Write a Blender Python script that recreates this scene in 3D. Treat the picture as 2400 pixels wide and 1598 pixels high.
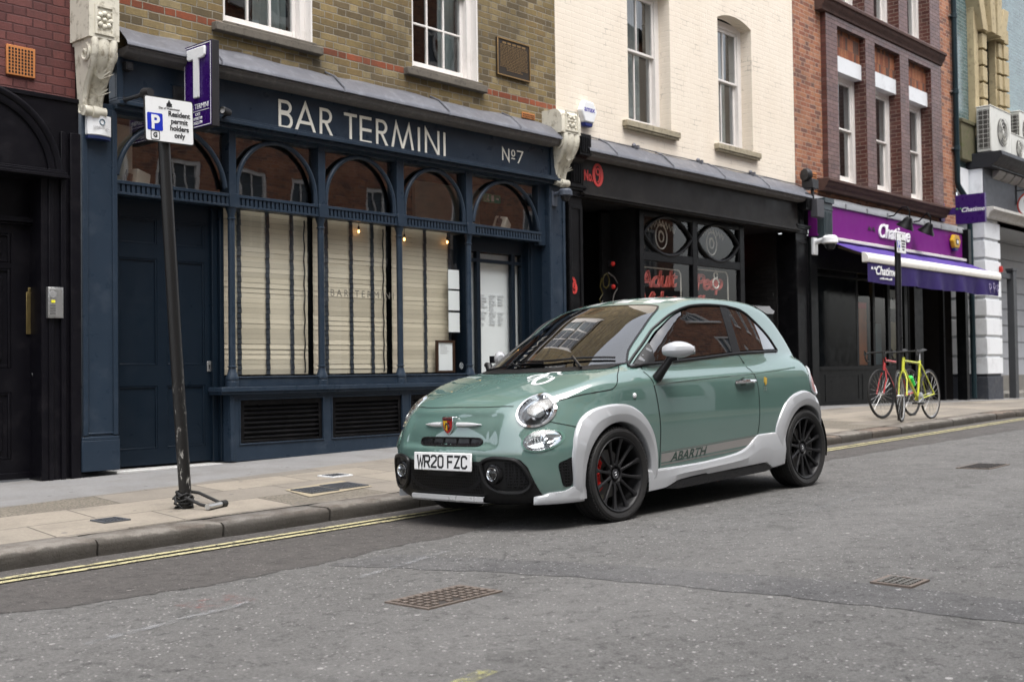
import bpy, bmesh, math, random
import numpy as np
from mathutils import Vector, Matrix
from mathutils.geometry import delaunay_2d_cdt

for o in list(bpy.data.objects): bpy.data.objects.remove(o)
SC = bpy.context.scene
R = math.radians
rnd = random.Random(7)

# ------------------------------------------------------------------ camera, sky, sun, exposure
cam_d = bpy.data.cameras.new('camera')
cam = bpy.data.objects.new('camera', cam_d); SC.collection.objects.link(cam); SC.camera = cam
def look(yaw, pitch, roll):
    cy, sy = math.cos(yaw), math.sin(yaw)
    f = Vector((cy * math.cos(pitch), sy * math.cos(pitch), math.sin(pitch)))
    r = Vector((sy, -cy, 0)); u = r.cross(f)
    r2 = math.cos(roll) * r + math.sin(roll) * u; u2 = -math.sin(roll) * r + math.cos(roll) * u
    return Matrix(((r2.x, u2.x, -f.x), (r2.y, u2.y, -f.y), (r2.z, u2.z, -f.z))).to_4x4()
cam.matrix_world = Matrix.Translation((0, 0, .95)) @ look(R(41.748), R(1.4776), R(-.7544))
cam_d.sensor_width = 36; cam_d.lens = 2740 / 2400 * 36
cam_d.clip_start = .05; cam_d.clip_end = 600
cam_d.dof.use_dof = True; cam_d.dof.focus_distance = 7.2; cam_d.dof.aperture_fstop = 4.0

SUN_EL, SUN_AZ = R(70), R(200)          # high, from behind the camera's left shoulder; soft, as under thin cloud
world = bpy.data.worlds.new('World'); SC.world = world; world.use_nodes = True
wn = world.node_tree; wn.nodes.clear()
sky = wn.nodes.new('ShaderNodeTexSky'); sky.sky_type = 'NISHITA'; sky.sun_disc = False
sky.sun_elevation = SUN_EL; sky.sun_rotation = SUN_AZ
sky.air_density = 1.0; sky.dust_density = 4.0; sky.ozone_density = 1.0
hs = wn.nodes.new('ShaderNodeHueSaturation'); hs.inputs['Saturation'].default_value = .30   # overcast: nearly white
bg = wn.nodes.new('ShaderNodeBackground'); bg.inputs['Strength'].default_value = .15
wo = wn.nodes.new('ShaderNodeOutputWorld')
wn.links.new(sky.outputs[0], hs.inputs['Color']); wn.links.new(hs.outputs[0], bg.inputs['Color']); wn.links.new(bg.outputs[0], wo.inputs['Surface'])
sl = bpy.data.lights.new('sun', 'SUN'); sl.energy = 1.0; sl.angle = R(40); sl.color = (1, .97, .93)
sun = bpy.data.objects.new('sun', sl); SC.collection.objects.link(sun)
# sky's sun_rotation is measured clockwise from +Y seen from above
sd = Vector((math.sin(SUN_AZ) * math.cos(SUN_EL), math.cos(SUN_AZ) * math.cos(SUN_EL), math.sin(SUN_EL)))
sun.rotation_euler = sd.to_track_quat('Z', 'Y').to_euler()
sun.location = sd * 60
vs = SC.view_settings; vs.view_transform = 'Standard'; vs.look = 'None'; vs.exposure = 1.46; vs.gamma = 1
SC.render.engine = 'CYCLES'; SC.cycles.max_bounces = 7; SC.cycles.transparent_max_bounces = 16
SC.cycles.glossy_bounces = 4; SC.cycles.caustics_reflective = False; SC.cycles.caustics_refractive = False

# ------------------------------------------------------------------ object helpers
def tag(o, label=None, cat=None, group=None, kind=None):
    if label: o['label'] = label
    if cat: o['category'] = cat
    if group: o['group'] = group
    if kind: o['kind'] = kind
    return o
def thing(name, label, cat, loc=(0, 0, 0), rot=(0, 0, 0), group=None):
    o = bpy.data.objects.new(name, None); SC.collection.objects.link(o)
    o.location = loc; o.rotation_euler = rot; o.empty_display_size = .1
    return tag(o, label, cat, group)
def copy_tree(o, parent=None):
    c = o.copy(); SC.collection.objects.link(c)
    if parent is not None: c.parent = parent
    for ch in list(o.children): copy_tree(ch, c)
    return c
class MB:
    def __init__(s): s.v = []; s.f = []; s.sm = []; s.mi = []
    def add(s, vs, fs, smooth=False, mi=0):
        b = len(s.v); s.v.extend([tuple(map(float, p)) for p in vs])
        for f in fs: s.f.append([b + i for i in f]); s.sm.append(smooth); s.mi.append(mi)
        return s
    def box(s, x0, x1, y0, y1, z0, z1, mi=0, M=None):
        vs = [(x, y, z) for x in (x0, x1) for y in (y0, y1) for z in (z0, z1)]
        if M is not None: vs = [tuple(M @ Vector(p)) for p in vs]
        return s.add(vs, [(0, 1, 3, 2), (4, 6, 7, 5), (0, 4, 5, 1), (2, 3, 7, 6), (0, 2, 6, 4), (1, 5, 7, 3)], False, mi)
    def prism(s, poly, ax, c0, c1, smooth=False, mi=0):
        n = len(poly)
        m = {'x': lambda a, b, c: (c, a, b), 'y': lambda a, b, c: (a, c, b), 'z': lambda a, b, c: (a, b, c)}[ax]
        vs = [m(a, b, c0) for a, b in poly] + [m(a, b, c1) for a, b in poly]
        s.add(vs, [list(range(n)), list(range(2 * n - 1, n - 1, -1))], False, mi)
        b = len(s.v) - 2 * n
        for i in range(n):
            j = (i + 1) % n
            s.f.append([b + i, b + j, b + n + j, b + n + i]); s.sm.append(smooth); s.mi.append(mi)
        return s
    def tube(s, pts, r, n=8, closed=False, mi=0, caps=True):
        pts = [Vector(p) for p in pts]; k = len(pts)
        rs = r if isinstance(r, (list, tuple)) else [r] * k
        prev = None; rings = []
        for i, p in enumerate(pts):
            a = pts[(i - 1) % k] if (closed or i) else p; c = pts[(i + 1) % k] if (closed or i < k - 1) else p
            t = (c - a).normalized()
            if prev is None:
                h = Vector((0, 0, 1)) if abs(t.z) < .9 else Vector((1, 0, 0))
                u = t.cross(h).normalized()
            else: u = (prev - t * prev.dot(t)).normalized()
            prev = u; w = t.cross(u)
            rings.append([p + (u * math.cos(2 * math.pi * j / n) + w * math.sin(2 * math.pi * j / n)) * rs[i] for j in range(n)])
        fs = []; m = k if closed else k - 1
        for i in range(m):
            q = (i + 1) % k
            for j in range(n): fs.append([i * n + j, i * n + (j + 1) % n, q * n + (j + 1) % n, q * n + j])
        s.add([p for r_ in rings for p in r_], fs, True, mi)
        if not closed and caps:
            b = len(s.v) - k * n
            s.f.append([b + j for j in range(n)][::-1]); s.sm.append(False); s.mi.append(mi)
            s.f.append([b + (k - 1) * n + j for j in range(n)]); s.sm.append(False); s.mi.append(mi)
        return s
    def lathe(s, prof, c, ax='z', n=24, mi=0, smooth=True, a0=0, a1=None):
        full = a1 is None; span = 2 * math.pi if full else a1 - a0
        m = n if full else n + 1; vs = []
        for r, h in prof:
            for j in range(m):
                a = a0 + span * j / n; p, q = r * math.cos(a), r * math.sin(a)
                vs.append({'z': (c[0] + p, c[1] + q, c[2] + h), 'y': (c[0] + p, c[1] + h, c[2] + q), 'x': (c[0] + h, c[1] + p, c[2] + q)}[ax])
        fs = []
        for i in range(len(prof) - 1):
            for j in range(n):
                k = (j + 1) % m if full else j + 1
                fs.append([i * m + j, i * m + k, (i + 1) * m + k, (i + 1) * m + j])
        return s.add(vs, fs, smooth, mi)
    def ball(s, c, r, nu=14, nv=8, mi=0):
        rx, ry, rz = r if isinstance(r, (list, tuple)) else (r, r, r)
        vs = []; fs = []
        for i in range(nv + 1):
            t = math.pi * i / nv
            for j in range(nu):
                a = 2 * math.pi * j / nu
                vs.append((c[0] + rx * math.sin(t) * math.cos(a), c[1] + ry * math.sin(t) * math.sin(a), c[2] + rz * math.cos(t)))
        for i in range(nv):
            for j in range(nu): fs.append([i * nu + j, i * nu + (j + 1) % nu, (i + 1) * nu + (j + 1) % nu, (i + 1) * nu + j])
        return s.add(vs, fs, True, mi)
    def grid(s, P, smooth=True, mi=0):
        m, n = len(P), len(P[0])
        return s.add([p for r_ in P for p in r_], [[i * n + j, i * n + j + 1, (i + 1) * n + j + 1, (i + 1) * n + j] for i in range(m - 1) for j in range(n - 1)], smooth, mi)
    def ribbon(s, pts, w, y, d, mi=0):
        # mitred flat stroke in the x-z plane, front at y, depth d behind it
        k = len(pts); L = []; Rr = []
        for i in range(k):
            p = Vector(pts[i]); a = Vector(pts[i]) - Vector(pts[i - 1]) if i else Vector(pts[1]) - Vector(pts[0])
            b = Vector(pts[i + 1]) - Vector(pts[i]) if i < k - 1 else a
            a.normalize(); b.normalize(); na = Vector((-a.y, a.x)); nb = Vector((-b.y, b.x))
            nn = (na + nb); q = nn.length
            nn = na if q < .3 else nn / q; sc = 1 / max(.35, nn.dot(na))
            L.append(p + nn * w / 2 * sc); Rr.append(p - nn * w / 2 * sc)
        for i in range(k - 1):
            q = [L[i], L[i + 1], Rr[i + 1], Rr[i]]
            vs = [(p.x, y, p.y) for p in q] + [(p.x, y + d, p.y) for p in q]
            fs = [(0, 1, 2, 3), (0, 4, 5, 1), (3, 2, 6, 7)]
            if i == 0: fs.append((0, 3, 7, 4))
            if i == k - 2: fs.append((1, 5, 6, 2))
            s.add(vs, fs, False, mi)
        return s
    def off(s, dx, dy, dz): s.v = [(x + dx, y + dy, z + dz) for x, y, z in s.v]; return s
    def xf(s, M): s.v = [tuple(M @ Vector(p)) for p in s.v]; return s
    def build(s, name, mats, parent=None, bevel=0, angle=38, world=True, segs=2, weld=False):
        me = bpy.data.meshes.new(name)
        vs = s.v
        if parent is not None and world:
            o = parent
            while o.parent is not None: o = o.parent
            L = o.location; vs = [(x - L.x, y - L.y, z - L.z) for x, y, z in vs]
        me.from_pydata(vs, [], s.f)
        if not isinstance(mats, (list, tuple)): mats = [mats]
        for m in mats: me.materials.append(m)
        me.polygons.foreach_set('material_index', s.mi)
        bm = bmesh.new(); bm.from_mesh(me)
        if weld: bmesh.ops.remove_doubles(bm, verts=bm.verts, dist=1e-4)
        bmesh.ops.recalc_face_normals(bm, faces=bm.faces); bm.to_mesh(me); bm.free()
        if not weld: me.polygons.foreach_set('use_smooth', s.sm)
        else: me.polygons.foreach_set('use_smooth', [True] * len(me.polygons))
        me.set_sharp_from_angle(angle=R(angle)); me.update()
        ob = bpy.data.objects.new(name, me); SC.collection.objects.link(ob)
        if parent is not None: ob.parent = parent
        if bevel:
            b = ob.modifiers.new('bevel', 'BEVEL'); b.width = bevel; b.segments = segs; b.limit_method = 'ANGLE'; b.angle_limit = R(40); b.harden_normals = False
        return ob
def text(body, size, name, mat, parent, M, extrude=.002, align='CENTER', shear=0, outline=0, sx=1, space=1, bold=0, label=None):
    """A line of lettering as a mesh; M places its local x (reading direction), y (up), z (towards the reader)."""
    cu = bpy.data.curves.new('lettering', 'FONT'); cu.body = body; cu.size = size; cu.align_x = align; cu.shear = shear; cu.space_character = space
    cu.space_line = .85; cu.resolution_u = 4
    if outline: cu.fill_mode = 'NONE'; cu.bevel_depth = outline; cu.bevel_resolution = 1
    else: cu.extrude = extrude; cu.offset = bold
    t = bpy.data.objects.new('lettering', cu); SC.collection.objects.link(t)
    bpy.context.view_layer.update()
    me = bpy.data.meshes.new_from_object(t.evaluated_get(bpy.context.evaluated_depsgraph_get()))
    bpy.data.objects.remove(t); bpy.data.curves.remove(cu)
    me.name = name
    if sx != 1: me.transform(Matrix.Diagonal((sx, 1, 1, 1)))
    me.transform(M); me.materials.clear(); me.materials.append(mat)
    if parent is not None:
        o = parent
        while o.parent is not None: o = o.parent
        if not o.get('local_space'): me.transform(Matrix.Translation(-o.location))
    ob = bpy.data.objects.new(name, me); SC.collection.objects.link(ob)
    if parent is not None: ob.parent = parent
    return ob
def face_m(x, y, z, turn=0):          # lettering on a facade that faces -y
    return Matrix.Translation((x, y, z)) @ Matrix.Rotation(R(turn), 4, 'Y') @ Matrix(((1, 0, 0, 0), (0, 0, -1, 0), (0, 1, 0, 0), (0, 0, 0, 1)))
def side_m(x, y, z):                  # lettering on a sign that faces -x (reads from +y to -y)
    return Matrix.Translation((x, y, z)) @ Matrix(((0, 0, -1, 0), (-1, 0, 0, 0), (0, 1, 0, 0), (0, 0, 0, 1)))
def arc(cx, cz, r, a0, a1, n): return [(cx + r * math.cos(a0 + (a1 - a0) * i / n), cz + r * math.sin(a0 + (a1 - a0) * i / n)) for i in range(n + 1)]
# ------------------------------------------------------------------ materials (all procedural)
class N:
    def __init__(s, name):
        s.m = bpy.data.materials.new(name); s.m.use_nodes = True; s.t = s.m.node_tree; s.t.nodes.clear()
        s.out = s.t.nodes.new('ShaderNodeOutputMaterial'); s._oc = None
    def n(s, typ, **kw):
        x = s.t.nodes.new('ShaderNode' + typ)
        for k, v in kw.items():
            if k.startswith('i_'): s.put(x.inputs[k[2:].replace('_', ' ')], v)
            else: setattr(x, k, v)
        return x
    def put(s, sock, v):
        if isinstance(v, bpy.types.NodeSocket): s.t.links.new(v, sock)
        elif isinstance(v, (tuple, list)) and len(v) == 3 and sock.type == 'RGBA': sock.default_value = (*v, 1)
        else: sock.default_value = v
    def oc(s):
        if s._oc is None: s._oc = s.n('TexCoord').outputs['Object']
        return s._oc
    def math(s, op, a, b=0.0, c=0.0, clamp=False):
        x = s.t.nodes.new('ShaderNodeMath'); x.operation = op; x.use_clamp = clamp
        for i, v in enumerate((a, b, c)): s.put(x.inputs[i], v)
        return x.outputs[0]
    def mix(s, f, a, b, blend='MIX'):
        x = s.t.nodes.new('ShaderNodeMix'); x.data_type = 'RGBA'; x.blend_type = blend
        s.put(x.inputs[0], f); s.put(x.inputs[6], a); s.put(x.inputs[7], b); return x.outputs[2]
    def noise(s, scale, detail=4, rough=.55, vec=None, dist=0.0):
        x = s.n('TexNoise'); x.inputs['Scale'].default_value = scale; x.inputs['Detail'].default_value = detail
        x.inputs['Roughness'].default_value = rough; x.inputs['Distortion'].default_value = dist
        s.put(x.inputs['Vector'], vec if vec is not None else s.oc()); return x.outputs['Fac']
    def ramp(s, f, stops, const=False):
        x = s.n('ValToRGB'); e = x.color_ramp.elements
        if const: x.color_ramp.interpolation = 'CONSTANT'
        while len(e) < len(stops): e.new(.5)
        for i, (p, c) in enumerate(stops):
            e[i].position = p; e[i].color = (c, c, c, 1) if isinstance(c, (int, float)) else (*c, 1)
        s.put(x.inputs[0], f); return x.outputs[0]
    def sep(s, v=None):
        x = s.n('SeparateXYZ'); s.put(x.inputs[0], v if v is not None else s.oc()); return x.outputs
    def comb(s, a, b, c=0.0):
        x = s.n('CombineXYZ')
        for i, v in enumerate((a, b, c)): s.put(x.inputs[i], v)
        return x.outputs[0]
    def scaled(s, sx, sy, sz):
        x = s.n('Mapping'); x.inputs['Scale'].default_value = (sx, sy, sz); s.put(x.inputs['Vector'], s.oc()); return x.outputs[0]
    def bump(s, h, strength=.3, dist=.01, normal=None):
        x = s.n('Bump'); x.inputs['Strength'].default_value = strength; x.inputs['Distance'].default_value = dist
        s.put(x.inputs['Height'], h)
        if normal is not None: s.put(x.inputs['Normal'], normal)
        return x.outputs[0]
    def bsdf(s, color, rough=.5, metal=0.0, normal=None, spec=.5, coat=0.0, coat_r=.03, emis=None, es=0.0, alpha=None):
        b = s.n('BsdfPrincipled')
        s.put(b.inputs['Base Color'], color); s.put(b.inputs['Roughness'], rough); s.put(b.inputs['Metallic'], metal)
        b.inputs['Specular IOR Level'].default_value = spec
        if normal is not None: s.put(b.inputs['Normal'], normal)
        if coat: b.inputs['Coat IOR'].default_value = 1.8; b.inputs['Coat Weight'].default_value = coat; b.inputs['Coat Roughness'].default_value = coat_r
        if emis is not None: s.put(b.inputs['Emission Color'], emis); b.inputs['Emission Strength'].default_value = es
        s.t.links.new(b.outputs[0], s.out.inputs[0]); return s.m
def sc3(c, k): return tuple(min(1, max(0, x * k)) for x in c)
def plain(name, c, rough=.5, var=.12, scale=3.0, metal=0.0, bump=0.0, bscale=40, spec=.3, coat=0.0, dirt=None, coat_r=.03, streak=False):
    """A painted / solid surface: base colour with slow mottling, uneven gloss, a little relief, optional dirt blotches."""
    k = N(name)
    v = k.scaled(1, 1, .18) if streak else None
    f = k.noise(scale, 5, .6, v)
    col = k.mix(f, sc3(c, 1 - var), sc3(c, 1 + var))
    if dirt:
        d = k.ramp(k.noise(scale * 2.3, 6, .7), [(.52, 0.0), (.72, 1.0)])
        col = k.mix(k.math('MULTIPLY', d, dirt[1]), col, dirt[0])
    rg = k.ramp(k.noise(scale * 4, 4), [(.3, max(0, rough - .07)), (.7, min(1, rough + .1))])
    nm = k.bump(k.noise(bscale, 4), bump, .004) if bump else None
    return k.bsdf(col, rg, metal, nm, spec, coat, coat_r)
def bricks(name, cols, mortar, bw=.3375, rh=.075, jt=.010, flem=True, rough=.85, relief=.6, bump_d=.006, stain=None, band=None, paint=None, spec=.3, patch=None, gloss=None):
    """Brickwork laid out in metres on the object's own x+y / z axes: one tone per brick, worn joints."""
    k = N(name); o = k.sep()
    wob = k.noise(9, 3); wob2 = k.noise(11, 3, .5, k.comb(k.math('ADD', o[2], 7.3), o[0], o[1]))
    u0 = k.math('ADD', k.math('ADD', o[0], o[1]), k.math('MULTIPLY', k.math('SUBTRACT', wob, .5), .018))
    z0 = k.math('ADD', o[2], k.math('MULTIPLY', k.math('SUBTRACT', wob2, .5), .014))
    zr = k.math('DIVIDE', z0, rh); row = k.math('FLOOR', zr); fz = k.math('SUBTRACT', zr, row)
    ur = k.math('ADD', k.math('DIVIDE', u0, bw), k.math('MULTIPLY', k.math('MODULO', k.math('ADD', row, 400.0), 2.0), .5))
    cell = k.math('FLOOR', ur); fu = k.math('SUBTRACT', ur, cell)
    j = jt / bw; jz = jt / rh
    if flem:
        s2 = k.math('GREATER_THAN', fu, .667); idc = k.math('ADD', k.math('MULTIPLY', cell, 2.0), s2)
        d = k.math('MINIMUM', k.math('MINIMUM', fu, k.math('SUBTRACT', 1.0, fu)), k.math('ABSOLUTE', k.math('SUBTRACT', fu, .667)))
    else:
        idc = cell; d = k.math('MINIMUM', fu, k.math('SUBTRACT', 1.0, fu))
    d = k.math('MULTIPLY', d, bw); dz = k.math('MULTIPLY', k.math('MINIMUM', fz, k.math('SUBTRACT', 1.0, fz)), rh)
    edge = k.math('MINIMUM', d, dz)
    edge = k.math('ADD', edge, k.math('MULTIPLY', k.math('SUBTRACT', k.noise(60, 3), .5), .006))
    mask = k.ramp(k.math('DIVIDE', edge, .02), [(jt * .5 / .02 - .06, 0.0), (jt * .5 / .02 + .10, 1.0)])   # 1 on the brick, 0 on the joint
    wnode = k.n('TexWhiteNoise', noise_dimensions='2D'); k.put(wnode.inputs['Vector'], k.comb(idc, row))
    n = len(cols); col = k.ramp(wnode.outputs['Value'], [(i / n, c) for i, c in enumerate(cols)], True)
    if band:                                     # a course of other bricks between two heights
        b = k.math('MULTIPLY', k.math('GREATER_THAN', row, band[0] - .5), k.math('LESS_THAN', row, band[1] + .5))
        if len(band) > 3: b = k.math('MULTIPLY', b, k.math('GREATER_THAN', wnode.outputs['Value'], .0))
        col = k.mix(b, col, k.mix(wnode.outputs['Value'], band[2], sc3(band[2], .55)))
    col = k.mix(k.ramp(k.noise(38, 5, .7), [(.3, 0.0), (.75, .7)]), col, k.mix(.55, col, (.03, .025, .02)))
    if patch:
        pm = k.ramp(k.noise(patch[1], 3, .5), [(patch[2], 0.0), (patch[2] + .06, 1.0)]); col = k.mix(pm, col, patch[0])
    col = k.mix(mask, k.mix(k.noise(25, 4), mortar, sc3(mortar, .55)), col)
    if paint:
        col = k.mix(k.noise(2.2, 5, .6), paint, sc3(paint, .93))
        crk = k.math('MULTIPLY', k.math('SUBTRACT', 1.0, mask), k.ramp(k.noise(4.5, 6, .7, k.scaled(.5, 1, 1)), [(.52, 0.0), (.68, .75)]))
        col = k.mix(crk, col, sc3(paint, .22))
        run = k.ramp(k.noise(7, 5, .7, k.scaled(1, 1, .06)), [(.55, 0.0), (.8, .22)]); col = k.mix(run, col, (paint[0] * .70, paint[1] * .66, paint[2] * .58))
        blt = k.ramp(k.noise(5.5, 6, .8), [(.70, 0.0), (.78, .4)]); col = k.mix(blt, col, (paint[0] * .55, paint[1] * .50, paint[2] * .42))
    if not paint: col = k.mix(k.ramp(k.noise(1.7, 6, .7), [(.32, .38), (.54, 0.0)]), col, sc3(mortar, .16))
    if not paint: col = k.mix(k.ramp(k.noise(6, 5, .7, k.scaled(1, 1, .10)), [(.55, 0.0), (.78, .5)]), col, (.035, .03, .024))
    if stain:
        s1 = k.ramp(k.noise(1.1, 6, .65, k.scaled(1, 1, .5)), [(.45, 0.0), (.75, 1.0)])
        col = k.mix(k.math('MULTIPLY', s1, stain[1]), col, stain[0])
    h = k.math('ADD', mask, k.math('MULTIPLY', k.noise(90, 4), .35))
    rg = k.mix(mask, (.95,) * 3, (gloss,) * 3) if gloss is not None else rough
    return k.bsdf(col, rg, 0, k.bump(h, relief, bump_d), spec)
def glass(name, tint=(.93, .95, .95), ior=1.55, wob=.25, wscale=2.2, boost=1.6, rough=0.0, dist=.02):
    """Window pane: clear, with the sheet's own reflection and the slight wave of old glass."""
    k = N(name)
    nm = k.bump(k.noise(wscale, 2, .4), wob, dist) if wob else None
    vm = k.n('VectorMath', operation='DOT_PRODUCT'); ge = k.n('NewGeometry')
    k.put(vm.inputs[0], nm if nm is not None else ge.outputs['Normal']); k.put(vm.inputs[1], ge.outputs['Incoming'])
    c1 = k.math('SUBTRACT', 1.0, k.math('ABSOLUTE', vm.outputs['Value']), clamp=True); r0 = ((ior - 1) / (ior + 1)) ** 2
    fr = k.math('ADD', r0, k.math('MULTIPLY', k.math('POWER', c1, 5.0), 1 - r0))
    g = k.n('BsdfGlossy'); g.inputs['Roughness'].default_value = rough
    if nm is not None: k.put(g.inputs['Normal'], nm)
    t = k.n('BsdfTransparent'); k.put(t.inputs['Color'], tint)
    m = k.n('MixShader'); k.put(m.inputs[0], k.math('MULTIPLY', fr, boost, clamp=True))
    k.t.links.new(t.outputs[0], m.inputs[1]); k.t.links.new(g.outputs[0], m.inputs[2]); k.t.links.new(m.outputs[0], k.out.inputs[0])
    return k.m
def lamp(name, c, s): return N(name).bsdf(c, .5, emis=c, es=s)

NAVY = plain('navy_paint', (.0185, .0300, .0470), .32, .3, 2.0, bump=.10, bscale=14, spec=.25, dirt=((.05, .064, .085), .45), streak=True)
NAVY_D = plain('navy_door_shade', (.0052, .0105, .0180), .34, .2, 2.2, spec=.2, bump=.06, bscale=10)  # same navy, with the shade of the recessed doors put into its colour
BLACK = plain('black_paint', (.0035, .0035, .0042), .34, .3, 2.5, bump=.12, bscale=16, spec=.15, dirt=((.018, .017, .018), .5), streak=True)
CHARC = plain('charcoal_paint', (.0045, .005, .0056), .34, .25, 2.5, bump=.08, bscale=18, spec=.13, dirt=((.020, .020, .020), .4))
FASC = plain('dusty_black_fascia', (.016, .0145, .0142), .42, .2, 1.2, bump=.06, bscale=18, spec=.12, dirt=((.038, .034, .031), .6))
PLUMB = plain('plum_black_paint', (.0045, .0042, .0062), .36, .3, 2.0, bump=.12, bscale=15, spec=.16, dirt=((.022, .020, .023), .4), streak=True)
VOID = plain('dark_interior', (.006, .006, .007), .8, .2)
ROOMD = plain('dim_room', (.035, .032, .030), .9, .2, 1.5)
WHITEP = plain('white_window_paint', (.74, .71, .68), .4, .06, 2.0, bump=.05, dirt=((.45, .42, .38), .35))
WHITES = plain('white_plaster', (.70, .72, .74), .65, .07, 1.6, bump=.10, bscale=25, dirt=((.42, .42, .42), .45))
STONE = plain('weathered_stone_sill', (.13, .115, .095), .9, .3, 6, bump=.4, bscale=30, dirt=((.035, .033, .03), .8))
CORB = plain('worn_white_corbel_paint', (.60, .57, .48), .7, .14, 5, bump=.35, bscale=26, dirt=((.13, .10, .055), .85))
LEAD = plain('lead_sheet', (.135, .138, .155), .42, .22, 3.5, metal=.35, bump=.25, bscale=7, dirt=((.30, .31, .33), .4))
GUTT = plain('dirty_cornice_paint', (.10, .095, .095), .6, .25, 6, bump=.15, dirt=((.24, .22, .21), .5), streak=True)
BR_BAR = bricks('yellow_stock_brick', [(.245, .178, .074), (.195, .140, .062), (.29, .215, .098), (.135, .098, .050), (.225, .155, .064), (.255, .185, .085), (.165, .122, .064), (.33, .255, .13)],
                (.34, .30, .23), stain=((.05, .045, .03), .55), band=(55, 55, (.34, .085, .035)), relief=.8, bump_d=.008)
BR_PLUM = bricks('plum_painted_brick', [(.150, .047, .043), (.125, .040, .038), (.175, .058, .052)], (.100, .034, .033), stain=((.06, .028, .028), .6), relief=.9, bump_d=.009, rough=.7)
BR_CREAM = bricks('cream_painted_brick', [(.7, .6, .5)], (.7, .6, .5), paint=(.79, .71, .60), stain=((.60, .50, .38), .35), relief=.35, bump_d=.005, rough=.75)
BR_RED = bricks('red_brick', [(.40, .165, .092), (.33, .125, .072), (.45, .205, .12), (.28, .105, .065), (.42, .18, .095), (.19, .09, .07)], (.52, .38, .29), stain=((.12, .06, .04), .35), relief=.5, patch=((.52, .40, .27), 1.1, .70))
BR_GLZ = bricks('purple_glazed_brick', [(.145, .060, .050), (.12, .046, .040), (.17, .080, .068), (.105, .038, .033), (.135, .054, .042)], (.10, .07, .058), bw=.225, flem=False, relief=.35, gloss=.34, spec=.35)
BR_PALEJ = bricks('brown_glazed_brick_pale_joints', [(.115, .042, .034), (.09, .032, .028), (.13, .05, .04)], (.26, .18, .14), bw=.225, flem=False, relief=.35, gloss=.25, spec=.6)
BR_TEAL = bricks('teal_glazed_brick', [(.10, .17, .175), (.12, .20, .20), (.085, .15, .155), (.13, .21, .22)], (.22, .27, .27), bw=.225, flem=False, relief=.3, gloss=.18, spec=.7, stain=((.04, .06, .05), .4))
BR_BLK = bricks('black_painted_brick', [(.012, .012, .013), (.016, .016, .017)], (.008, .008, .008), relief=1.0, bump_d=.012, rough=.35, bw=.225, flem=False, spec=.6)
BR_ORNG = bricks('rubbed_orange_brick', [(.34, .12, .055), (.26, .08, .04), (.12, .07, .055), (.38, .15, .07)], (.18, .10, .07), bw=.075, rh=.225, flem=False, relief=.3)
TERRA = plain('terracotta', (.46, .18, .06), .8, .15, 8, bump=.2)
GLASS = glass('old_window_glass', wob=.10, wscale=1.6, boost=4.5)
GLASS_S = glass('shop_window_glass', wob=.03, wscale=.9, boost=1.25)
GLASS_U = glass('upper_window_glass', (.80, .84, .86), wob=.12, wscale=1.7, boost=2.6)
STEEL = plain('brushed_steel', (.55, .55, .54), .32, .1, 8, metal=.9)
CHROME = plain('chrome', (.78, .78, .78), .06, .02, 3, metal=1.0)
BRASS = plain('tarnished_brass', (.30, .23, .10), .4, .25, 9, metal=.9)
RUBBER = plain('black_rubber', (.018, .018, .018), .62, .2, 12, bump=.15, bscale=80)
PLASTB = plain('black_plastic', (.020, .020, .022), .45, .15, 10)
PLASTW = plain('white_plastic', (.74, .75, .76), .35, .04, 4, dirt=((.5, .5, .48), .3))
INK = plain('black_ink', (.015, .015, .018), .5, .05)
SIGNW = plain('white_sign_face', (.78, .79, .79), .3, .03, 4)
LETTERC = plain('cream_lettering', (.80, .77, .68), .45, .04)
PURP = plain('deep_purple_sign', (.030, .006, .105), .25, .08, 3)
PURPL = plain('purple_fascia', (.150, .014, .165), .6, .10, 1.5, spec=.08)
REDL = plain('red_lettering', (.48, .045, .04), .5, .12)
BLUEP = plain('blue_sign_panel', (.012, .03, .42), .35, .05)
PAPER = plain('white_paper', (.80, .82, .82), .7, .03, 3)
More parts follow.
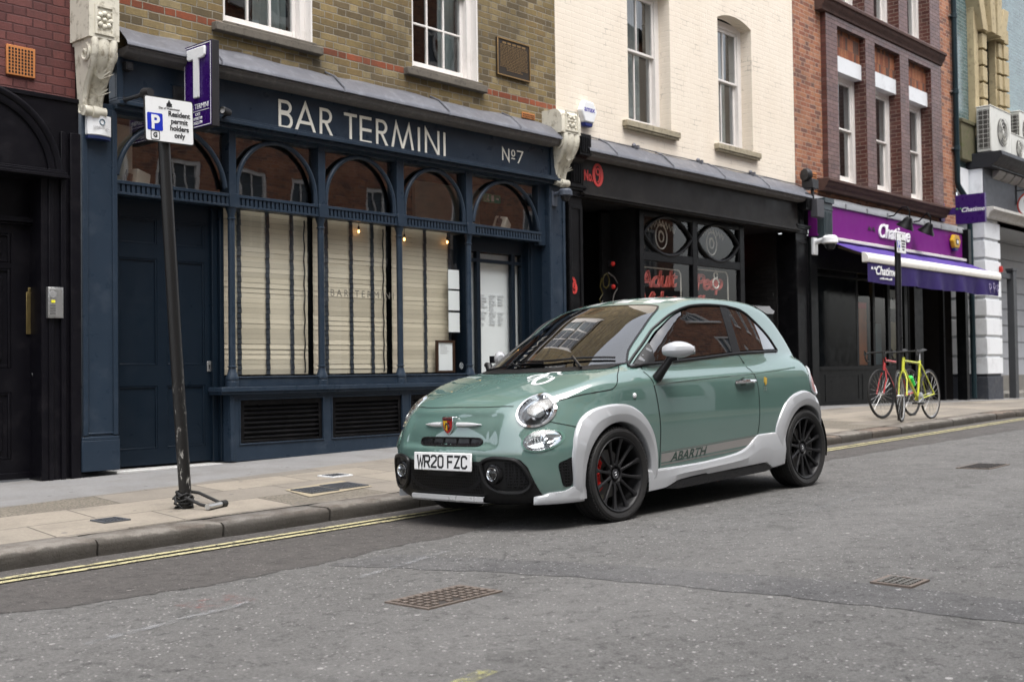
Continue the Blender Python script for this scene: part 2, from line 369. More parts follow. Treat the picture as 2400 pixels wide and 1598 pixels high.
# ------------------------------------------------------------------ ground: road, trenches, lines, kerb, pavement
def G(x): return .0145 * (min(x, 18) - 5.93) - .010 * max(0, x - 18)
def road_z(x, y): return G(x) - .003 + .0239 + .0045 - .012 * math.sqrt((y - 2.4) ** 2 + .15)
def pave_z(x, y): return G(x) + .0785 + .012 * (y - 6.1)
def frange(a, b, st): 
    n = max(1, int(round((b - a) / st))); return [a + (b - a) * i / n for i in range(n + 1)]
def asphalt(name, base, chip, dark, pits, tone=.3, rough=.8, patchy=None):
    k = N(name); o = k.oc()
    big = k.noise(.55, 5, .6); mid = k.noise(3.5, 6, .65); fine = k.noise(70, 6, .8); grit = k.noise(190, 3, .7)
    col = k.mix(big, sc3(base, 1 - tone), sc3(base, 1 + tone))
    if patchy is not None: col = k.mix(k.ramp(k.noise(1.1, 4, .6), [(.42, 0.0), (.60, .9)]), col, patchy)
    col = k.mix(k.ramp(mid, [(.35, .0), (.7, .5)]), col, sc3(base, .58))
    col = k.mix(k.ramp(fine, [(.38, 0.0), (.62, 1.0)]), k.mix(.42, col, sc3(base, .30)), k.mix(.34, col, sc3(base, 1.9)))
    col = k.mix(k.ramp(grit, [(.40, .40), (.56, 0.0)]), col, sc3(base, .25))
    v = k.n('TexVoronoi', feature='F1'); v.inputs['Scale'].default_value = 75; k.put(v.inputs['Vector'], o)
    w = k.n('TexWhiteNoise', noise_dimensions='3D'); k.put(w.inputs['Vector'], v.outputs['Position'])
    col = k.mix(k.math('MULTIPLY', k.math('GREATER_THAN', w.outputs['Value'], 1 - chip), k.math('LESS_THAN', v.outputs['Distance'], k.math('MULTIPLY', w.outputs['Value'], .40))), col, k.mix(w.outputs['Color'], sc3(base, 1.6), sc3(base, 3.0)))
    v2 = k.n('TexVoronoi', feature='F1'); v2.inputs['Scale'].default_value = 20; k.put(v2.inputs['Vector'], o)
    w2 = k.n('TexWhiteNoise', noise_dimensions='3D'); k.put(w2.inputs['Vector'], v2.outputs['Position'])
    col = k.mix(k.math('MULTIPLY', k.math('GREATER_THAN', w2.outputs['Value'], 1 - chip * .22), k.math('LESS_THAN', v2.outputs['Distance'], .24)), col, sc3(base, 2.6))
    pm = k.ramp(k.noise(15, 6, .85), [(1 - pits, 0.0), (1 - pits + .04, 1.0)])
    pm2 = k.ramp(k.noise(5, 5, .75), [(.56, 0.0), (.64, 1.0)])
    col = k.mix(k.math('MULTIPLY', pm, k.math('ADD', .45, k.math('MULTIPLY', pm2, .55))), col, dark)
    ox, oy, oz = k.sep()
    wheel = k.math('ADD', k.math('ABSOLUTE', k.math('SUBTRACT', oy, 3.0)), k.math('MULTIPLY', k.noise(.7, 3), .8))
    col = k.mix(k.ramp(wheel, [(.35, .22), (1.3, 0.0)]), col, sc3(base, 1.5))                 # the polished running strip
    oil = k.ramp(k.noise(1.9, 5, .6), [(.63, 0.0), (.72, .55)]); col = k.mix(oil, col, sc3(base, .38))
    cr = k.n('TexVoronoi', feature='DISTANCE_TO_EDGE'); cr.inputs['Scale'].default_value = .8; k.put(cr.inputs['Vector'], k.mix(.10, o, k.n('TexNoise', i_Scale=5.0).outputs['Color']))
    crack = k.math('MULTIPLY', k.ramp(cr.outputs['Distance'], [(.0012, .8), (.004, 0.0)]), k.ramp(k.noise(1.6, 4), [(.56, 0.0), (.66, .6)])); col = k.mix(crack, col, sc3(base, .18))
    h = k.math('ADD', k.math('MULTIPLY', fine, .9), k.math('SUBTRACT', k.math('MULTIPLY', k.noise(30, 5, .7), .9), k.math('ADD', k.math('MULTIPLY', pm, .9), crack)))
    return k.bsdf(col, k.ramp(mid, [(.3, rough - .12), (.7, rough + .08)]), 0, k.bump(h, .5, .006), .35)
ROAD_M = asphalt('worn_asphalt', (.122, .119, .115), .07, (.026, .025, .025), .44, .42)
TRENCH_M = asphalt('dark_trench_asphalt', (.080, .074, .070), .05, (.020, .018, .018), .44, .34, rough=.72)
TREN2_M = asphalt('old_trench_asphalt', (.108, .106, .105), .10, (.020, .019, .019), .44, .35, patchy=(.050, .050, .053))
def sheet(name, mat, xs, ylo, yhi, n, lift, zf=road_z):
    mb = MB(); P = []
    for x in xs:
        a, b = ylo(x), yhi(x); P.append([(x, a + (b - a) * i / n, zf(x, a + (b - a) * i / n) + lift) for i in range(n + 1)])
    mb.grid(P); return mb.build(name, mat)
tag(sheet('road', ROAD_M, frange(-40, 70, .8), lambda x: -1.3, lambda x: 6.3, 24, 0), kind='structure')
rr = [0 for _ in range(2)]
def lerp(pts, x):
    if x <= pts[0][0]: return pts[0][1]
    for (a, b), (c, d) in zip(pts, pts[1:]):
        if x <= c: return b + (d - b) * (x - a) / (c - a)
    return pts[-1][1]
edge = [(-3, 5.1), (2.29, 5.0), (2.6, 4.86), (2.9, 4.81), (3.34, 4.79), (3.77, 4.78), (4.22, 4.87), (4.9, 4.9), (7, 5.3), (12, 5.2), (20, 4.9)]
tag(sheet('road_trench', TRENCH_M, frange(-3, 30, .035), lambda x: lerp(edge, x) + .018 * math.sin(x * 7.3) + .012 * math.sin(x * 19.1 + 1) + .010 * math.sin(x * 47) + .008 * math.sin(x * 83 + 2), lambda x: 6.2, 10, .002), kind='structure')
# the old trench that crosses the carriageway in front of the car
ys = frange(-1.2, 4.72, .07); mb = MB(); P = []
for y in ys:
    xr = lerp([(-1.2, 5.02), (1.62, 4.88), (2.43, 4.83), (2.9, 4.72), (3.71, 4.58), (4.25, 4.41), (4.74, 4.25)], y) + .012 * math.sin(y * 17) + .009 * math.sin(y * 41)
    xl = lerp([(-1.2, 4.60), (1.49, 4.48), (2.04, 4.43), (2.68, 4.36), (3.21, 4.30), (3.76, 4.19), (4.42, 3.96), (4.74, 3.86)], y) + .014 * math.sin(y * 13 + 1) + .009 * math.sin(y * 37)
    P.append([(xl + (xr - xl) * i / 6, y, road_z(xl + (xr - xl) * i / 6, y) + .002) for i in range(7)])
mb.grid(P); tag(mb.build('road_trench', TREN2_M), kind='structure')
# tarred joint lines of the trench
# double yellow line
k = N('worn_yellow_road_paint')
wear = k.ramp(k.noise(26, 6, .75), [(.40, 1.0), (.50, 0.0)])
col = k.mix(k.noise(6, 4), (.37, .335, .18), (.47, .43, .255)); col = k.mix(wear, col, (.07, .067, .062))
YEL = k.bsdf(col, .7, 0, k.bump(k.noise(70, 4, .7), .5, .004), .3)
for yc in (5.845, 5.735):
    tag(sheet('yellow_line', YEL, frange(-20, 60, .12), lambda x: yc - .026 + .004 * math.sin(x * 9 + yc * 30), lambda x: yc + .026 + .004 * math.sin(x * 7.7 + yc), 1, .009), kind='structure')
# chalky utility marks on the tarmac
def mark(name, col, pts, w, thr):
    k = N(name + '_paint'); f = k.ramp(k.noise(17, 6, .8), [(thr, 0.0), (thr + .16, .42)])
    t = k.n('BsdfTransparent'); d = k.n('BsdfDiffuse', i_Color=col); m = k.n('MixShader'); k.put(m.inputs[0], f)
    k.t.links.new(t.outputs[0], m.inputs[1]); k.t.links.new(d.outputs[0], m.inputs[2]); k.t.links.new(m.outputs[0], k.out.inputs[0])
    mb = MB(); P = []
    for i in range(len(pts) - 1):
        for j in range(6):
            t0 = j / 6; x = pts[i][0] + (pts[i + 1][0] - pts[i][0]) * t0; y = pts[i][1] + (pts[i + 1][1] - pts[i][1]) * t0
            P.append([(x, y - w / 2, road_z(x, y - w / 2) + .006), (x, y + w / 2, road_z(x, y + w / 2) + .006)])
    mb.grid(P); return tag(mb.build(name, k.m), kind='structure')
mark('road_mark', (.30, .075, .06), [(2.80, 4.36), (3.15, 4.38)], .22, .52)
mark('road_mark', (.30, .305, .315), [(2.2, 4.12), (3.2, 4.28)], .05, .44)
mark('road_mark', (.30, .305, .315), [(3.7, 4.3), (4.7, 4.55)], .05, .46)
mark('road_mark', (.50, .48, .16), [(2.60, 2.58), (2.84, 2.62)], .07, .46)
mark('road_mark', (.30, .305, .315), [(6.8, 3.6), (8.6, 3.7)], .05, .48)
# pavement of flagstones, with a grey strip against the buildings
k = N('pavement_flags'); o = k.sep()
def flag(rh, bw, sx):
    y = k.math('SUBTRACT', o[1], 6.38); x = k.math('ADD', o[0], k.math('ADD', k.math('MULTIPLY', o[1], -.16), sx))
    zr = k.math('DIVIDE', y, rh); row = k.math('FLOOR', zr); fz = k.math('SUBTRACT', zr, row)
    ur = k.math('ADD', k.math('DIVIDE', x, bw), k.math('MULTIPLY', k.math('MODULO', k.math('ADD', row, 40.0), 2.0), .47)); c = k.math('FLOOR', ur); fu = k.math('SUBTRACT', ur, c)
    d = k.math('MINIMUM', k.math('MULTIPLY', k.math('MINIMUM', fu, k.math('SUBTRACT', 1.0, fu)), bw), k.math('MULTIPLY', k.math('MINIMUM', fz, k.math('SUBTRACT', 1.0, fz)), rh))
    return c, row, d
c, row, d = flag(.54, .84, .30)
w = k.n('TexWhiteNoise', noise_dimensions='2D'); k.put(w.inputs['Vector'], k.comb(c, row))
d = k.math('ADD', d, k.math('MULTIPLY', k.math('SUBTRACT', k.noise(30, 4), .5), .007))
joint = k.ramp(k.math('DIVIDE', d, .03), [(.10, 1.0), (.24, 0.0)])
strip = k.math('GREATER_THAN', k.math('ADD', o[1], k.math('MULTIPLY', k.math('SUBTRACT', k.noise(3, 4), .5), .12)), k.math('MINIMUM', k.math('ADD', k.math('MULTIPLY', o[0], .11), 7.54), 8.75))
stone = k.ramp(w.outputs['Value'], [(0, (.245, .218, .180)), (.3, (.205, .184, .156)), (.55, (.265, .234, .192)), (.8, (.175, .160, .140))], True)
rough_fl = k.math('GREATER_THAN', w.outputs['Value'], .86)
stone = k.mix(rough_fl, stone, k.mix(k.ramp(k.noise(60, 4, .7), [(.4, 0.0), (.6, 1.0)]), (.07, .063, .052), (.22, .195, .155)))
stone = k.mix(joint, stone, (.07, .062, .052))
conc = k.mix(k.noise(1.8, 5, .6), (.165, .166, .17), (.23, .228, .225))
col = k.mix(strip, stone, conc)
col = k.mix(k.ramp(k.noise(2.6, 6, .7), [(.45, 0.0), (.8, .6)]), col, (.095, .085, .072))
col = k.mix(k.ramp(k.noise(48, 5, .8), [(.35, .35), (.6, 0.0)]), col, (.10, .09, .08))
v = k.n('TexVoronoi'); v.inputs['Scale'].default_value = 4.2; k.put(v.inputs['Vector'], k.oc())      # trodden gum
col = k.mix(k.math('LESS_THAN', v.outputs['Distance'], .075), col, (.10, .095, .09))
h = k.math('SUBTRACT', k.math('MULTIPLY', k.noise(50, 5, .7), .35), k.math('MULTIPLY', k.math('MULTIPLY', joint, k.math('SUBTRACT', 1.0, strip)), 1.0))
PAVE_M = k.bsdf(col, .8, 0, k.bump(h, .6, .008), .3)
tag(sheet('pavement', PAVE_M, frange(-20, 60, .8), lambda x: 6.34, lambda x: 9.9, 10, 0, pave_z), kind='structure')
tag(sheet('pavement', PAVE_M, frange(-40, 70, 2), lambda x: -6.5, lambda x: -1.3, 4, 0, lambda x, y: G(x) + .09), kind='structure')
# granite kerb: one run of separate stones
k = N('granite_kerb'); o = k.sep()
cw = k.n('TexWhiteNoise', noise_dimensions='1D'); k.put(cw.inputs['W'], k.math('FLOOR', k.math('DIVIDE', k.math('SUBTRACT', o[0], .03), .83)))
col = k.ramp(cw.outputs['Value'], [(0, (.145, .132, .115)), (.3, (.155, .108, .078)), (.5, (.118, .108, .098)), (.75, (.162, .148, .130))], True)
col = k.mix(k.ramp(k.noise(120, 4, .8), [(.4, 0.0), (.62, .5)]), col, (.25, .235, .215))
col = k.mix(k.ramp(k.noise(5, 6, .7), [(.42, 0.0), (.66, .85)]), col, (.060, .045, .034))
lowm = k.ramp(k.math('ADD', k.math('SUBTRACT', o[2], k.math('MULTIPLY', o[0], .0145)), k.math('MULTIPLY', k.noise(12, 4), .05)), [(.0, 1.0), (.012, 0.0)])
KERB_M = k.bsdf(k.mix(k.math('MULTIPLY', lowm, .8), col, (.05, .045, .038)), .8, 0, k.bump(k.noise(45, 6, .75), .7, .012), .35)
mb = MB(); x = -15.74
while x < 45:
    L = .83; a, b = x + .006, x + L - .006; j1, j2 = rnd.uniform(-.006, .006), rnd.uniform(-.006, .006); rows = []
    dz = rnd.uniform(-.005, .005)
    for i in range(7):
        t = a + (b - a) * i / 6; yf = 6.1 + j1 + (j2 - j1) * i / 6 + rnd.uniform(-.004, .004); zt = G(t) + .0785 + dz
        e = .014 if i in (0, 6) else 0
        rows.append([(t, yf + .012, zt - .17), (t, yf + e + .006, zt - .075), (t, yf + e, zt - .034), (t, yf + .008 + e, zt - .013 - e * .5), (t, yf + .03 + e, zt - e * .5), (t, yf + .25, zt + .002 - e * .5), (t, yf + .28, zt - .04)])
    mb.grid(rows, True)
    for q in (rows[0], rows[-1]): mb.add(q, [list(range(7))])
    x += L
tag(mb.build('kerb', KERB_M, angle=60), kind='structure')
# ------------------------------------------------------------------ building kit
def wall(mb, x0, x1, z0, z1, y, ops=(), back=.3):
    """Facade sheet at y with real openings (xa, xb, za, zb, reveal depth)."""
    xs = sorted(set([x0, x1] + [c for o in ops for c in o[:2]])); zs = sorted(set([z0, z1] + [c for o in ops for c in o[2:4]]))
    for a, b in zip(xs, xs[1:]):
        for c, d in zip(zs, zs[1:]):
            if any(o[0] <= a and b <= o[1] and o[2] <= c and d <= o[3] for o in ops): continue
            mb.add([(a, y, c), (b, y, c), (b, y, d), (a, y, d)], [(0, 1, 2, 3)])
    for o in ops:
        a, b, c, d, r = o
        mb.add([(a, y, c), (a, y, d), (a, y + r, d), (a, y + r, c)], [(0, 1, 2, 3)]); mb.add([(b, y, c), (b, y, d), (b, y + r, d), (b, y + r, c)], [(0, 3, 2, 1)])
        mb.add([(a, y, c), (b, y, c), (b, y + r, c), (a, y + r, c)], [(0, 1, 2, 3)]); mb.add([(a, y, d), (b, y, d), (b, y + r, d), (a, y + r, d)], [(0, 3, 2, 1)])
    return mb
def sash(root, xa, xb, za, zb, y, cols, rows, meet, fr=.09, bar=.024, gl=None, gap=.045, name='window', label=None, curtain=None):
    """Double-hung sash window: box frame, two sashes with glazing bars, panes behind; returns the window part."""
    m = MB()
    m.box(xa - .03, xa + fr, y - .02, y + .14, za, zb); m.box(xb - fr, xb + .03, y - .02, y + .14, za, zb)
    m.box(xa + fr, xb - fr, y - .018, y + .14, zb - fr * .7, zb + .04)
    m.box(xa + fr - .002, xb - fr + .002, y - .035, y + .10, za - .01, za + .022)
    g = MB()
    for (c, d, yy, top) in ((za + .022, meet, y + gap, 0), (meet - .035, zb - fr * .7, y, 1)):
        st = .045; a, b = xa + fr, xb - fr
        bt, tp = (.105, .035) if not top else (.035, .05)
        m.box(a, a + st, yy, yy + .04, c, d); m.box(b - st, b, yy, yy + .04, c, d)
        m.box(a + st, b - st, yy + .001, yy + .041, c, c + bt); m.box(a + st, b - st, yy + .001, yy + .041, d - tp, d)
        ga, gb, gc, gd = a + st, b - st, c + bt, d - tp
        for i in range(1, cols):
            q = ga + (gb - ga) * i / cols; m.box(q - bar / 2, q + bar / 2, yy + .004, yy + .036, gc, gd)
        for i in range(1, rows):
            q = gc + (gd - gc) * i / rows; m.box(ga, gb, yy + .006, yy + .034, q - bar / 2, q + bar / 2)
        for i in range(cols):
            for j in range(rows):          # every pane sits a touch out of true with its neighbours
                pa, pb = ga + (gb - ga) * i / cols, ga + (gb - ga) * (i + 1) / cols; pc, pd = gc + (gd - gc) * j / rows, gc + (gd - gc) * (j + 1) / rows
                e = [rnd.uniform(-.0035, .0035) for _ in range(3)]
                g.add([(pa, yy + .02 + e[0], pc), (pb, yy + .02 + e[1], pc), (pb, yy + .02 + e[2], pd), (pa, yy + .02 + e[0] + e[2] - e[1], pd)], [(0, 1, 2, 3)])
    w = m.build(name, WHITEP, root, bevel=.004)
    if label: w['label'] = label
    g.build('glass', gl or GLASS_U, w)
    if curtain:
        cm = MB()
        for (ca, cb) in curtain[0]:
            P = []
            n = 14
            for i in range(n + 1):
                x = ca + (cb - ca) * i / n; P.append([(x, y + .22 + .018 * math.sin(i * 2.1 + ca * 9), za), (x, y + .22 + .018 * math.sin(i * 2.1 + ca * 9 + .4), zb)])
            cm.grid(P)
        cm.build('curtain', curtain[1], w)
    return w
def panelled(m, xa, xb, za, zb, y, panels, t=.012, b=.02):
    """Door leaf with sunk, moulded panels."""
    wall(m, xa, xb, za, zb, y, [(p[0], p[1], p[2], p[3], t) for p in panels])
    for a, c, d, e in panels:
        m.add([(a, y + t, d), (c, y + t, d), (c, y + t, e), (a, y + t, e)], [(0, 1, 2, 3)])
        for q in ((a, a + b, d, e), (c - b, c, d, e)): m.box(q[0], q[1], y + .003, y + t + .001, q[2], q[3])
        for q in ((d, d + b), (e - b, e)): m.box(a + b, c - b, y + .004, y + t + .001, q[0], q[1])
    return m
def room(root, x0, x1, y0, y1, z0, z1, mat):
    m = MB(); m.box(x0, x1, y0, y1, z0, z1); m.f.pop(2); m.sm.pop(); m.mi.pop()        # open towards the street
    return m.build('room', mat, root)
CURT = plain('pale_curtain', (.42, .43, .40), .9, .1, 3); CURTG = plain('grey_green_curtain', (.26, .29, .27), .9, .1, 3)
def lead_cornice(root, x0, x1, ztop, zbead, zbot, yw, yf, seams, name='cornice', drips=()):
    m = MB(); P = []; n = 40                                           # dressed lead: slightly sagging sheet
    for i in range(n + 1):
        x = x0 + (x1 - x0) * i / n; w = .006 * math.sin(x * 3.1) + .004 * math.sin(x * 8.7)
        P.append([(x, yw, ztop + w * 1.5), (x, yw - .015, ztop - .01 + w), (x, (yw + yf) / 2, (ztop + zbead) / 2 + .045 + w), (x, yf + .02, zbead + .04 + w), (x, yf - .004, zbead + .012), (x, yf - .006, zbead - .012), (x, yf + .012, zbead - .014)])
    m.grid(P)
    for sx in seams:
        m.tube([(sx, yw - .005, ztop + .012), (sx, (yw + yf) / 2, (ztop + zbead) / 2 + .055), (sx, yf - .002, zbead + .03), (sx, yf - .012, zbead - .02)], .012, 6)
    c = m.build(name, LEAD, root, angle=50)
    m = MB(); h = zbead - zbot
    prof = [(yf + .012, zbead - .015), (yf + .012, zbead - h * .35), (yf + .03, zbead - h * .42), (yf + .04, zbead - h * .75), (yf + .075, zbead - h), (yw, zbead - h), (yw, zbead - .015)]
    m.prism(prof, 'x', x0 + .02, x1 - .02)
    m.build('moulding', GUTT, c, bevel=.004)
    return c

# ================================================================== A: plum brick house with the black arched doorway
bA = thing('terraced_house', 'plum-painted brick house at the far left with a black arched doorway', 'building', (4.0, 9.35, .1))
m = MB(); wall(m, -4, 4.93, 3.28, 9.5, 9.352); m.build('wall', BR_PLUM, bA)
m = MB()                                                               # black shopfront: architrave, jamb, spandrel
wall(m, 2.2, 4.93, .0, 3.29, 9.30, [(3.52, 4.60, .05, 2.60, .22)])
ac = (4.06, 2.60)
m.lathe([(.60, 9.31), (.60, 9.278), (.615, 9.270), (.655, 9.270), (.66, 9.276), (.665, 9.262), (.675, 9.255), (.705, 9.255), (.72, 9.268), (.72, 9.31)], (ac[0], 0, ac[1]), 'y', 40, a0=0, a1=math.pi)
for a, b, y in ((4.66, 4.70, 9.285), (4.76, 4.80, 9.27), (4.84, 4.93, 9.262)): m.box(a, b, y, 9.301, .06, 2.60 if a < 4.7 else 3.0)
m.box(3.3, 4.80, 9.20, 9.30, 2.60, 2.625); m.box(3.3, 4.79, 9.215, 9.30, 2.625, 2.65); m.box(3.3, 4.78, 9.235, 9.30, 2.65, 2.668)
m.box(2.2, 4.93, 9.285, 9.352, 3.262, 3.30)
m.build('shopfront', PLUMB, bA, bevel=.004)
m = MB(); m.prism([p for p in arc(ac[0], ac[1] + .07, .59, 0, math.pi, 28)], 'y', 9.294, 9.299); m.build('lunette_panel', PLUMB, bA)
m = MB(); m.box(3.5, 4.62, 9.5, 9.53, 2.28, 2.62); m.box(3.5, 4.70, 9.44, 9.53, 2.235, 2.28); m.box(3.5, 4.7, 9.46, 9.53, 2.215, 2.235); m.build('transom', PLUMB, bA, bevel=.004)
m = MB(); pl = [(3.70, 4.00, 1.90, 2.14), (3.70, 4.00, 1.03, 1.85), (3.70, 4.00, .28, .83), (4.12, 4.44, 1.90, 2.14), (4.12, 4.44, 1.03, 1.85), (4.12, 4.44, .28, .83)]
panelled(m, 3.5, 4.70, .115, 2.215, 9.50, pl, .016, .025)
for a, b, c, d in pl: m.box(a + .07, b - .07, 9.503, 9.515, c + .07, d - .07)
m.box(3.5, 4.70, 9.485, 9.50, .115, .17)
dA = m.build('door', PLUMB, bA, bevel=.005)
m = MB(); m.box(4.565, 4.64, 9.488, 9.50, 1.31, 1.66); m.box(4.58, 4.625, 9.487, 9.50, 1.66, 1.70); m.build('push_plate', BRASS, dA, bevel=.003)
m = MB(); m.lathe([(0, -.055), (.02, -.054), (.028, -.04), (.022, -.022), (.010, -.015), (.012, 0)], (4.625, 9.5, .975), 'y', 16); m.build('knob', STEEL, dA)
m = MB(); m.box(4.33, 4.57, 9.33, 9.351, 3.42, 3.665); m.build('air_brick', TERRA, bA, bevel=.004)
m = MB()
for i in range(8):
    for j in range(8): m.box(4.345 + i * .0268, 4.360 + i * .0268, 9.327, 9.3305, 3.437 + j * .0272, 3.453 + j * .0272)
m.build('air_brick', VOID, bA); bpy.data.objects['air_brick.001'].name = 'air_hole'

# ================================================================== B: yellow stock brick house with the navy bar shopfront
bB = thing('bar_building', 'yellow stock brick house with the navy BAR TERMINI shopfront', 'building', (8.1, 9.35, .1))
m = MB(); wall(m, 4.93, 11.37, 3.6, 9.5, 9.35, [(6.42, 7.49, 4.30, 6.35, .12), (8.88, 9.945, 4.33, 6.35, .12)]); m.build('wall', BR_BAR, bB)
for xa, xb, za, sx, ct in ((6.42, 7.49, 4.30, 6.72, ([(6.5, 6.64), (7.0, 7.4)], CURTG)), (8.88, 9.945, 4.33, 9.1, ([(9.6, 9.9)], CURTG))):
    w = sash(bB, xa, xb, za, 6.35, 9.47, 3, 2, 5.36, fr=.085, curtain=ct)
    [MB().box(q - .011, q + .011, 9.352, 9.5, za, 6.34).build('reveal', WHITEP, w) for q in (xa + .009, xb - .009)]
    m = MB(); m.box(xa - .13, xb + .085, 9.275, 9.50, za - .115, za - .03); m.box(xa - .02, xb + .02, 9.30, 9.5, za - .03, za + .002); m.build('sill', STONE, w, bevel=.01)
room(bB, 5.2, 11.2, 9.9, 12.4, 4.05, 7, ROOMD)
m = MB(); m.box(10.71, 10.945, 9.338, 9.351, 4.045, 4.115); m.build('air_brick', TERRA, bB, bevel=.003)
m = MB()
for i in range(9):
    for j in range(2): m.box(10.724 + i * .024, 10.736 + i * .024, 9.3345, 9.3385, 4.057 + j * .026, 4.073 + j * .026)
m.build('air_hole', VOID, bB)
co = lead_cornice(bB, 5.24, 11.12, 4.03, 3.80, 3.715, 9.352, 9.045, [6.2, 7.65, 9.15, 10.35])
# fascia
m = MB(); m.box(5.24, 11.22, 9.24, 9.352, 3.36, 3.75); m.box(5.24, 11.22, 9.20, 9.352, 3.335, 3.36); m.box(5.24, 11.23, 9.17, 9.352, 3.30, 3.335); m.box(5.24, 11.22, 9.22, 9.352, 3.265, 3.30)
m.box(5.24, 5.30, 9.215, 9.24, 3.36, 3.75); m.box(11.10, 11.22, 9.215, 9.24, 3.36, 3.75)
fa = m.build('fascia', NAVY, bB, bevel=.004)
H = .282; Z0 = 3.352; S = .030
def bar_letters(m, spots, z0, h, w, y, d):
    def put(ch, xa, xb):
        W = xb - xa; X = lambda u: xa + u * W; Zz = lambda v: z0 + v * h; e = w / 2 / W; ez = w / 2 / h
        q = lambda pts, dy=0: m.ribbon([(X(u), Zz(v)) for u, v in pts], w, y - dy, d)
        if ch in 'BR':
            t = .62 if ch == 'B' else .72
            q([(e, 0), (e, 1)]); r0 = .25
            ap = lambda c0, c1, wd: [(e * 1.9, c1 - ez)] + [(wd - (c1 - c0) * h / W * .5 + (c1 - c0 - 2 * ez) * h / W * .5 * math.cos(a), (c0 + c1) / 2 + (c1 - c0 - 2 * ez) * .5 * math.sin(a)) for a in [math.pi / 2 - math.pi * i / 12 for i in range(13)]] + [(e * 1.9, c0 + ez)]
            if ch == 'B': q(ap(.53, 1, .86), .0006); q(ap(0, .58, 1 - e), .0012)
            else: q(ap(.46, 1, .90), .0006); q([(.42, .5), (1 - e, 0)], .0012)
        if ch == 'A': q([(e, 0), (.5, 1), (1 - e, 0)]); q([(.23, .34), (.77, .34)], .0006)
        if ch == 'T': q([(0, 1 - ez), (1, 1 - ez)]); q([(.5, 1 - 1.9 * ez), (.5, 0)], .0006)
        if ch == 'E': q([(e, 0), (e, 1)]); [q([(e * 1.9, v), (1, v)], .0006 + .0003 * i) for i, v in enumerate((ez, .5, 1 - ez))]
        if ch == 'M': q([(e, 0), (.22, .97), (.5, .05), (.78, .97), (1 - e, 0)])
        if ch == 'N': q([(e, 0), (e, .97), (1 - e, .03), (1 - e, 1)])
        if ch == 'I': q([(.5, 0), (.5, 1)])
    for ch, a, b in spots: put(ch, a, b)
m = MB()
bar_letters(m, [('B', 6.97, 7.155), ('A', 7.165, 7.435), ('R', 7.48, 7.655), ('T', 7.80, 7.97), ('E', 8.01, 8.17), ('R', 8.235, 8.41), ('M', 8.45, 8.785), ('I', 8.835, 8.885), ('N', 8.95, 9.175), ('I', 9.23, 9.28)], Z0, H, S, 9.234, .008)
m.build('lettering', LETTERC, fa)
m = MB(); bar_letters(m, [('N', 10.22, 10.345)], 3.445, .15, .016, 9.234, .008)
m.ribbon([(10.415 + .027 * math.cos(a), 3.552 + .036 * math.sin(a)) for a in [2 * math.pi * i / 18 for i in range(19)]], .012, 9.234, .008); m.ribbon([(10.385, 3.487), (10.445, 3.487)], .012, 9.234, .008)
m.ribbon([(10.485, 3.588), (10.588, 3.588), (10.505, 3.445)], .016, 9.234, .008); m.build('lettering', LETTERC, fa)
# pilasters with corbels
CORV = []
def pilaster(root, xa, xb, z0, z1, y, mat, plinth=.26, panel=True, name='pilaster'):
    m = MB(); m.box(xa, xb, y, y + .25, z0, z1); b = .045
    m.box(xa, xa + b, y - .014, y, z0 + plinth + .04, z1 - .05); m.box(xb - b, xb, y - .014, y, z0 + plinth + .04, z1 - .05); m.box(xa + b, xb - b, y - .012, y, z1 - .11, z1 - .05)
    m.box(xa - .02, xb + .006, y - .028, y + .2, z0, z0 + plinth); m.box(xa - .015, xb + .004, y - .020, y + .2, z0 + plinth, z0 + plinth + .03)
    m.box(xa + b, xb - b, y - .008, y, z0 + plinth + .05, z0 + plinth + .065)
    return m.build(name, mat, root, bevel=.005)
pilaster(bB, 4.945, 5.265, .15, 3.30, 9.27, NAVY); pilaster(bB, 11.11, 11.41, .16, 3.30, 9.27, NAVY)
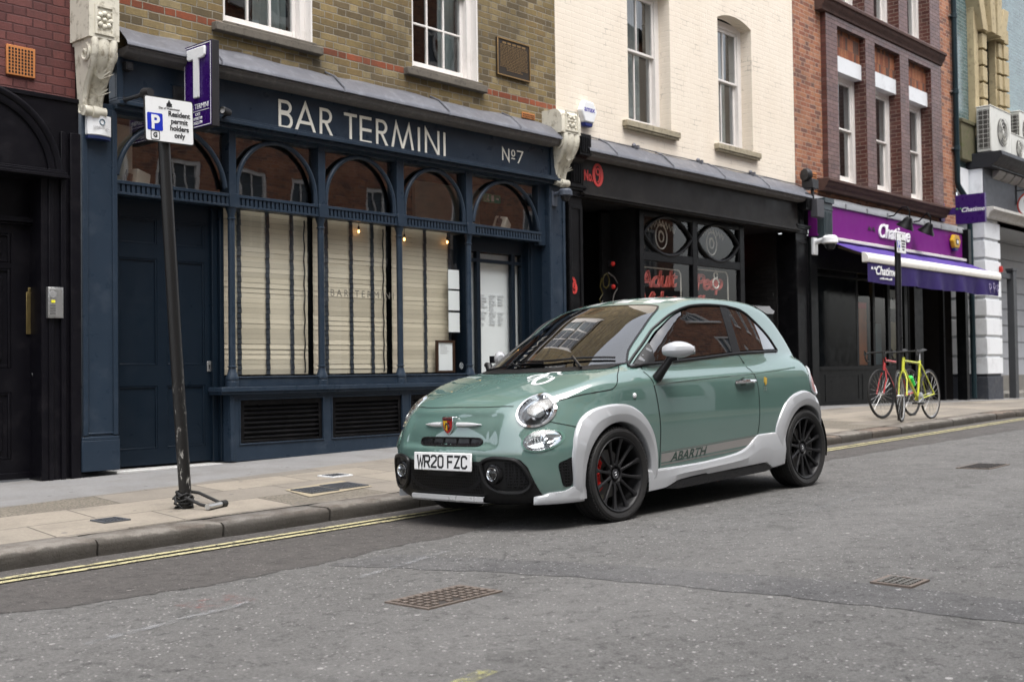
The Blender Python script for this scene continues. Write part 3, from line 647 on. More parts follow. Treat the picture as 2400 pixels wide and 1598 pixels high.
def corbel(root, xa, xb, zt, zb, yf, tall, mat, label):
    """Carved console: block with a rosette panel above an acanthus scroll."""
    w = xb - xa; m = MB(); zb1 = zb + .60
    if tall: m.box(xa - .02, xb + .01, yf - .03, 9.36, zb1 + .02, zt)
    else:
        P = [(9.40, zb1 + .02), (yf - .03, zb1 + .02), (yf - .03, zt - .16)] + [(yf + .09 - .12 * math.cos(a), zt - .16 + .14 * math.sin(a)) for a in [math.pi / 2 * i / 6 for i in range(1, 7)]] + [(9.40, zt - .02)]
        m.prism(P, 'x', xa - .04, xb + .01)
    for a, b, c, d in ((xa + .03, xb - .04, zb1 + .05, zb1 + .07), (xa + .03, xb - .04, zb1 + .28, zb1 + .30)): m.box(a, b, yf - .042, yf - .03, c, d)
    for a in (xa + .03, xb - .06): m.box(a, a + .02, yf - .042, yf - .03, zb1 + .07, zb1 + .28)
    cx, cz = (xa + xb) / 2 - .005, zb1 + .175
    for i in range(8):
        a = i * math.pi / 4; m.ball((cx + .055 * math.cos(a), yf - .034, cz + .055 * math.sin(a)), (.024, .016, .024), 8, 6)
    m.ball((cx, yf - .036, cz), (.02, .02, .02), 8, 6)
    for sx in (-1, 1):
        for sz in (-1, 1): m.ball((cx + sx * .075, yf - .032, cz + sz * .075), (.017, .012, .017), 6, 5)
    # S-scroll body: side profile y(z), full width, narrowing downwards
    n = 22; prof = []
    for i in range(n + 1):
        t = i / n; z = zb1 + .02 - (zb1 - zb - .02) * t
        y = yf - .02 + .20 * (t ** 1.1) - .035 * math.sin(t * math.pi * 2.0) ; prof.append((y, z, .5 - .13 * t))
    cx = (xa + xb) / 2
    for side in (-1, 0, 1):
        P = []
        for y, z, hw in prof:
            c0 = {-1: -1, 0: -.42, 1: .42}[side]; c1 = {-1: -.42, 0: .42, 1: 1}[side]
            P.append([(cx + w * hw * (c0 + (c1 - c0) * j / 6), y - .028 * math.sin(math.pi * j / 6) * (1 if side else .6) + .006, z) for j in range(7)])
        m.grid(P)
    for s in (-1, 1):
        ys = [(cx + s * w * hw, y, z) for y, z, hw in prof]; yb = [(cx + s * w * hw, 9.32, z) for y, z, hw in prof]
        m.grid([ys, yb])
        sp = [(cx + s * w * .5, yf + .075 + (.085 - .0055 * i) * math.cos(i * .55 + 2), zb1 - .10 + (.085 - .0055 * i) * math.sin(i * .55 + 2)) for i in range(15)]
        m.tube(sp, .013, 6)
        sp = [(cx + s * w * .37, yf + .20 + (.055 - .004 * i) * math.cos(-i * .55 + 1), zb + .055 + (.055 - .004 * i) * math.sin(-i * .55 + 1)) for i in range(12)]
        m.tube(sp, .011, 6)
    m.tube([(cx - w * .40, yf + .155, zb + .035), (cx + w * .40, yf + .155, zb + .035)], .045, 12); m.tube([(cx - w * .12, yf + .15, zb + .03), (cx + w * .12, yf + .15, zb + .03)], .054, 12)
    for r_, (z, y, L, nl) in enumerate(((zb + .34, yf + .085, .11, 3), (zb + .20, yf + .12, .10, 3))):       # acanthus leaves
        for j in range(-nl, nl + 1):
            a = j * .34; P = []
            for q in range(5):
                t = q / 4; rr_ = L * t; wd = .026 * math.sin(math.pi * (.15 + .8 * t))
                P.append([(cx + rr_ * math.sin(a) + e * wd * math.cos(a), y - .04 - .05 * t * t + abs(e) * .008, z - .05 + rr_ * math.cos(a) * .9) for e in (-1, 0, 1)])
            m.grid(P)
    for i in range(6): m.ball((cx, yf - .012 + i * .012, zb1 - .03 - i * .035), .014, 8, 6)
    m.box(cx - w * .5, cx + w * .5, yf - .01, 9.35, zb1 - .01, zb1 + .02)
    c = m.build('corbel', CORB, root, bevel=0, angle=45); c['label'] = label
    return c
corbel(bB, 4.905, 5.150, 4.45, 3.165, 9.06, True, CORB, 'white carved corbel with a tall square block, left end of the navy shopfront')
corbel(bB, 11.13, 11.45, 4.20, 3.26, 9.06, False, CORB, 'white carved corbel with a round-topped block, between the navy and black shopfronts')
# arched lights over a reeded band on slender columns
posts = [(6.44, 6.52), (7.51, 7.60), (8.585, 8.69), (9.665, 9.77)]
bays = [(5.27, 6.44), (6.52, 7.51), (7.60, 8.585), (8.69, 9.665), (9.77, 10.99)]
m = MB()
for a, b in posts: m.box(a, b, 9.30, 9.42, 2.655, 3.27)
m.box(5.265, 5.285, 9.31, 9.42, 2.655, 3.27); m.box(10.97, 11.11, 9.33, 9.5, 2.5, 3.27)
for a, b in bays:
    r = (b - a) / 2; cx = (a + b) / 2; top = 3.235
    pts = [(cx + (r - .022) * math.cos(t), 9.325, top - r + r * math.sin(t) - .02) for t in [math.pi * i / 24 for i in range(25)]]
    if top - r > 2.68: pts = [(b - .022, 9.325, 2.655)] + pts + [(a + .022, 9.325, 2.655)]
    pts = [p for p in pts if p[2] >= 2.64]
    m.tube(pts, .024, 10)
m.box(5.27, 10.99, 9.31, 9.42, 3.235, 3.275)
m.build('arch_frame', NAVY, bB, bevel=.004)
m = MB(); m.box(5.27, 10.985, 9.315, 9.42, 2.54, 2.652); m.box(5.27, 10.985, 9.285, 9.32, 2.628, 2.657); m.box(5.27, 10.985, 9.285, 9.32, 2.535, 2.556)
for a, b in bays:
    n = max(8, int((b - a) / .048))
    for i in range(n): x = a + (b - a) * (i + .5) / n; m.box(x - .0155, x + .0155, 9.293, 9.318, 2.556, 2.628)
for a, b in posts: m.box(a - .012, b + .012, 9.272, 9.32, 2.53, 2.66)
m.build('reeded_band', NAVY, bB, bevel=.002, segs=1)
for a, b in posts:
    m = MB(); cx = (a + b) / 2
    m.lathe([(.062, .83), (.062, .885), (.055, .892), (.062, .905), (.058, .93), (.045, .965), (.036, 1.0), (.034, 1.02), (.044, 1.022), (.044, 1.032), (.034, 1.036), (.0335, 2.42), (.043, 2.422), (.043, 2.432), (.034, 2.436), (.036, 2.47), (.05, 2.51), (.056, 2.54)], (cx, 9.33, 0), 'z', 20)
    m.build('column', NAVY, bB)
m = MB(); m.box(6.30, 9.80, 9.235, 9.46, .79, .835); m.box(6.31, 9.80, 9.25, 9.46, .765, .79); m.box(6.45, 9.80, 9.32, 9.44, .835, .93); m.box(6.45, 9.80, 9.31, 9.44, .918, .932)
m.build('window_sill', NAVY, bB, bevel=.004)
m = MB(); vx = [(6.545, 7.54), (7.66, 8.625), (8.75, 9.62)]
wall(m, 6.425, 9.80, .135, .79, 9.30, [(a, b, .297, .71, .05) for a, b in vx]); m.add([(6.425, 9.30, .135), (6.425, 9.46, .135), (6.425, 9.46, .79), (6.425, 9.30, .79)], [(0, 1, 2, 3)])
for a, b in vx:
    for q in ((a - .012, b + .012, .71, .722), (a - .012, b + .012, .285, .297)): m.box(q[0], q[1], 9.29, 9.302, q[2], q[3])
    for q in ((a - .012, a), (b, b + .012)): m.box(q[0], q[1], 9.291, 9.302, .297, .71)
m.box(6.43, 6.47, 9.288, 9.30, .14, .76)
m.build('stall_riser', NAVY, bB, bevel=.003)
for a, b in vx:
    m = MB(); m.box(a, b, 9.345, 9.35, .297, .71)
    for q in ((a, b, .66, .71), (a, b, .297, .325)): m.box(q[0], q[1], 9.312, 9.35, q[2], q[3])
    for q in ((a, a + .055), (b - .04, b)): m.box(q[0], q[1], 9.314, 9.35, .325, .66)
    for i in range(7):
        z = .355 + i * .046; P = [(9.315, z - .006), (9.345, z + .022), (9.345, z + .014), (9.318, z - .012)]
        m.prism(P, 'x', a + .055, b - .04)
    for q in (a + .09, (a + b) / 2, b - .09):
        for z in (.688, .31): m.ball((q, 9.311, z), .006, 6, 4)
    m.build('vent_grille', BLACK, bB, bevel=.0015, segs=1)
# shop windows: panes, blinds and what stands behind them
for a, b in bays[1:4]:
    m = MB(); m.add([(a - .02, 9.40, .93), (b + .02, 9.402, .93), (b + .02, 9.40, 2.54), (a - .02, 9.402, 2.54)], [(0, 1, 2, 3)])
    sw = m.build('shop_window', GLASS_S, bB)
    m = MB(); bx = b + .01 if b < 9.5 else 9.60
    z = .95; i = 0
    while z < 2.52:
        e_ = rnd.uniform(-.0035, .0035); P = [[(x, 9.5035 - e_ + .0012 * math.sin(i * 1.7 + x), z), (x, 9.5045 + e_ + .0012 * math.sin(i * 1.7 + x), z + .0486)] for x in (a - .01, (a + bx) / 2, bx)]; m.grid(P, False); z += .050; i += 1
    bl = m.build('blind', plain('cream_blind_slats', (.60, .53, .41), .6, .10, 3), sw)
    m = MB()
    for q in ((.16, .50, .80) if b < 9.5 else (.10, .50, .90)):
        x = a + (b - a) * q; P = []
        for i in range(33):
            z = .95 + i * .05; e = .003 * math.sin(i * 2.2); P += [[(x - .024 + e, 9.488, z), (x + .024 + e, 9.488, z)], [(x - .024 + e, 9.494, z + .048), (x + .024 + e, 9.494, z + .048)]]
        m.grid(P, False)
    m.build('ladder_tape', plain('navy_blind_tape', (.030, .036, .045), .8, .2), bl)
    if b < 9.5:
        m = MB(); m.tube([(b - .045 + .006 * math.sin(i * 1.3), 9.485, .96 + i * .05) for i in range(32)], .007, 6); m.build('blind_cord', RUBBER, bl)
wt = text('BAR TERMINI', .105, 'window_lettering', plain('frosted_lettering', (.12, .115, .10), .5), bB, face_m(8.17, 9.396, 1.748), .0005, space=1.55, sx=.98)
for a, b in bays:
    m = MB(); m.add([(a - .02, 9.38, 2.64), (b + .02, 9.381, 2.64), (b + .02, 9.38, 3.26), (a - .02, 9.379, 3.26)], [(0, 1, 2, 3)]); m.build('fanlight', GLASS, bB)
m = MB(); m.box(5.0, 11.2, 9.55, 12.5, .1, 3.4); m.f.pop(2); m.sm.pop(); m.mi.pop()
m.build('room', plain('bar_interior', (.06, .055, .05), .9, .2), bB)
m = MB(); m.box(5.3, 5.62, 9.62, 9.66, 2.6, 3.22); m.box(9.85, 11.0, 10.35, 10.4, 2.5, 3.3); m.build('interior_wall', plain('cream_wall', (.55, .50, .40), .9), bB)
# left door
m = MB(); dp = []
for xa, xb in ((5.39, 5.78), (5.87, 6.28)): dp += [(xa, xb, 2.14, 2.37), (xa, xb, 1.045, 2.01), (xa, xb, .29, .86)]
panelled(m, 5.265, 6.34, .15, 2.52, 9.48, dp, .014, .018)
m.box(5.265, 6.34, 9.478, 9.62, 2.52, 2.60)
dB = m.build('door', NAVY_D, bB, bevel=.003)
m = MB(); m.box(6.30, 6.345, 9.470, 9.48, .985, 1.08); lk = m.build('lock_plate', STEEL, dB, bevel=.002)
m = MB(); m.lathe([(0, -.013), (.009, -.013), (.009, 0)], (6.322, 9.48, 1.04), 'y', 12); m.box(6.318, 6.326, 9.467, 9.48, 1.01, 1.035); m.build('keyhole', VOID, lk)
m = MB()
for a, b, y in ((6.34, 6.40, 9.44), (6.40, 6.445, 9.40)): m.box(a, b, y, 9.62, .14, 2.53)
m.build('door_frame', NAVY_D, bB, bevel=.006)
m = MB(); m.box(5.27, 6.35, 9.30, 9.62, .095, .128); m.build('door_sill', plain('aluminium_sill', (.62, .62, .6), .4, .1, 6, .4), bB, bevel=.004)
# right-hand glazed door with a white paper sheet behind it
m = MB()
for a, b in ((9.78, 9.83), (10.005, 10.065), (10.625, 10.685), (10.80, 10.86)): m.box(a, b, 9.47, 9.53, .2, 2.38)
m.box(9.77, 10.86, 9.468, 9.53, 2.245, 2.285); m.box(9.77, 10.86, 9.466, 9.53, 2.37, 2.54); m.box(9.77, 10.86, 9.472, 9.53, .16, .42)
m.box(10.86, 11.11, 9.40, 9.62, .14, 2.56); m.box(10.89, 10.92, 9.385, 9.40, .14, 2.5); m.box(9.70, 9.78, 9.36, 9.56, .14, 2.54)
dR = m.build('door', NAVY_D, bB, bevel=.003)
m = MB(); m.add([(9.78, 9.50, .42), (10.86, 9.50, .42), (10.86, 9.50, 2.37), (9.78, 9.50, 2.37)], [(0, 1, 2, 3)]); m.build('glass', GLASS_S, dR)
m = MB(); m.add([(9.80, 9.56, .4), (10.83, 9.565, .4), (10.83, 9.56, 2.36), (9.80, 9.555, 2.36)], [(0, 1, 2, 3)]); ps = m.build('paper_sheet', PAPER, dR)
m = MB()
for i in range(11):
    for xa, L in ((10.10, .16), (10.30, .12), (10.45, .11)):
        if rnd.random() < .85: m.box(xa, xa + L * rnd.uniform(.6, 1), 9.548, 9.552, 1.86 - i * .034, 1.869 - i * .034)
m.build('printed_text', plain('pale_grey_print', (.62, .63, .65), .8), ps)
m = MB(); m.lathe([(.0, -.03), (.012, -.03), (.012, 0)], (9.82, 9.47, 1.12), 'y', 10); m.tube([(9.82, 9.44, 1.12), (9.90, 9.44, 1.12)], .008, 8); m.build('handle', STEEL, dR)
# ================================================================== C: cream painted house with the black No. 9 shopfront
bC = thing('corner_show_building', 'cream-painted brick house above the black No. 9 shopfront', 'building', (14.4, 9.35, .1))
m = MB(); wall(m, 11.37, 17.60, 3.6, 9.6, 9.351, [(12.93, 13.96, 4.33, 6.38, .21), (15.25, 16.245, 4.33, 6.38, .21)])
for xa, xb in ((12.93, 13.96), (15.25, 16.245)):                        # segmental heads
    cx = (xa + xb) / 2; hw = (xb - xa) / 2; rise = .10; rad = (hw * hw + rise * rise) / (2 * rise)
    pts = [(cx - hw + 2 * hw * i / 16, 6.38 - rise + math.sqrt(rad * rad - (2 * hw * i / 16 - hw) ** 2) - (rad - rise)) for i in range(17)]
    m.prism([(xa - .001, 6.385)] + [(x, z) for x, z in pts] + [(xb + .001, 6.385)], 'y', 9.3512, 9.56)
m.build('wall', BR_CREAM, bC)
for xa, xb, ct in ((12.93, 13.96, ([(12.95, 13.2), (13.5, 13.8)], CURT)), (15.25, 16.245, ([(15.85, 16.15)], CURT))):
    w = sash(bC, xa, xb, 4.345, 6.30, 9.565, 2, 1, 5.44, fr=.10, curtain=ct)
    m = MB(); m.box(xa - .15, xb + .12, 9.265, 9.56, 4.245, 4.33); m.box(xa - .13, xb + .10, 9.28, 9.4, 4.215, 4.245); m.build('sill', plain('stained_stone_sill', (.33, .29, .21), .9, .3, 7, bump=.4, bscale=30, dirt=((.07, .06, .045), .9), streak=True), w, bevel=.008)
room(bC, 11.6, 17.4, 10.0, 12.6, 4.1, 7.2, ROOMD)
cc = lead_cornice(bC, 11.66, 17.60, 3.985, 3.735, 3.65, 9.352, 9.045, [12.25, 13.55, 14.9, 16.2])
m = MB(); m.tube([(11.7 + i * .37, 9.335, 3.99 + .004 * math.sin(i * 2)) for i in range(17)], .007, 6)
for x in (13.0, 14.6, 16.1): m.ball((x, 9.32, 4.005), (.035, .03, .035), 10, 6); m.box(x - .02, x + .02, 9.24, 9.33, 3.95, 4.0)
m.build('cable', LEAD, cc)
m = MB(); m.box(11.72, 17.40, 9.21, 9.35, 3.215, 3.70); m.box(11.70, 17.42, 9.165, 9.35, 3.185, 3.215); m.box(11.72, 17.40, 9.19, 9.35, 3.16, 3.185)
fC = m.build('fascia', FASC, bC, bevel=.004)
text('No.', .19, 'lettering', REDL, fC, face_m(11.83, 9.206, 3.38), .003, bold=.004, sx=.62)
m = MB()
def fat_nine(m, cx, cz, h, y):
    w = h * .38
    out = [(cx + w * math.cos(a), cz + h / 2 * math.sin(a)) for a in [2 * math.pi * i / 36 for i in range(37)]]
    inn = lambda f, dz, fx: [(cx + f * w * math.cos(a) * fx, cz + dz + h / 2 * f * math.sin(a)) for a in [2 * math.pi * i / 36 for i in range(37)]]
    a1 = inn(.78, 0, .66)
    for i in range(36): m.prism([out[i], out[i + 1], a1[i + 1], a1[i]], 'y', y, y + .006)
    cz2 = cz + h * .14; b0 = [(cx + w * .42 * math.cos(a), cz2 + h * .17 * math.sin(a)) for a in [2 * math.pi * i / 20 for i in range(21)]]
    b1 = [(cx + w * .22 * math.cos(a), cz2 + h * .10 * math.sin(a)) for a in [2 * math.pi * i / 20 for i in range(21)]]
    for i in range(20): m.prism([b0[i], b0[i + 1], b1[i + 1], b1[i]], 'y', y - .0012, y + .005)
    m.prism([(cx + w * .22, cz + h * .2), (cx + w * .45, cz + h * .2), (cx + w * .42, cz - h * .12), (cx + w * .1, cz - h * .34), (cx - w * .2, cz - h * .30), (cx + w * .1, cz - h * .26), (cx + w * .22, cz - h * .1)], 'y', y - .0006, y + .0055)
fat_nine(m, 12.03, 3.475, .30, 9.204); m.build('lettering', REDL, fC)
def black_pilaster(xa, xb, mat, name='pilaster'):
    m = MB(); m.box(xa, xb, 9.25, 9.6, .16, 3.16); m.box(xa - .015, xb + .015, 9.235, 9.5, .16, .5)
    for a in (xa, xb - .05): m.box(a, a + .05, 9.238, 9.25, .55, 3.05)
    m.box(xa + .05, xb - .05, 9.239, 9.25, 3.0, 3.05)
    for i, (z0, z1, e) in enumerate(((3.155, 3.175, .01), (3.175, 3.235, -.0), (3.235, 3.265, .025), (3.265, 3.30, .04))): m.box(xa - e, xb + e, 9.235 - e, 9.5, z0, z1)
    return m.build(name, mat, bC, bevel=.004)
def fluted_bracket(root, xa, xb, z0, z1, mat, name='bracket'):
    m = MB(); zc = z1 - .27
    P = [(9.35, z0), (9.215, z0), (9.21, z0 + .25)] + [(9.21 - .145 * (1 - math.cos(t)), z0 + .25 + (zc - z0 - .25) * math.sin(t)) for t in [math.pi / 2 * i / 6 for i in range(1, 7)]] + [(9.065, z1), (9.35, z1)]
    m.prism(P, 'x', xa, xb)
    w = xb - xa
    for i in range(5):
        x = xa + w * (.14 + .155 * i); m.box(x, x + w * .08, 9.053, 9.066, zc + .03, z1 - .04); m.box(x, x + w * .08, 9.199, 9.216, z0 + .03, z0 + .27)
    return m.build(name, mat, root, bevel=.003)
pc = black_pilaster(11.47, 11.74, BLACK)
text('No.', .085, 'lettering', REDL, pc, face_m(11.555, 9.246, 2.065, 8), .002, bold=.002, sx=.65)
m = MB(); fat_nine(m, 11.56, 1.99, .15, 9.244); m.build('lettering', REDL, pc)
fluted_bracket(bC, 11.49, 11.72, 3.30, 3.93, BLACK); black_pilaster(17.39, 17.79, BLACK)
fluted_bracket(bC, 17.42, 17.60, 3.28, 3.80, BLACK)
# central glazed screen between two open lobbies
m = MB(); y0, y1 = 9.39, 9.46
for a, b in ((13.20, 13.30), (14.53, 14.65), (15.86, 15.985)): m.box(a, b, y0, y1, .2, 3.16)
for c, d in ((3.09, 3.165), (2.47, 2.585), (.75, .86)): m.box(13.21, 15.975, y0 + .004, y1, c, d)
m.box(13.21, 15.975, y0 + .006, y1, .16, .34); m.box(13.25, 15.9, y0 + .03, y1, .34, .75)
for cx in (13.91, 15.25):                                              # eye-shaped tracery
    hw, hh, zc = .60 if cx < 15 else .585, .275, 2.84
    rad = (hw * hw + hh * hh) / (2 * hh); off = rad - hh; a = math.asin(hw / rad)
    for s in (1, -1):
        m.tube([(cx + rad * math.sin(t), 9.405, zc + s * (rad * math.cos(t) - off)) for t in [-a + 2 * a * i / 20 for i in range(21)]], .026, 8)
    for sx in (-1, 1):
        for s in (1, -1): m.tube([(cx + sx * (hw * .99 + .03 - .035 * (1 - t)), 9.41, zc + s * .27 * (1 - t)) for t in (0, .4, 1)], .018, 6)
scr = m.build('window_screen', BLACK, bC, bevel=.003)
m = MB(); m.add([(13.28, 9.43, .8), (15.9, 9.432, .8), (15.9, 9.43, 3.12), (13.28, 9.428, 3.12)], [(0, 1, 2, 3)]); m.build('glass', GLASS_S, scr)
NEONW = plain('unlit_white_neon_tube', (.62, .58, .52), .3, .05); NEONR = plain('unlit_red_neon_tube', (.38, .060, .045), .3, .15); NEONY = plain('unlit_yellow_neon_tube', (.085, .07, .015), .3, .1)
for cx in (13.91, 15.25):
    m = MB()
    for r in (.065, .155): m.tube([(cx + r * .92 * math.cos(a), 9.52, 2.845 + r * 1.12 * math.sin(a)) for a in [2 * math.pi * i / 24 for i in range(24)]], .009, 6, True)
    m.tube([(cx - .02 + .045 * math.cos(a), 9.515, 2.885 + .045 * math.sin(a)) for a in [i * .35 for i in range(12)]], .008, 6)
    zz = [(cx - .36 + i * .04, 9.52, 2.97 + .11 * math.cos((i - 9) / 9 * 1.4) - (.09 if i % 2 else 0)) for i in range(19)]
    m.tube(zz, .007, 6)
    tag(m.build('neon_eye', NEONW), 'unlit white neon eye with lashes hanging in the ' + ('left' if cx < 14.5 else 'right') + ' eye-shaped pane', 'neon sign', 'neon eyes')
m = MB(); m.tube([(13.30, 9.5, 2.385), (14.28, 9.5, 2.385)] + [(14.28 + .08 * math.sin(a), 9.5, 2.305 + .08 * math.cos(a)) for a in (.5, 1.1, 1.57)] + [(14.36, 9.5, 1.0)], .009, 6)
nv = thing('neon_sign', 'red Adult Video neon lettering in the left window of the black shopfront', 'neon sign', (13.8, 9.5, 1.9), group='red neon window signs')
m.build('border_tube', NEONW, nv)
text('Adult', .33, 'lettering', NEONR, nv, face_m(13.77, 9.5, 2.12, -3), outline=.0105, shear=.25, space=.86, sx=1.42)
text('Video', .33, 'lettering', NEONR, nv, face_m(13.80, 9.5, 1.82, -3), outline=.0105, shear=.25, space=.86, sx=1.38)
nv2 = thing('neon_sign', 'red Peep Show neon lettering in the right window of the black shopfront', 'neon sign', (15.1, 9.5, 1.9), group='red neon window signs')
m = MB(); m.tube([(14.66, 9.5, 2.43), (15.58, 9.5, 2.43)] + [(15.58 + .08 * math.sin(a), 9.5, 2.35 + .08 * math.cos(a)) for a in (.5, 1.1, 1.57)] + [(15.66, 9.5, 1.0)], .009, 6); m.build('border_tube', NEONW, nv2)
text('Peep', .33, 'lettering', NEONR, nv2, face_m(15.12, 9.5, 2.14, -3), outline=.0105, shear=.25, space=.86, sx=1.30)
text('Show', .33, 'lettering', NEONR, nv2, face_m(15.12, 9.5, 1.82, -3), outline=.0105, shear=.25, space=.86, sx=1.15)
m = MB(); m.tube([(15.30 + .05 * math.cos(a), 9.49, 2.36 + .05 * math.sin(a)) for a in [i * .5 for i in range(13)]], .012, 6); m.tube([(15.30 + .085 * math.cos(a), 9.49, 2.24 + .075 * math.sin(a)) for a in [i * .5 for i in range(13)]], .013, 6)
m.build('figure_tube', NEONW, nv2)
# lobbies
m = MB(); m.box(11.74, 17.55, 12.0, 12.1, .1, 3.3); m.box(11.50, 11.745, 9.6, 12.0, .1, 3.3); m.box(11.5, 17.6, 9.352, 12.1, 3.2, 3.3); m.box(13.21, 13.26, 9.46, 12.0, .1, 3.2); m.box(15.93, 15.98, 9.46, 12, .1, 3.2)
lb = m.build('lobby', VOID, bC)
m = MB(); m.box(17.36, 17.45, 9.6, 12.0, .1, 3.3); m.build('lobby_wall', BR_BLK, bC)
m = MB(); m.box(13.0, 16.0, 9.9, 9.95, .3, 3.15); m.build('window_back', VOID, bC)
m = MB(); pts = [(.0, .36), (-.06, .33), (-.10, .26), (-.08, .18), (-.02, .15), (.04, .2), (.05, .28), (.02, .33)]
m.tube([(12.98 + a, 9.8, 1.93 + b) for a, b in pts], .007, 6, True); m.tube([(12.86, 9.8, 2.22), (12.82, 9.8, 2.10), (12.88, 9.8, 2.0), (12.80, 9.8, 1.92), (12.86, 9.8, 1.84)], .007, 6)
nl = tag(m.build('neon_figure', NEONY), 'unlit yellow and white neon figure outline in the dark left lobby of the black shopfront', 'neon sign')
m = MB(); m.tube([(13.0, 9.79, 2.30), (13.14, 9.79, 2.24), (13.24, 9.79, 2.13), (13.12, 9.79, 2.0), (13.10, 9.79, 1.92), (13.15, 9.79, 1.84), (13.05, 9.79, 1.78)], .008, 6); m.tube([(12.86, 9.79, 1.9), (12.78, 9.79, 1.82), (12.80, 9.79, 1.70), (12.95, 9.79, 1.62)], .008, 6)
m.build('outline_tube', plain('dusty_neon_tube', (.16, .15, .14), .4), nl, world=True)
LRED = lamp('dim_red_lamp', (.40, .02, .015), .10)
for z, w_ in ((2.43, 'upper'), (2.11, 'lower')):
    t = thing('lobby_lamp', w_ + ' small red lamp in the dark left lobby', 'lamp', (13.11, 9.84, z), group='small red lobby lamps')
    m = MB(); m.ball((13.11, 9.79, z), .032, 10, 8); m.build('bulb', LRED, t); m = MB(); m.lathe([(.04, .06), (.04, .03), (.02, 0)], (13.11, 9.79, z), 'y', 10); m.build('holder', PLASTB, t)
m = MB(); m.box(16.90, 17.22, 10.6, 10.66, 2.86, 3.08); t = tag(m.build('light_box', lamp('dim_red_light_box', (.35, .02, .015), .35)), 'dim red light box high in the right lobby of the black shopfront', 'light box')
# ================================================================== D: red brick house with the purple bubble-tea shop
bD = thing('red_brick_building', 'red brick house with glazed brown window bays above the purple tea shop', 'building', (21.2, 9.35, .1))
m = MB(); wall(m, 17.60, 24.62, 3.6, 11.0, 9.35, [(18.65, 23.62, 4.0, 10.5, .02)]); m.build('wall', BR_RED, bD)
rec = [(19.03, 20.155), (20.545, 21.66), (22.06, 23.165)]
m = MB(); wall(m, 18.62, 23.65, 4.18, 10.4, 9.25, [(a, b, 4.18, 6.93, .30) for a, b in rec] + [(a, b, 7.42, 9.9, .30) for a, b in rec]); m.box(18.60, 18.63, 9.249, 9.36, 4.18, 10.4); m.box(23.645, 23.68, 9.249, 9.36, 4.18, 10.4)
m.build('window_bay_front', BR_GLZ, bD)
for a, b in rec:
    for z0, z1 in ((4.18, 6.93), (7.42, 9.9)): MB().box(b - .006, b - .001, 9.253, 9.55, z0, z1).build('reveal', BR_PALEJ, bD)
for a, b in rec: MB().box(a, b, 9.36, 9.56, 6.44, 6.93).build('brick_panel', BR_ORNG, bD)
for a, b in rec:
    m = MB(); m.box(a, b + .0, 9.335, 9.56, 6.165, 6.45); m.build('lintel', WHITES, bD, bevel=.006)
    sash(bD, a, b, 4.27, 6.165, 9.50, 1, 1, 5.25, fr=.11, curtain=([(a + .12, a + .35), (a + .62, a + .95)], CURT))
    sash(bD, a, b, 7.5, 9.5, 9.50, 1, 1, 8.5, fr=.11, curtain=([(a + .62, a + .95)], CURT))
def stone_cornice(root, x0, x1, z0, z1, yf, mat, name='string_course'):
    h = z1 - z0; m = MB(); P = [(9.36, z1 + .02), (yf, z1), (yf, z1 - h * .22), (yf + .03, z1 - h * .28), (yf + .045, z1 - h * .55), (yf + .085, z1 - h * .7), (yf + .10, z0), (9.36, z0)]
    m.prism(P, 'x', x0, x1); return m.build(name, mat, root, bevel=.006)
DKST = plain('sooty_brown_stone', (.075, .042, .034), .8, .3, 5, bump=.25, dirt=((.02, .016, .014), .8))
stone_cornice(bD, 18.40, 23.70, 6.98 + .10, 7.32, 9.12, DKST); stone_cornice(bD, 18.36, 23.72, 3.96, 4.16, 9.11, DKST)
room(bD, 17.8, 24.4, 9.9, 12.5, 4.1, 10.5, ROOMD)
m = MB(); m.box(18.14, 18.34, 9.335, 9.352, 3.93, 4.26)
ab = m.build('air_brick', TERRA, bD, bevel=.004); m = MB()
for i in range(8): m.box(18.16, 18.32, 9.331, 9.338, 3.955 + i * .037, 3.972 + i * .037)
m.build('air_slot', plain('air_slot_shadow', (.08, .03, .02), .9), ab)
m = MB(); P = []
for i in range(31):
    x = 17.8 + (24.6 - 17.8) * i / 30; w = .006 * math.sin(x * 4); P.append([(x, 9.35, 3.885 + w), (x, 9.22, 3.84 + w), (x, 9.17, 3.76 + w), (x, 9.165, 3.70), (x, 9.2, 3.69)])
m.grid(P)
for i in range(8): m.box(18.2 + i * .85, 18.24 + i * .85, 9.155, 9.18, 3.69, 3.78)
m.build('lead_flashing', plain('pale_lead', (.24, .245, .255), .45, .25, 4, metal=.3, bump=.25, bscale=8, dirt=((.38, .38, .40), .5)), bD, angle=60)
m = MB(); m.box(18.02, 24.46, 9.19, 9.35, 3.18, 3.70); m.box(18.0, 24.46, 9.17, 9.35, 3.15, 3.18)
fD = m.build('fascia', PURPL, bD, bevel=.003)
text('Chatime', .36, 'lettering', plain('white_letters', (.8, .8, .8), .3), fD, face_m(21.05, 9.175, 3.315), .012, shear=.30, bold=.006, sx=1.12)
def leaf_mark(m, x, y, z, s, flip=1):
    for k, (dx, rot) in enumerate(((0, .5), (.42 * s * flip, -.6))):
        P = []
        for i in range(7):
            t = i / 6; w = .16 * s * math.sin(math.pi * t) ** .8; cx = x + dx + flip * (t - .5) * .35 * s; cz = z + .16 * s * math.sin(math.pi * t * .9 + .3) + rot * .1 * s * (t - .5)
            P.append([(cx, y, cz - w * .5), (cx, y, cz + w * .5)])
        m.grid(P, False)
m = MB(); leaf_mark(m, 20.02, 9.18, 3.38, .42); m.build('leaf_mark', plain('dark_leaf_mark', (.02, .02, .02), .4), fD)
m = MB(); m.box(18.03, 18.33, 9.06, 9.35, 3.13, 3.70)
for i in range(5): m.box(18.065 + i * .05, 18.09 + i * .05, 9.048, 9.062, 3.2, 3.55)
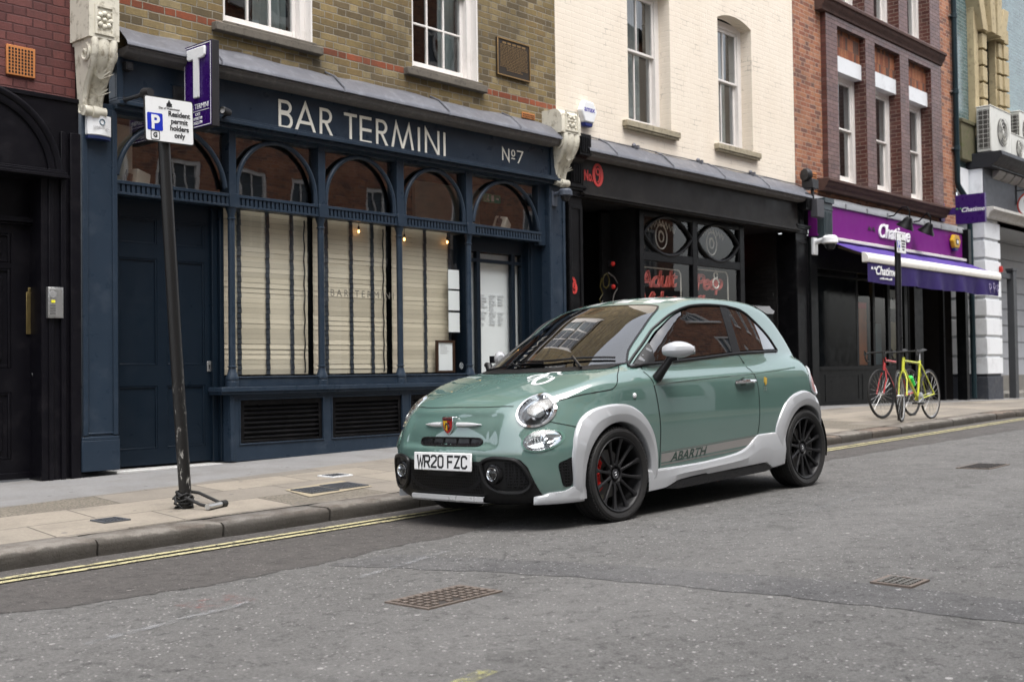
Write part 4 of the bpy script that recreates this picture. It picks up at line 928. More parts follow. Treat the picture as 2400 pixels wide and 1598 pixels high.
m.box(18.02, 18.34, 9.05, 9.35, 3.58, 3.61); m.box(18.01, 18.35, 9.03, 9.35, 3.70, 3.78); m.box(18.02, 18.34, 9.05, 9.35, 3.10, 3.14)
m.build('bracket', plain('dark_teal_paint', (.035, .048, .055), .4, .15, 3), bD, bevel=.004)
m = MB(); m.box(24.46, 24.62, 9.06, 9.35, 3.05, 3.78); m.box(24.46, 24.60, 9.15, 9.35, .2, 3.05); m.build('pilaster', CHARC, bD, bevel=.004)
m = MB(); m.box(17.79, 18.03, 9.20, 9.5, .2, 3.10); m.box(17.80, 18.0, 9.18, 9.5, .2, .5)
m.build('pilaster', CHARC, bD, bevel=.004)
# shopfront: curved corner, stall riser, window bays, open door
m = MB()
cv = [(18.03, 9.75)] + [(18.43 - .40 * math.cos(a), 9.75 - .36 * math.sin(a)) for a in [math.pi / 2 * i / 8 for i in range(1, 9)]] + [(22.15, 9.39)]
for (z0, z1, e) in ((.2, .9, 0), (.9, .96, -.03), (.2, .30, -.012)):
    m.grid([[(x + (e if i < 8 else 0) * .6, y + e, z0), (x + (e if i < 8 else 0) * .6, y + e, z1)] for i, (x, y) in enumerate(cv)])
    m.grid([[(x + (e if i < 8 else 0) * .6, y + e, z1), (x + .02, y + .1, z1)] for i, (x, y) in enumerate(cv)])
for a, b in ((18.6, 19.9), (20.05, 21.1), (21.25, 22.05)):
    for q in ((a, b, .80, .815), (a, b, .36, .375)): m.box(q[0], q[1], 9.382, 9.392, q[2], q[3])
    for q in ((a, a + .015), (b - .015, b)): m.box(q[0], q[1], 9.383, 9.392, .36, .815)
m.build('stall_riser', CHARC, bD, angle=30)
smooth_cv = [(18.05, 9.75)] + [(18.9 - .84 * math.cos(a), 9.75 - .36 * math.sin(a)) for a in [math.pi / 2 * i / 14 for i in range(15)]] + [(19.97, 9.385)]
m = MB()
for a, b in ((19.88, 19.97), (20.57, 20.66), (21.22, 21.33), (21.98, 22.12)): m.box(a, b, 9.40, 9.47, .95, 3.15)
m.box(18.03, 24.5, 9.36, 9.5, 2.64, 3.16); m.box(18.4, 22.1, 9.392, 9.47, 2.52, 2.56)
m.build('window_frame', CHARC, bD, bevel=.003)
m = MB(); m.grid([[(x, y + .02, .95), (x, y + .02, 2.66)] for x, y in smooth_cv]); m.build('curved_window', plain('dark_curved_pane', (.004, .005, .006), .14, .2, 2, spec=.10), bD)
m = MB(); m.add([(19.9, 9.43, .95), (22.1, 9.43, .95), (22.1, 9.43, 2.6), (19.9, 9.43, 2.6)], [(0, 1, 2, 3)]); m.build('shop_window', glass('tea_shop_glass', (.75, .78, .78), wob=.02, boost=1.4), bD)
m = MB(); m.box(22.55, 22.62, 9.44, 9.5, .2, 2.6); m.box(23.1, 23.16, 9.8, 9.86, .2, 2.6); m.box(23.9, 23.98, 9.40, 9.5, .2, 2.6)
m.box(22.62, 23.1, 9.5, 9.52, .25, 2.5)
m.build('door', BLACK, bD, bevel=.003)
m = MB(); m.box(17.9, 24.6, 9.5, 12.5, .1, 3.2); m.f.pop(2); m.sm.pop(); m.mi.pop(); m.build('room', plain('tea_shop_interior', (.022, .020, .020), .8, .3), bD)
m = MB(); m.box(19.99, 20.55, 9.52, 9.56, .98, 2.12); m.build('poster', plain('orange_brown_poster', (.50, .17, .06), .6, .5, 2.0), bD)
m = MB(); m.box(19.99, 20.53, 9.51, 9.52, 2.02, 2.13); m.build('poster_band', plain('red_poster_band', (.70, .09, .07), .6), bD)
m = MB(); m.box(19.99, 20.35, 9.60, 9.63, 2.26, 2.56); m.build('light_panel', lamp('warm_light_panel', (.95, .55, .12), .28), bD)
m = MB()
for i_ in range(4): m.ball((20.2 + i_ * .55, 10.6, 2.35 - .08 * (i_ % 2)), .05, 8, 6)
m.build('pendant_lamp', lamp('warm_pendant', (1, .70, .35), 2.0), bD)
m = MB(); m.box(20.68, 21.2, 9.53, 9.56, .98, 1.75); m.build('poster', plain('teal_grey_poster', (.10, .17, .20), .6, .4, 3), bD)
m = MB(); m.box(21.45, 21.92, 9.54, 9.56, 1.1, 1.80); m.build('poster', plain('mixed_colour_poster', (.30, .26, .14), .6, .6, 4), bD)
m = MB(); m.box(21.42, 21.95, 9.54, 9.56, 2.06, 2.42); pw = m.build('poster', PAPER, bD)
m = MB(); leaf_mark(m, 21.62, 9.535, 2.2, .32); m.build('leaf_mark', INK, pw)
# ================================================================== E: teal glazed house with the white rusticated pier
bE = thing('teal_tiled_building', 'teal glazed brick house above a white rusticated pier at the far right', 'building', (27.5, 9.35, .1))
m = MB(); wall(m, 24.62, 40, 4.6, 12, 9.352, [(26.1, 26.72, 6.2, 8.25, .35)]); m.build('wall', BR_TEAL, bE)
YST = plain('yellowed_stone', (.40, .33, .20), .85, .18, 4, bump=.3, bscale=22, dirt=((.10, .085, .05), .7))
m = MB()
m.box(25.45, 25.68, 9.20, 9.36, 5.9, 8.75); m.box(25.68, 26.1, 9.24, 9.6, 6.1, 8.2); 
for i in range(7):
    z = 6.05 + i * .36; m.box(25.72, 25.98, 9.12, 9.24, z, z + .31); m.box(26.78, 27.0, 9.14, 9.6, z, z + .31); m.box(27.0, 27.3, 9.10, 9.36, z, z + .31); m.box(26.72, 26.9, 9.2, 9.7, z, z + .36)
for i, (xa, xb, sl) in enumerate(((25.62, 25.92, -.26), (25.98, 26.26, -.10), (26.32, 26.60, .06), (26.66, 26.98, .28))):
    h = 8.95 if i in (0, 3) else 9.35
    m.prism([(xa, 8.22), (xb, 8.22), (xb + sl, h), (xa + sl, h)], 'y', 9.06 - (.06 if i in (1, 2) else 0), 9.36)
m.build('window_surround', YST, bE, bevel=.008)
m = MB(); m.box(26.05, 26.75, 9.66, 9.70, 6.0, 8.3); m.box(26.1, 26.72, 9.63, 9.68, 7.42, 7.47); m.box(26.1, 26.72, 9.63, 9.68, 6.9, 6.94); m.build('window', plain('grey_window_panel', (.05, .055, .065), .35, .3, 2), bE)
m = MB(); m.box(24.66, 25.45, 9.22, 9.4, 5.3, 6.1); m.box(24.64, 25.5, 9.19, 9.4, 6.08, 6.16); m.build('mossy_block', plain('mossy_stone', (.11, .10, .06), .9, .35, 4, bump=.4, dirt=((.06, .085, .02), .9)), bE, bevel=.01)
m = MB(); m.box(25.235, 25.6, 9.02, 9.5, 4.2, 5.145); m.box(24.70, 25.22, 9.30, 9.36, 4.2, 5.145); m.build('white_panel', WHITES, bE, bevel=.01)
m = MB()
prof = [(9.36, 5.47), (8.60, 5.47), (8.58, 5.38), (8.66, 5.30), (8.70, 5.24), (8.80, 5.19), (8.80, 5.15), (9.0, 5.15), (9.36, 5.15)]
m.prism(prof, 'x', 25.2, 40); m.build('cornice', plain('black_cornice_paint', (.020, .021, .025), .5, .2, 3), bE, bevel=.006)
m = MB()
P = []
for i in range(30): 
    x = 25.75 + i * .5; P.append(x); m.prism([(9.36, 4.91), (9.08, 4.93), (8.92, 5.01), (8.84, 5.11), (8.84, 5.148), (9.36, 5.148)], 'x', x, x + .42)
m.box(25.7, 40, 9.0, 9.36, 4.88, 4.93); m.build('coving', plain('dusty_grey_coving', (.30, .29, .28), .8, .2, 4), bE, bevel=.006)
m = MB(); m.box(25.25, 40, 8.99, 9.015, 4.28, 5.145); m.build('fascia', plain('slate_grey_render', (.075, .08, .09), .6, .15, 2, bump=.1), bE)
m = MB(); m.prism([(9.36, 4.30), (8.78, 4.30), (8.78, 4.24), (8.86, 4.18), (8.90, 4.08), (9.36, 4.08)], 'x', 25.2, 40); m.build('moulding', plain('grey_white_moulding', (.50, .49, .46), .7, .12, 4, dirt=((.2, .19, .17), .6)), bE, bevel=.006)
m = MB(); z = .76; i = 0
while z < 4.06:
    m.box(25.245, 26.16, 9.0, 9.9, z, min(z + .345, 4.08)); m.box(25.285, 26.12, 9.035, 9.9, z + .345, z + .415); z += .415; i += 1
m.build('rusticated_pier', WHITES, bE, bevel=.006)
m = MB(); m.box(25.25, 26.155, 9.0, 9.9, .1, .70); m.box(25.28, 26.12, 9.03, 9.9, .70, .762); m.build('pier_base', plain('dark_plinth_paint', (.040, .044, .055), .6, .25, 3, dirt=((.10, .10, .10), .5)), bE, bevel=.01)
GREYW = plain('grey_painted_porch', (.36, .37, .39), .6, .10, 1.5, dirt=((.22, .22, .22), .4))
m = MB(); z = .70
while z < 4.1: m.box(26.12, 40, 10.3, 10.4, z, z + .385); m.box(26.12, 40, 10.33, 10.4, z + .385, z + .415); z += .415
m.box(26.1, 40, 10.28, 10.4, .1, .70); m.box(26.1, 40, 9.0, 10.4, 4.08, 4.2); m.build('porch_wall', GREYW, bE, bevel=.004)
m = MB(); m.box(26.1, 40, 10.27, 10.285, .1, .69); m.box(26.16, 40, 9.25, 10.3, .1, .30); m.build('porch_step', plain('porch_step_stone', (.20, .19, .17), .9, .25, 5, bump=.3), bE, bevel=.01)
m = MB(); m.box(26.95, 27.15, 9.0, 9.15, .15, 3.05); m.box(26.2, 26.97, 9.05, 9.13, 2.86, 2.98); m.box(26.9, 27.2, 8.99, 9.16, 3.05, 3.10); m.build('gate_frame', plain('grey_steel', (.05, .052, .056), .5, .2), bE, bevel=.004)
# ================================================================== the terrace across the street (seen in the panes and the paintwork)
OPW = plain('opposite_render', (.62, .60, .56), .7, .1)
def opposite(x0, x1, h, mat, nwin, label, gf):
    b = thing('opposite_house', label, 'building', ((x0 + x1) / 2, -5.2, .1), group='terrace across the street')
    ops = []; st = (x1 - x0) / nwin
    for f in range(1, int(h / 3.1)):
        for i in range(nwin): c = x0 + st * (i + .5); ops.append((c - .55, c + .55, .9 + f * 3.1, 2.85 + f * 3.1, .15))
    m = MB(); wall(m, x0, x1, 3.6, h, 0, [(a, b_, c, d, e) for a, b_, c, d, e in ops])
    m.v = [(x, -5.2 - y, z) for x, y, z in m.v]; m.box(x0, x1, -16, -5.36, .1, h); m.build('wall', mat, b)
    first = None
    for a, b_, c, d, e in ops:
        cx = (a + b_) / 2
        if first is None:
            m = MB(); w2, hh = .55, 1.95
            for q in ((-w2, -w2 + .10, 0, hh), (w2 - .10, w2, 0, hh)): m.box(q[0], q[1], -.13, -.03, q[2], q[3])
            for q in ((0, .10), (hh / 2 - .03, hh / 2 + .03), (hh - .10, hh)): m.box(-w2 + .10, w2 - .10, -.125, -.035, q[0], q[1])
            for q in (-.15, .15): m.box(q - .015, q + .015, -.12, -.05, .1, hh - .1)
            m.box(-.68, .68, -.02, .12, -.14, 0)
            first = m.build('window', WHITEP, b, world=False)
            g = MB(); g.add([(-.5, -.10, .05), (.5, -.10, .05), (.5, -.10, 1.9), (-.5, -.10, 1.9)], [(0, 1, 2, 3)]); g.build('glass', plain('opposite_pane', (.10, .115, .13), .12, .5, .9), first, world=False)
            o = first
        else: o = copy_tree(first, b)
        o.location = (cx - b.location.x, 0, c - b.location.z)
    m = MB(); m.box(x0, x1, -5.4, -5.08, .1, 3.35); m.box(x0, x1, -5.45, -4.85, 3.35, 3.75); m.box(x0 + .01, x1 - .01, -5.4, -5.0, h, h + .35)
    for i in range(nwin): c = x0 + st * (i + .5); m.box(c - st * .40, c + st * .40, -5.08, -5.06, .75, .9); m.box(c - st * .40, c - st * .36, -5.08, -5.06, .9, 2.9); m.box(c + st * .30, c + st * .40, -5.08, -5.06, .9, 2.9)
    m.build('shopfront', gf, b); m = MB()
    for i in range(nwin): c = x0 + st * (i + .5); m.box(c - st * .36, c + st * .30, -5.079, -5.072, .9, 2.8)
    m.build('shop_window', plain('opposite_shop_pane', (.035, .033, .03), .1, .7, .5), b)
    return b
opposite(-12, -3, 14.0, BR_RED, 4, 'red brick terraced house across the street, far left, seen only in reflections', GREYW)
opposite(-3, 4.2, 15.0, OPW, 3, 'pale rendered house across the street behind the camera, seen only in reflections', OPW)
opposite(4.2, 8.4, 13.6, BR_RED, 2, 'narrow red brick house across the street facing the bar, seen only in reflections', GREYW)
opposite(8.4, 12.4, 13.2, OPW, 2, 'narrow pale rendered house across the street facing the bar, seen only in reflections', OPW)
opposite(12.4, 20, 13.4, BR_RED, 4, 'tall red brick house across the street facing the red neon shop, seen only in reflections', WHITES)
opposite(20, 36, 13.0, BR_RED, 5, 'long red brick house across the street, far right, seen only in reflections', CHARC)
# ------------------------------------------------------------------ signs, lamps, alarms, posts, bicycles and small things
def single(mb, name, mat, label, cat, group=None, bevel=0, **kw):
    return tag(mb.build(name, mat, bevel=bevel, **kw), label, cat, group)
# projecting bar sign
t = thing('projecting_sign', 'tall purple projecting sign with a big white T on the navy bar front', 'sign', (5.89, 8.92, 3.13))
m = MB(); m.box(5.853, 5.93, 8.70, 9.13, 3.13, 3.89); m.build('box', plain('sign_box_edge', (.018, .017, .019), .5, .1), t, bevel=.004)
m = MB(); m.box(5.849, 5.853, 8.708, 9.122, 3.138, 3.882); m.build('face', PURP, t)
m = MB()
for q in ((8.712, 9.118, 3.868, 3.874), (8.712, 9.118, 3.146, 3.152)): m.box(5.8465, 5.8492, q[0], q[1], q[2], q[3])
for q in ((8.712, 8.717), (9.113, 9.118)): m.box(5.8465, 5.8492, q[0], q[1], 3.152, 3.868)
m.box(5.8465, 5.8492, 8.74, 9.10, 3.283, 3.288); m.build('border', SIGNW, t)
m = MB(); P = [(9.055, 3.845), (8.775, 3.845), (8.775, 3.765), (8.80, 3.745), (8.875, 3.745), (8.875, 3.40), (8.955, 3.40), (8.955, 3.745), (9.03, 3.745), (9.055, 3.765)]; m.prism(P, 'x', 5.825, 5.849); m.build('lettering', SIGNW, t, bevel=.008)
text('BAR TERMINI', .066, 'lettering', SIGNW, t, side_m(5.8485, 8.915, 3.305), .002, sx=.88)
for i, wd in enumerate(('CAFE', 'APERITIVI', 'DIGESTIVI')): text(wd, .038, 'lettering', SIGNW, t, side_m(5.8485, 8.915, 3.245 - i * .038), .002, sx=.85)
m = MB(); m.box(5.86, 5.92, 9.13, 9.24, 3.42, 3.50); m.box(5.80, 5.98, 9.22, 9.245, 3.36, 3.56); m.build('bracket', PLASTB, t, bevel=.004)
# spot lamps of the bar front
t = thing('wall_spotlight', 'black tubular spotlight on a rod beside the projecting T sign', 'lamp', (5.29, 9.24, 3.33))
m = MB(); m.lathe([(0, 0), (.05, 0), (.05, -.02), (.02, -.025)], (5.29, 9.24, 3.335), 'y', 16); m.tube([(5.29, 9.22, 3.335), (5.29, 8.80, 3.335)], .018, 10); m.build('arm', PLASTB, t)
m = MB(); m.lathe([(.0, 0), (.045, 0), (.05, -.02), (.035, -.10), (0, -.10)], (5.29, 8.86, 3.335), 'y', 16); m.build('head', PLASTB, t)
t = thing('wall_spotlight', 'small round black spotlight with a white lens under the bar lettering', 'lamp', (6.29, 9.2, 3.36))
m = MB(); m.lathe([(.0, .05), (.034, .05), (.036, 0), (.036, -.06), (.030, -.065), (.030, -.05), (0, -.05)], (0, 0, 0), 'x', 16); m.xf(Matrix.Translation((6.285, 9.12, 3.385)) @ Matrix.Rotation(R(25), 4, 'Z')); m.tube([(6.30, 9.12, 3.36), (6.30, 9.2, 3.34)], .012, 8); m.build('head', PLASTB, t)
m = MB(); m.lathe([(0, -.052), (.028, -.052), (.028, -.045)], (0, 0, 0), 'x', 16); m.xf(Matrix.Translation((6.285, 9.12, 3.385)) @ Matrix.Rotation(R(25), 4, 'Z')); m.build('lens', PLASTW, t)
m = MB(); m.box(5.29, 5.36, 9.15, 9.24, 3.60, 3.67); m.box(5.30, 5.35, 9.145, 9.15, 3.61, 3.66)
single(m, 'sensor_box', PLASTB, 'small black box at the top left corner of the navy fascia', 'sensor', bevel=.006)
# alarm boxes
t = thing('alarm_box', 'white curved alarm box with a blue base on the left navy pilaster', 'alarm box', (5.075, 9.26, 2.97))
def bow(m, x0, x1, yb, yf, z0, z1, sag, n=10):
    P = [(x0, yb), (x0, yf)] + [(x0 + (x1 - x0) * i / n, yf - sag * math.sin(math.pi * i / n)) for i in range(1, n)] + [(x1, yf), (x1, yb)]
    m.prism(P, 'z', z0, z1, True)
m = MB(); bow(m, 4.965, 5.185, 9.258, 9.215, 3.0, 3.175, .03); m.build('cover', PLASTW, t, bevel=.006)
m = MB(); bow(m, 4.97, 5.18, 9.258, 9.217, 2.968, 3.0, .028); m.build('base', plain('dark_blue_plastic', (.012, .02, .07), .4), t, bevel=.004)
m = MB(); m.tube([(5.085 + .022 * math.cos(a), 9.184, 3.115 + .024 * math.sin(a)) for a in [2 * math.pi * i / 20 for i in range(20)]], .0055, 6, True); m.build('logo_ring', plain('grey_blue_logo', (.13, .18, .22), .5), t)
text('ESSENTIAL', .032, 'lettering', plain('grey_print', (.45, .45, .45), .6), t, face_m(5.078, 9.184, 3.055), .0008)
def hex_alarm(name, label, cx, y, z0, z1, hw, mat, basem, txt, tcol):
    t = thing(name, label, 'alarm box', (cx, y + .09, z0)); h = z1 - z0
    P = [(cx - hw * .55, z1), (cx + hw * .55, z1), (cx + hw, z0 + h * .62), (cx + hw * .55, z0 + h * .16), (cx - hw * .55, z0 + h * .16), (cx - hw, z0 + h * .62)]
    m = MB(); m.prism(P, 'y', y, y + .085); m.build('cover', mat, t, bevel=.018, segs=3)
    P = [(cx - hw * .55, z0 + h * .17), (cx + hw * .55, z0 + h * .17), (cx + hw * .42, z0), (cx - hw * .42, z0)]
    m = MB(); m.prism(P, 'y', y + .012, y + .085); m.build('base', basem, t, bevel=.012)
    if txt: text(txt, hw * .62, 'lettering', tcol, t, face_m(cx, y - .001, z0 + h * .58), .001, bold=.002)
    return t
BLP = plain('blue_plastic', (.012, .02, .13), .35)
hex_alarm('alarm_box', 'white hexagonal alarm box with a blue base on the cream wall', 11.94, 9.255, 4.10, 4.43, .165, PLASTW, BLP, 'amax', plain('violet_print', (.10, .09, .35), .5))
ta = hex_alarm('alarm_box', 'yellow hexagonal alarm box at the right end of the purple fascia', 23.93, 9.09, 3.30, 3.62, .20, plain('yellow_plastic', (.62, .36, .02), .4), BLP, None, None)
m = MB(); m.box(23.87, 24.0, 9.083, 9.09, 3.42, 3.53); m.box(23.89, 23.98, 9.079, 9.083, 3.44, 3.51, 1); m.build('sticker', [INK, SIGNW], ta)
# cameras
def dome(label, x, y, z, mat, s, plate):
    t = thing('security_camera', label, 'camera', (x, y, z))
    m = MB(); m.box(x - .05 * s, x + .05 * s, y - .03 * s, y, z - .10 * s, z + .09 * s); m.build('wall_plate', mat, t, bevel=.006)
    m = MB(); m.tube([(x, y - .02 * s, z + .04 * s), (x, y - .12 * s, z + .06 * s)], .028 * s, 10); m.lathe([(0, .085), (.06, .08), (.085, .055), (.088, 0), (.07, -.012), (0, -.012)], (0, 0, 0), 'z', 20); 
    for i in range(len(m.v) - 6 * 20, len(m.v)): a = m.v[i]; m.v[i] = (x + a[0] * s, y - .20 * s + a[1] * s, z + .02 * s + a[2] * s)
    m.build('housing', mat, t)
    m = MB(); m.lathe([(.062, -.012), (.06, -.04), (.04, -.07), (0, -.08)], (0, 0, 0), 'z', 16); m.v = [(x + a * s, y - .20 * s + b * s, z + .02 * s + c * s) for a, b, c in m.v]; m.build('dome', plain('smoked_dome', (.02, .02, .022), .08), t)
dome('dark navy dome camera high on the right navy pilaster', 11.19, 9.27, 3.09, plain('slate_blue_plastic', (.06, .07, .09), .4), 1.0, 1)
dome('white dome camera on the pilaster left of the purple awning', 17.90, 9.20, 2.97, PLASTW, 1.5, 1)
# floodlight between the black and purple shopfronts
t = thing('floodlight', 'black floodlight on the ledge between the cream and red brick houses', 'lamp', (17.72, 9.2, 3.78))
m = MB(); m.tube([(17.75, 9.12, 3.70), (17.75, 9.12, 3.90)], .03, 8); m.box(17.64, 17.86, 9.06, 9.26, 3.90, 4.06); m.build('housing', PLASTB, t, bevel=.015)
m = MB(); m.lathe([(0, -.06), (.10, -.05), (.115, 0), (.10, .05), (0, .06)], (0, 0, 0), 'x', 18); m.xf(Matrix.Translation((17.66, 9.18, 4.13)) @ Matrix.Rotation(R(-20), 4, 'Z')); m.build('lamp_head', PLASTB, t)
m = MB(); m.box(17.63, 17.88, 8.98, 9.10, 3.42, 3.72); single(m, 'junction_box', plain('dark_grey_metal', (.055, .055, .062), .5, .15), 'dark grey box hung on the bracket between the black and purple shopfronts', 'box', bevel=.006)
# door intercom
t = thing('door_intercom', 'steel door intercom with a yellow label beside the black arched door', 'intercom', (4.705, 9.30, 1.44))
m = MB(); m.box(4.64, 4.772, 9.262, 9.30, 1.44, 1.695); m.box(4.648, 4.764, 9.258, 9.262, 1.45, 1.685); m.build('casing', STEEL, t, bevel=.006)
m = MB(); m.lathe([(0, -.004), (.03, -.003), (.032, 0)], (4.68, 9.257, 1.635), 'y', 20); m.build('speaker', plain('grey_mesh', (.25, .25, .25), .5), t)
m = MB(); m.box(4.665, 4.697, 9.254, 9.258, 1.565, 1.588); m.build('name_label', plain('yellow_label', (.75, .70, .05), .5), t)
m = MB()
for i in range(4): m.box(4.655, 4.70, 9.254, 9.258, 1.47 + i * .022, 1.483 + i * .022)
m.build('button_row', plain('dark_grey_keys', (.12, .12, .12), .5), t)
# bronze plaque
t = thing('wall_plaque', 'square dark bronze plaque with raised border on the yellow brick wall', 'plaque', (10.55, 9.35, 4.49))
m = MB(); m.box(10.25, 10.85, 9.325, 9.35, 4.49, 4.945); m.build('plate', plain('dark_bronze', (.045, .036, .028), .45, .2, 6, .5), t, bevel=.003)
m = MB()
for q in ((10.25, 10.85, 4.49, 4.505), (10.25, 10.85, 4.93, 4.945)): m.box(q[0], q[1], 9.315, 9.325, q[2], q[3])
for q in ((10.25, 10.265), (10.835, 10.85)): m.box(q[0], q[1], 9.316, 9.325, 4.505, 4.93)
BRZ = plain('rubbed_bronze', (.34, .22, .10), .4, .2, 9, .8)
m.build('border', BRZ, t, bevel=.002)
m = MB()
for i in range(17):
    z = 4.86 - i * .0185; x = 10.30 + rnd.uniform(0, .01) if i < 15 else 10.42
    while x < (10.79 if i < 15 else 10.68):
        L = rnd.uniform(.015, .055); m.box(x, min(x + L, 10.80), 9.3225, 9.3255, z, z + .0075); x += L + .010
for i in range(5): m.box(10.345 + i * .088, 10.345 + i * .088 + .065, 9.322, 9.3255, 4.882, 4.905)
m.build('raised_text', BRZ, t)
# things behind the bar's glass
for i, (z0, z1) in enumerate(((1.90, 2.12), (1.655, 1.88), (1.405, 1.63))):
    m = MB(); m.add([(9.465, 9.412, z0), (9.645, 9.412, z0), (9.645, 9.414, z1), (9.465, 9.412, z1)], [(0, 1, 2, 3)]); m.v += [(a, b + .002, c) for a, b, c in m.v]; m.f += [[4, 7, 6, 5]]; m.sm += [False]; m.mi += [0]
    single(m, 'paper_notice', PAPER, ('top', 'middle', 'bottom')[i] + ' one of three white sheets taped inside the bar window', 'notice', 'white sheets in the bar window')
t = thing('menu_frame', 'brown picture frame with a white printed sheet standing in the bar window', 'picture frame', (9.43, 9.44, .94))
m = MB()
for q in ((9.28, 9.58, .945, .968), (9.28, 9.58, 1.285, 1.31)): m.box(q[0], q[1], 9.425, 9.45, q[2], q[3])
for q in ((9.28, 9.315), (9.545, 9.58)): m.box(q[0], q[1], 9.4255, 9.45, .968, 1.285)
m.build('frame', plain('dark_walnut', (.045, .022, .012), .4, .3, 8), t, bevel=.003)
m = MB(); m.box(9.315, 9.545, 9.437, 9.447, .968, 1.285); sh = m.build('sheet', PAPER, t)
m = MB()
for i in range(5): m.box(9.35, 9.35 + rnd.uniform(.08, .15), 9.4345, 9.437, 1.25 - i * .022, 1.256 - i * .022)
m.build('printed_text', plain('light_grey_print', (.5, .5, .5), .7), sh)
m = MB(); m.tube([(9.66 + .026 * math.cos(a), 9.408, 1.02 + .032 * math.sin(a)) for a in [2 * math.pi * i / 20 for i in range(20)]], .004, 5, True); m.tube([(9.645, 9.409, 1.0), (9.675, 9.409, 1.04)], .0035, 5); m.tube([(9.645, 9.411, 1.04), (9.675, 9.411, 1.0)], .0035, 5)
single(m, 'window_sticker', plain('pale_sticker', (.4, .42, .44), .5), 'round cross sticker at the lower right corner of the bar window', 'sticker')
FIL = lamp('warm_filament', (1.0, .50, .15), 4.0)
for i, (x, z, wd) in enumerate(((8.17, 2.455, 'in the middle bar window'), (8.83, 2.42, 'beside the third bar column'), (9.50, 2.44, 'at the top right of the bar window'))):
    t = thing('hanging_bulb', 'small warm filament bulb glowing ' + wd, 'lamp', (x, 9.455, z), group='filament bulbs in the bar')
    m = MB(); m.tube([(x, 9.455, z + .03), (x, 9.455, 2.54)], .003, 5); m.lathe([(.010, .055), (.012, .03), (.009, .02)], (x, 9.455, z), 'z', 8); m.build('socket', PLASTB, t)
    m = MB(); m.ball((x, 9.455, z), (.010, .010, .018), 8, 6); m.build('bulb', FIL, t)
t = thing('exit_sign', 'green emergency exit sign behind the rightmost arched light', 'sign', (10.52, 9.7, 3.02))
m = MB(); m.box(10.37, 10.68, 9.69, 9.72, 3.02, 3.12); m.build('panel', plain('exit_green', (.02, .28, .17), .5), t)
m = MB(); m.ball((10.45, 9.685, 3.095), (.012, .006, .012), 8, 6); m.tube([(10.45, 9.685, 3.085), (10.44, 9.685, 3.06), (10.465, 9.685, 3.035)], .006, 6); m.tube([(10.44, 9.685, 3.06), (10.42, 9.685, 3.04)], .006, 6); m.box(10.51, 10.55, 9.684, 9.69, 3.035, 3.105); m.prism([(10.60, 3.06), (10.64, 3.06), (10.64, 3.08), (10.60, 3.08)], 'y', 9.684, 9.69); m.build('pictogram', SIGNW, t)
for x0, z0, rot, wd in ((5.66, 2.74, 8, 'cream speaker box tilted behind the leftmost arched light'), (10.62, 2.74, 25, 'white speaker box tilted behind the rightmost arched light')):
    t = thing('speaker', wd, 'speaker', (x0, 9.62, 2.66))
    M4 = Matrix.Translation((x0, 9.62, z0)) @ Matrix.Rotation(R(rot), 4, 'Y') @ Matrix.Rotation(R(25), 4, 'Z')
    m = MB(); m.box(-.10, .10, -.08, .08, -.075, .075, 0, M4); m.build('cabinet', plain('cream_plastic', (.60, .55, .45), .5), t, bevel=.012)
    m = MB(); m.box(-.14, -.10, -.03, .03, -.07, .02, 0, M4); m.tube([M4 @ Vector(p) for p in ((-.12, 0, -.05), (-.16, 0, -.02), (-.15, 0, .05))], .012, 6); m.build('bracket', PLASTB, t)
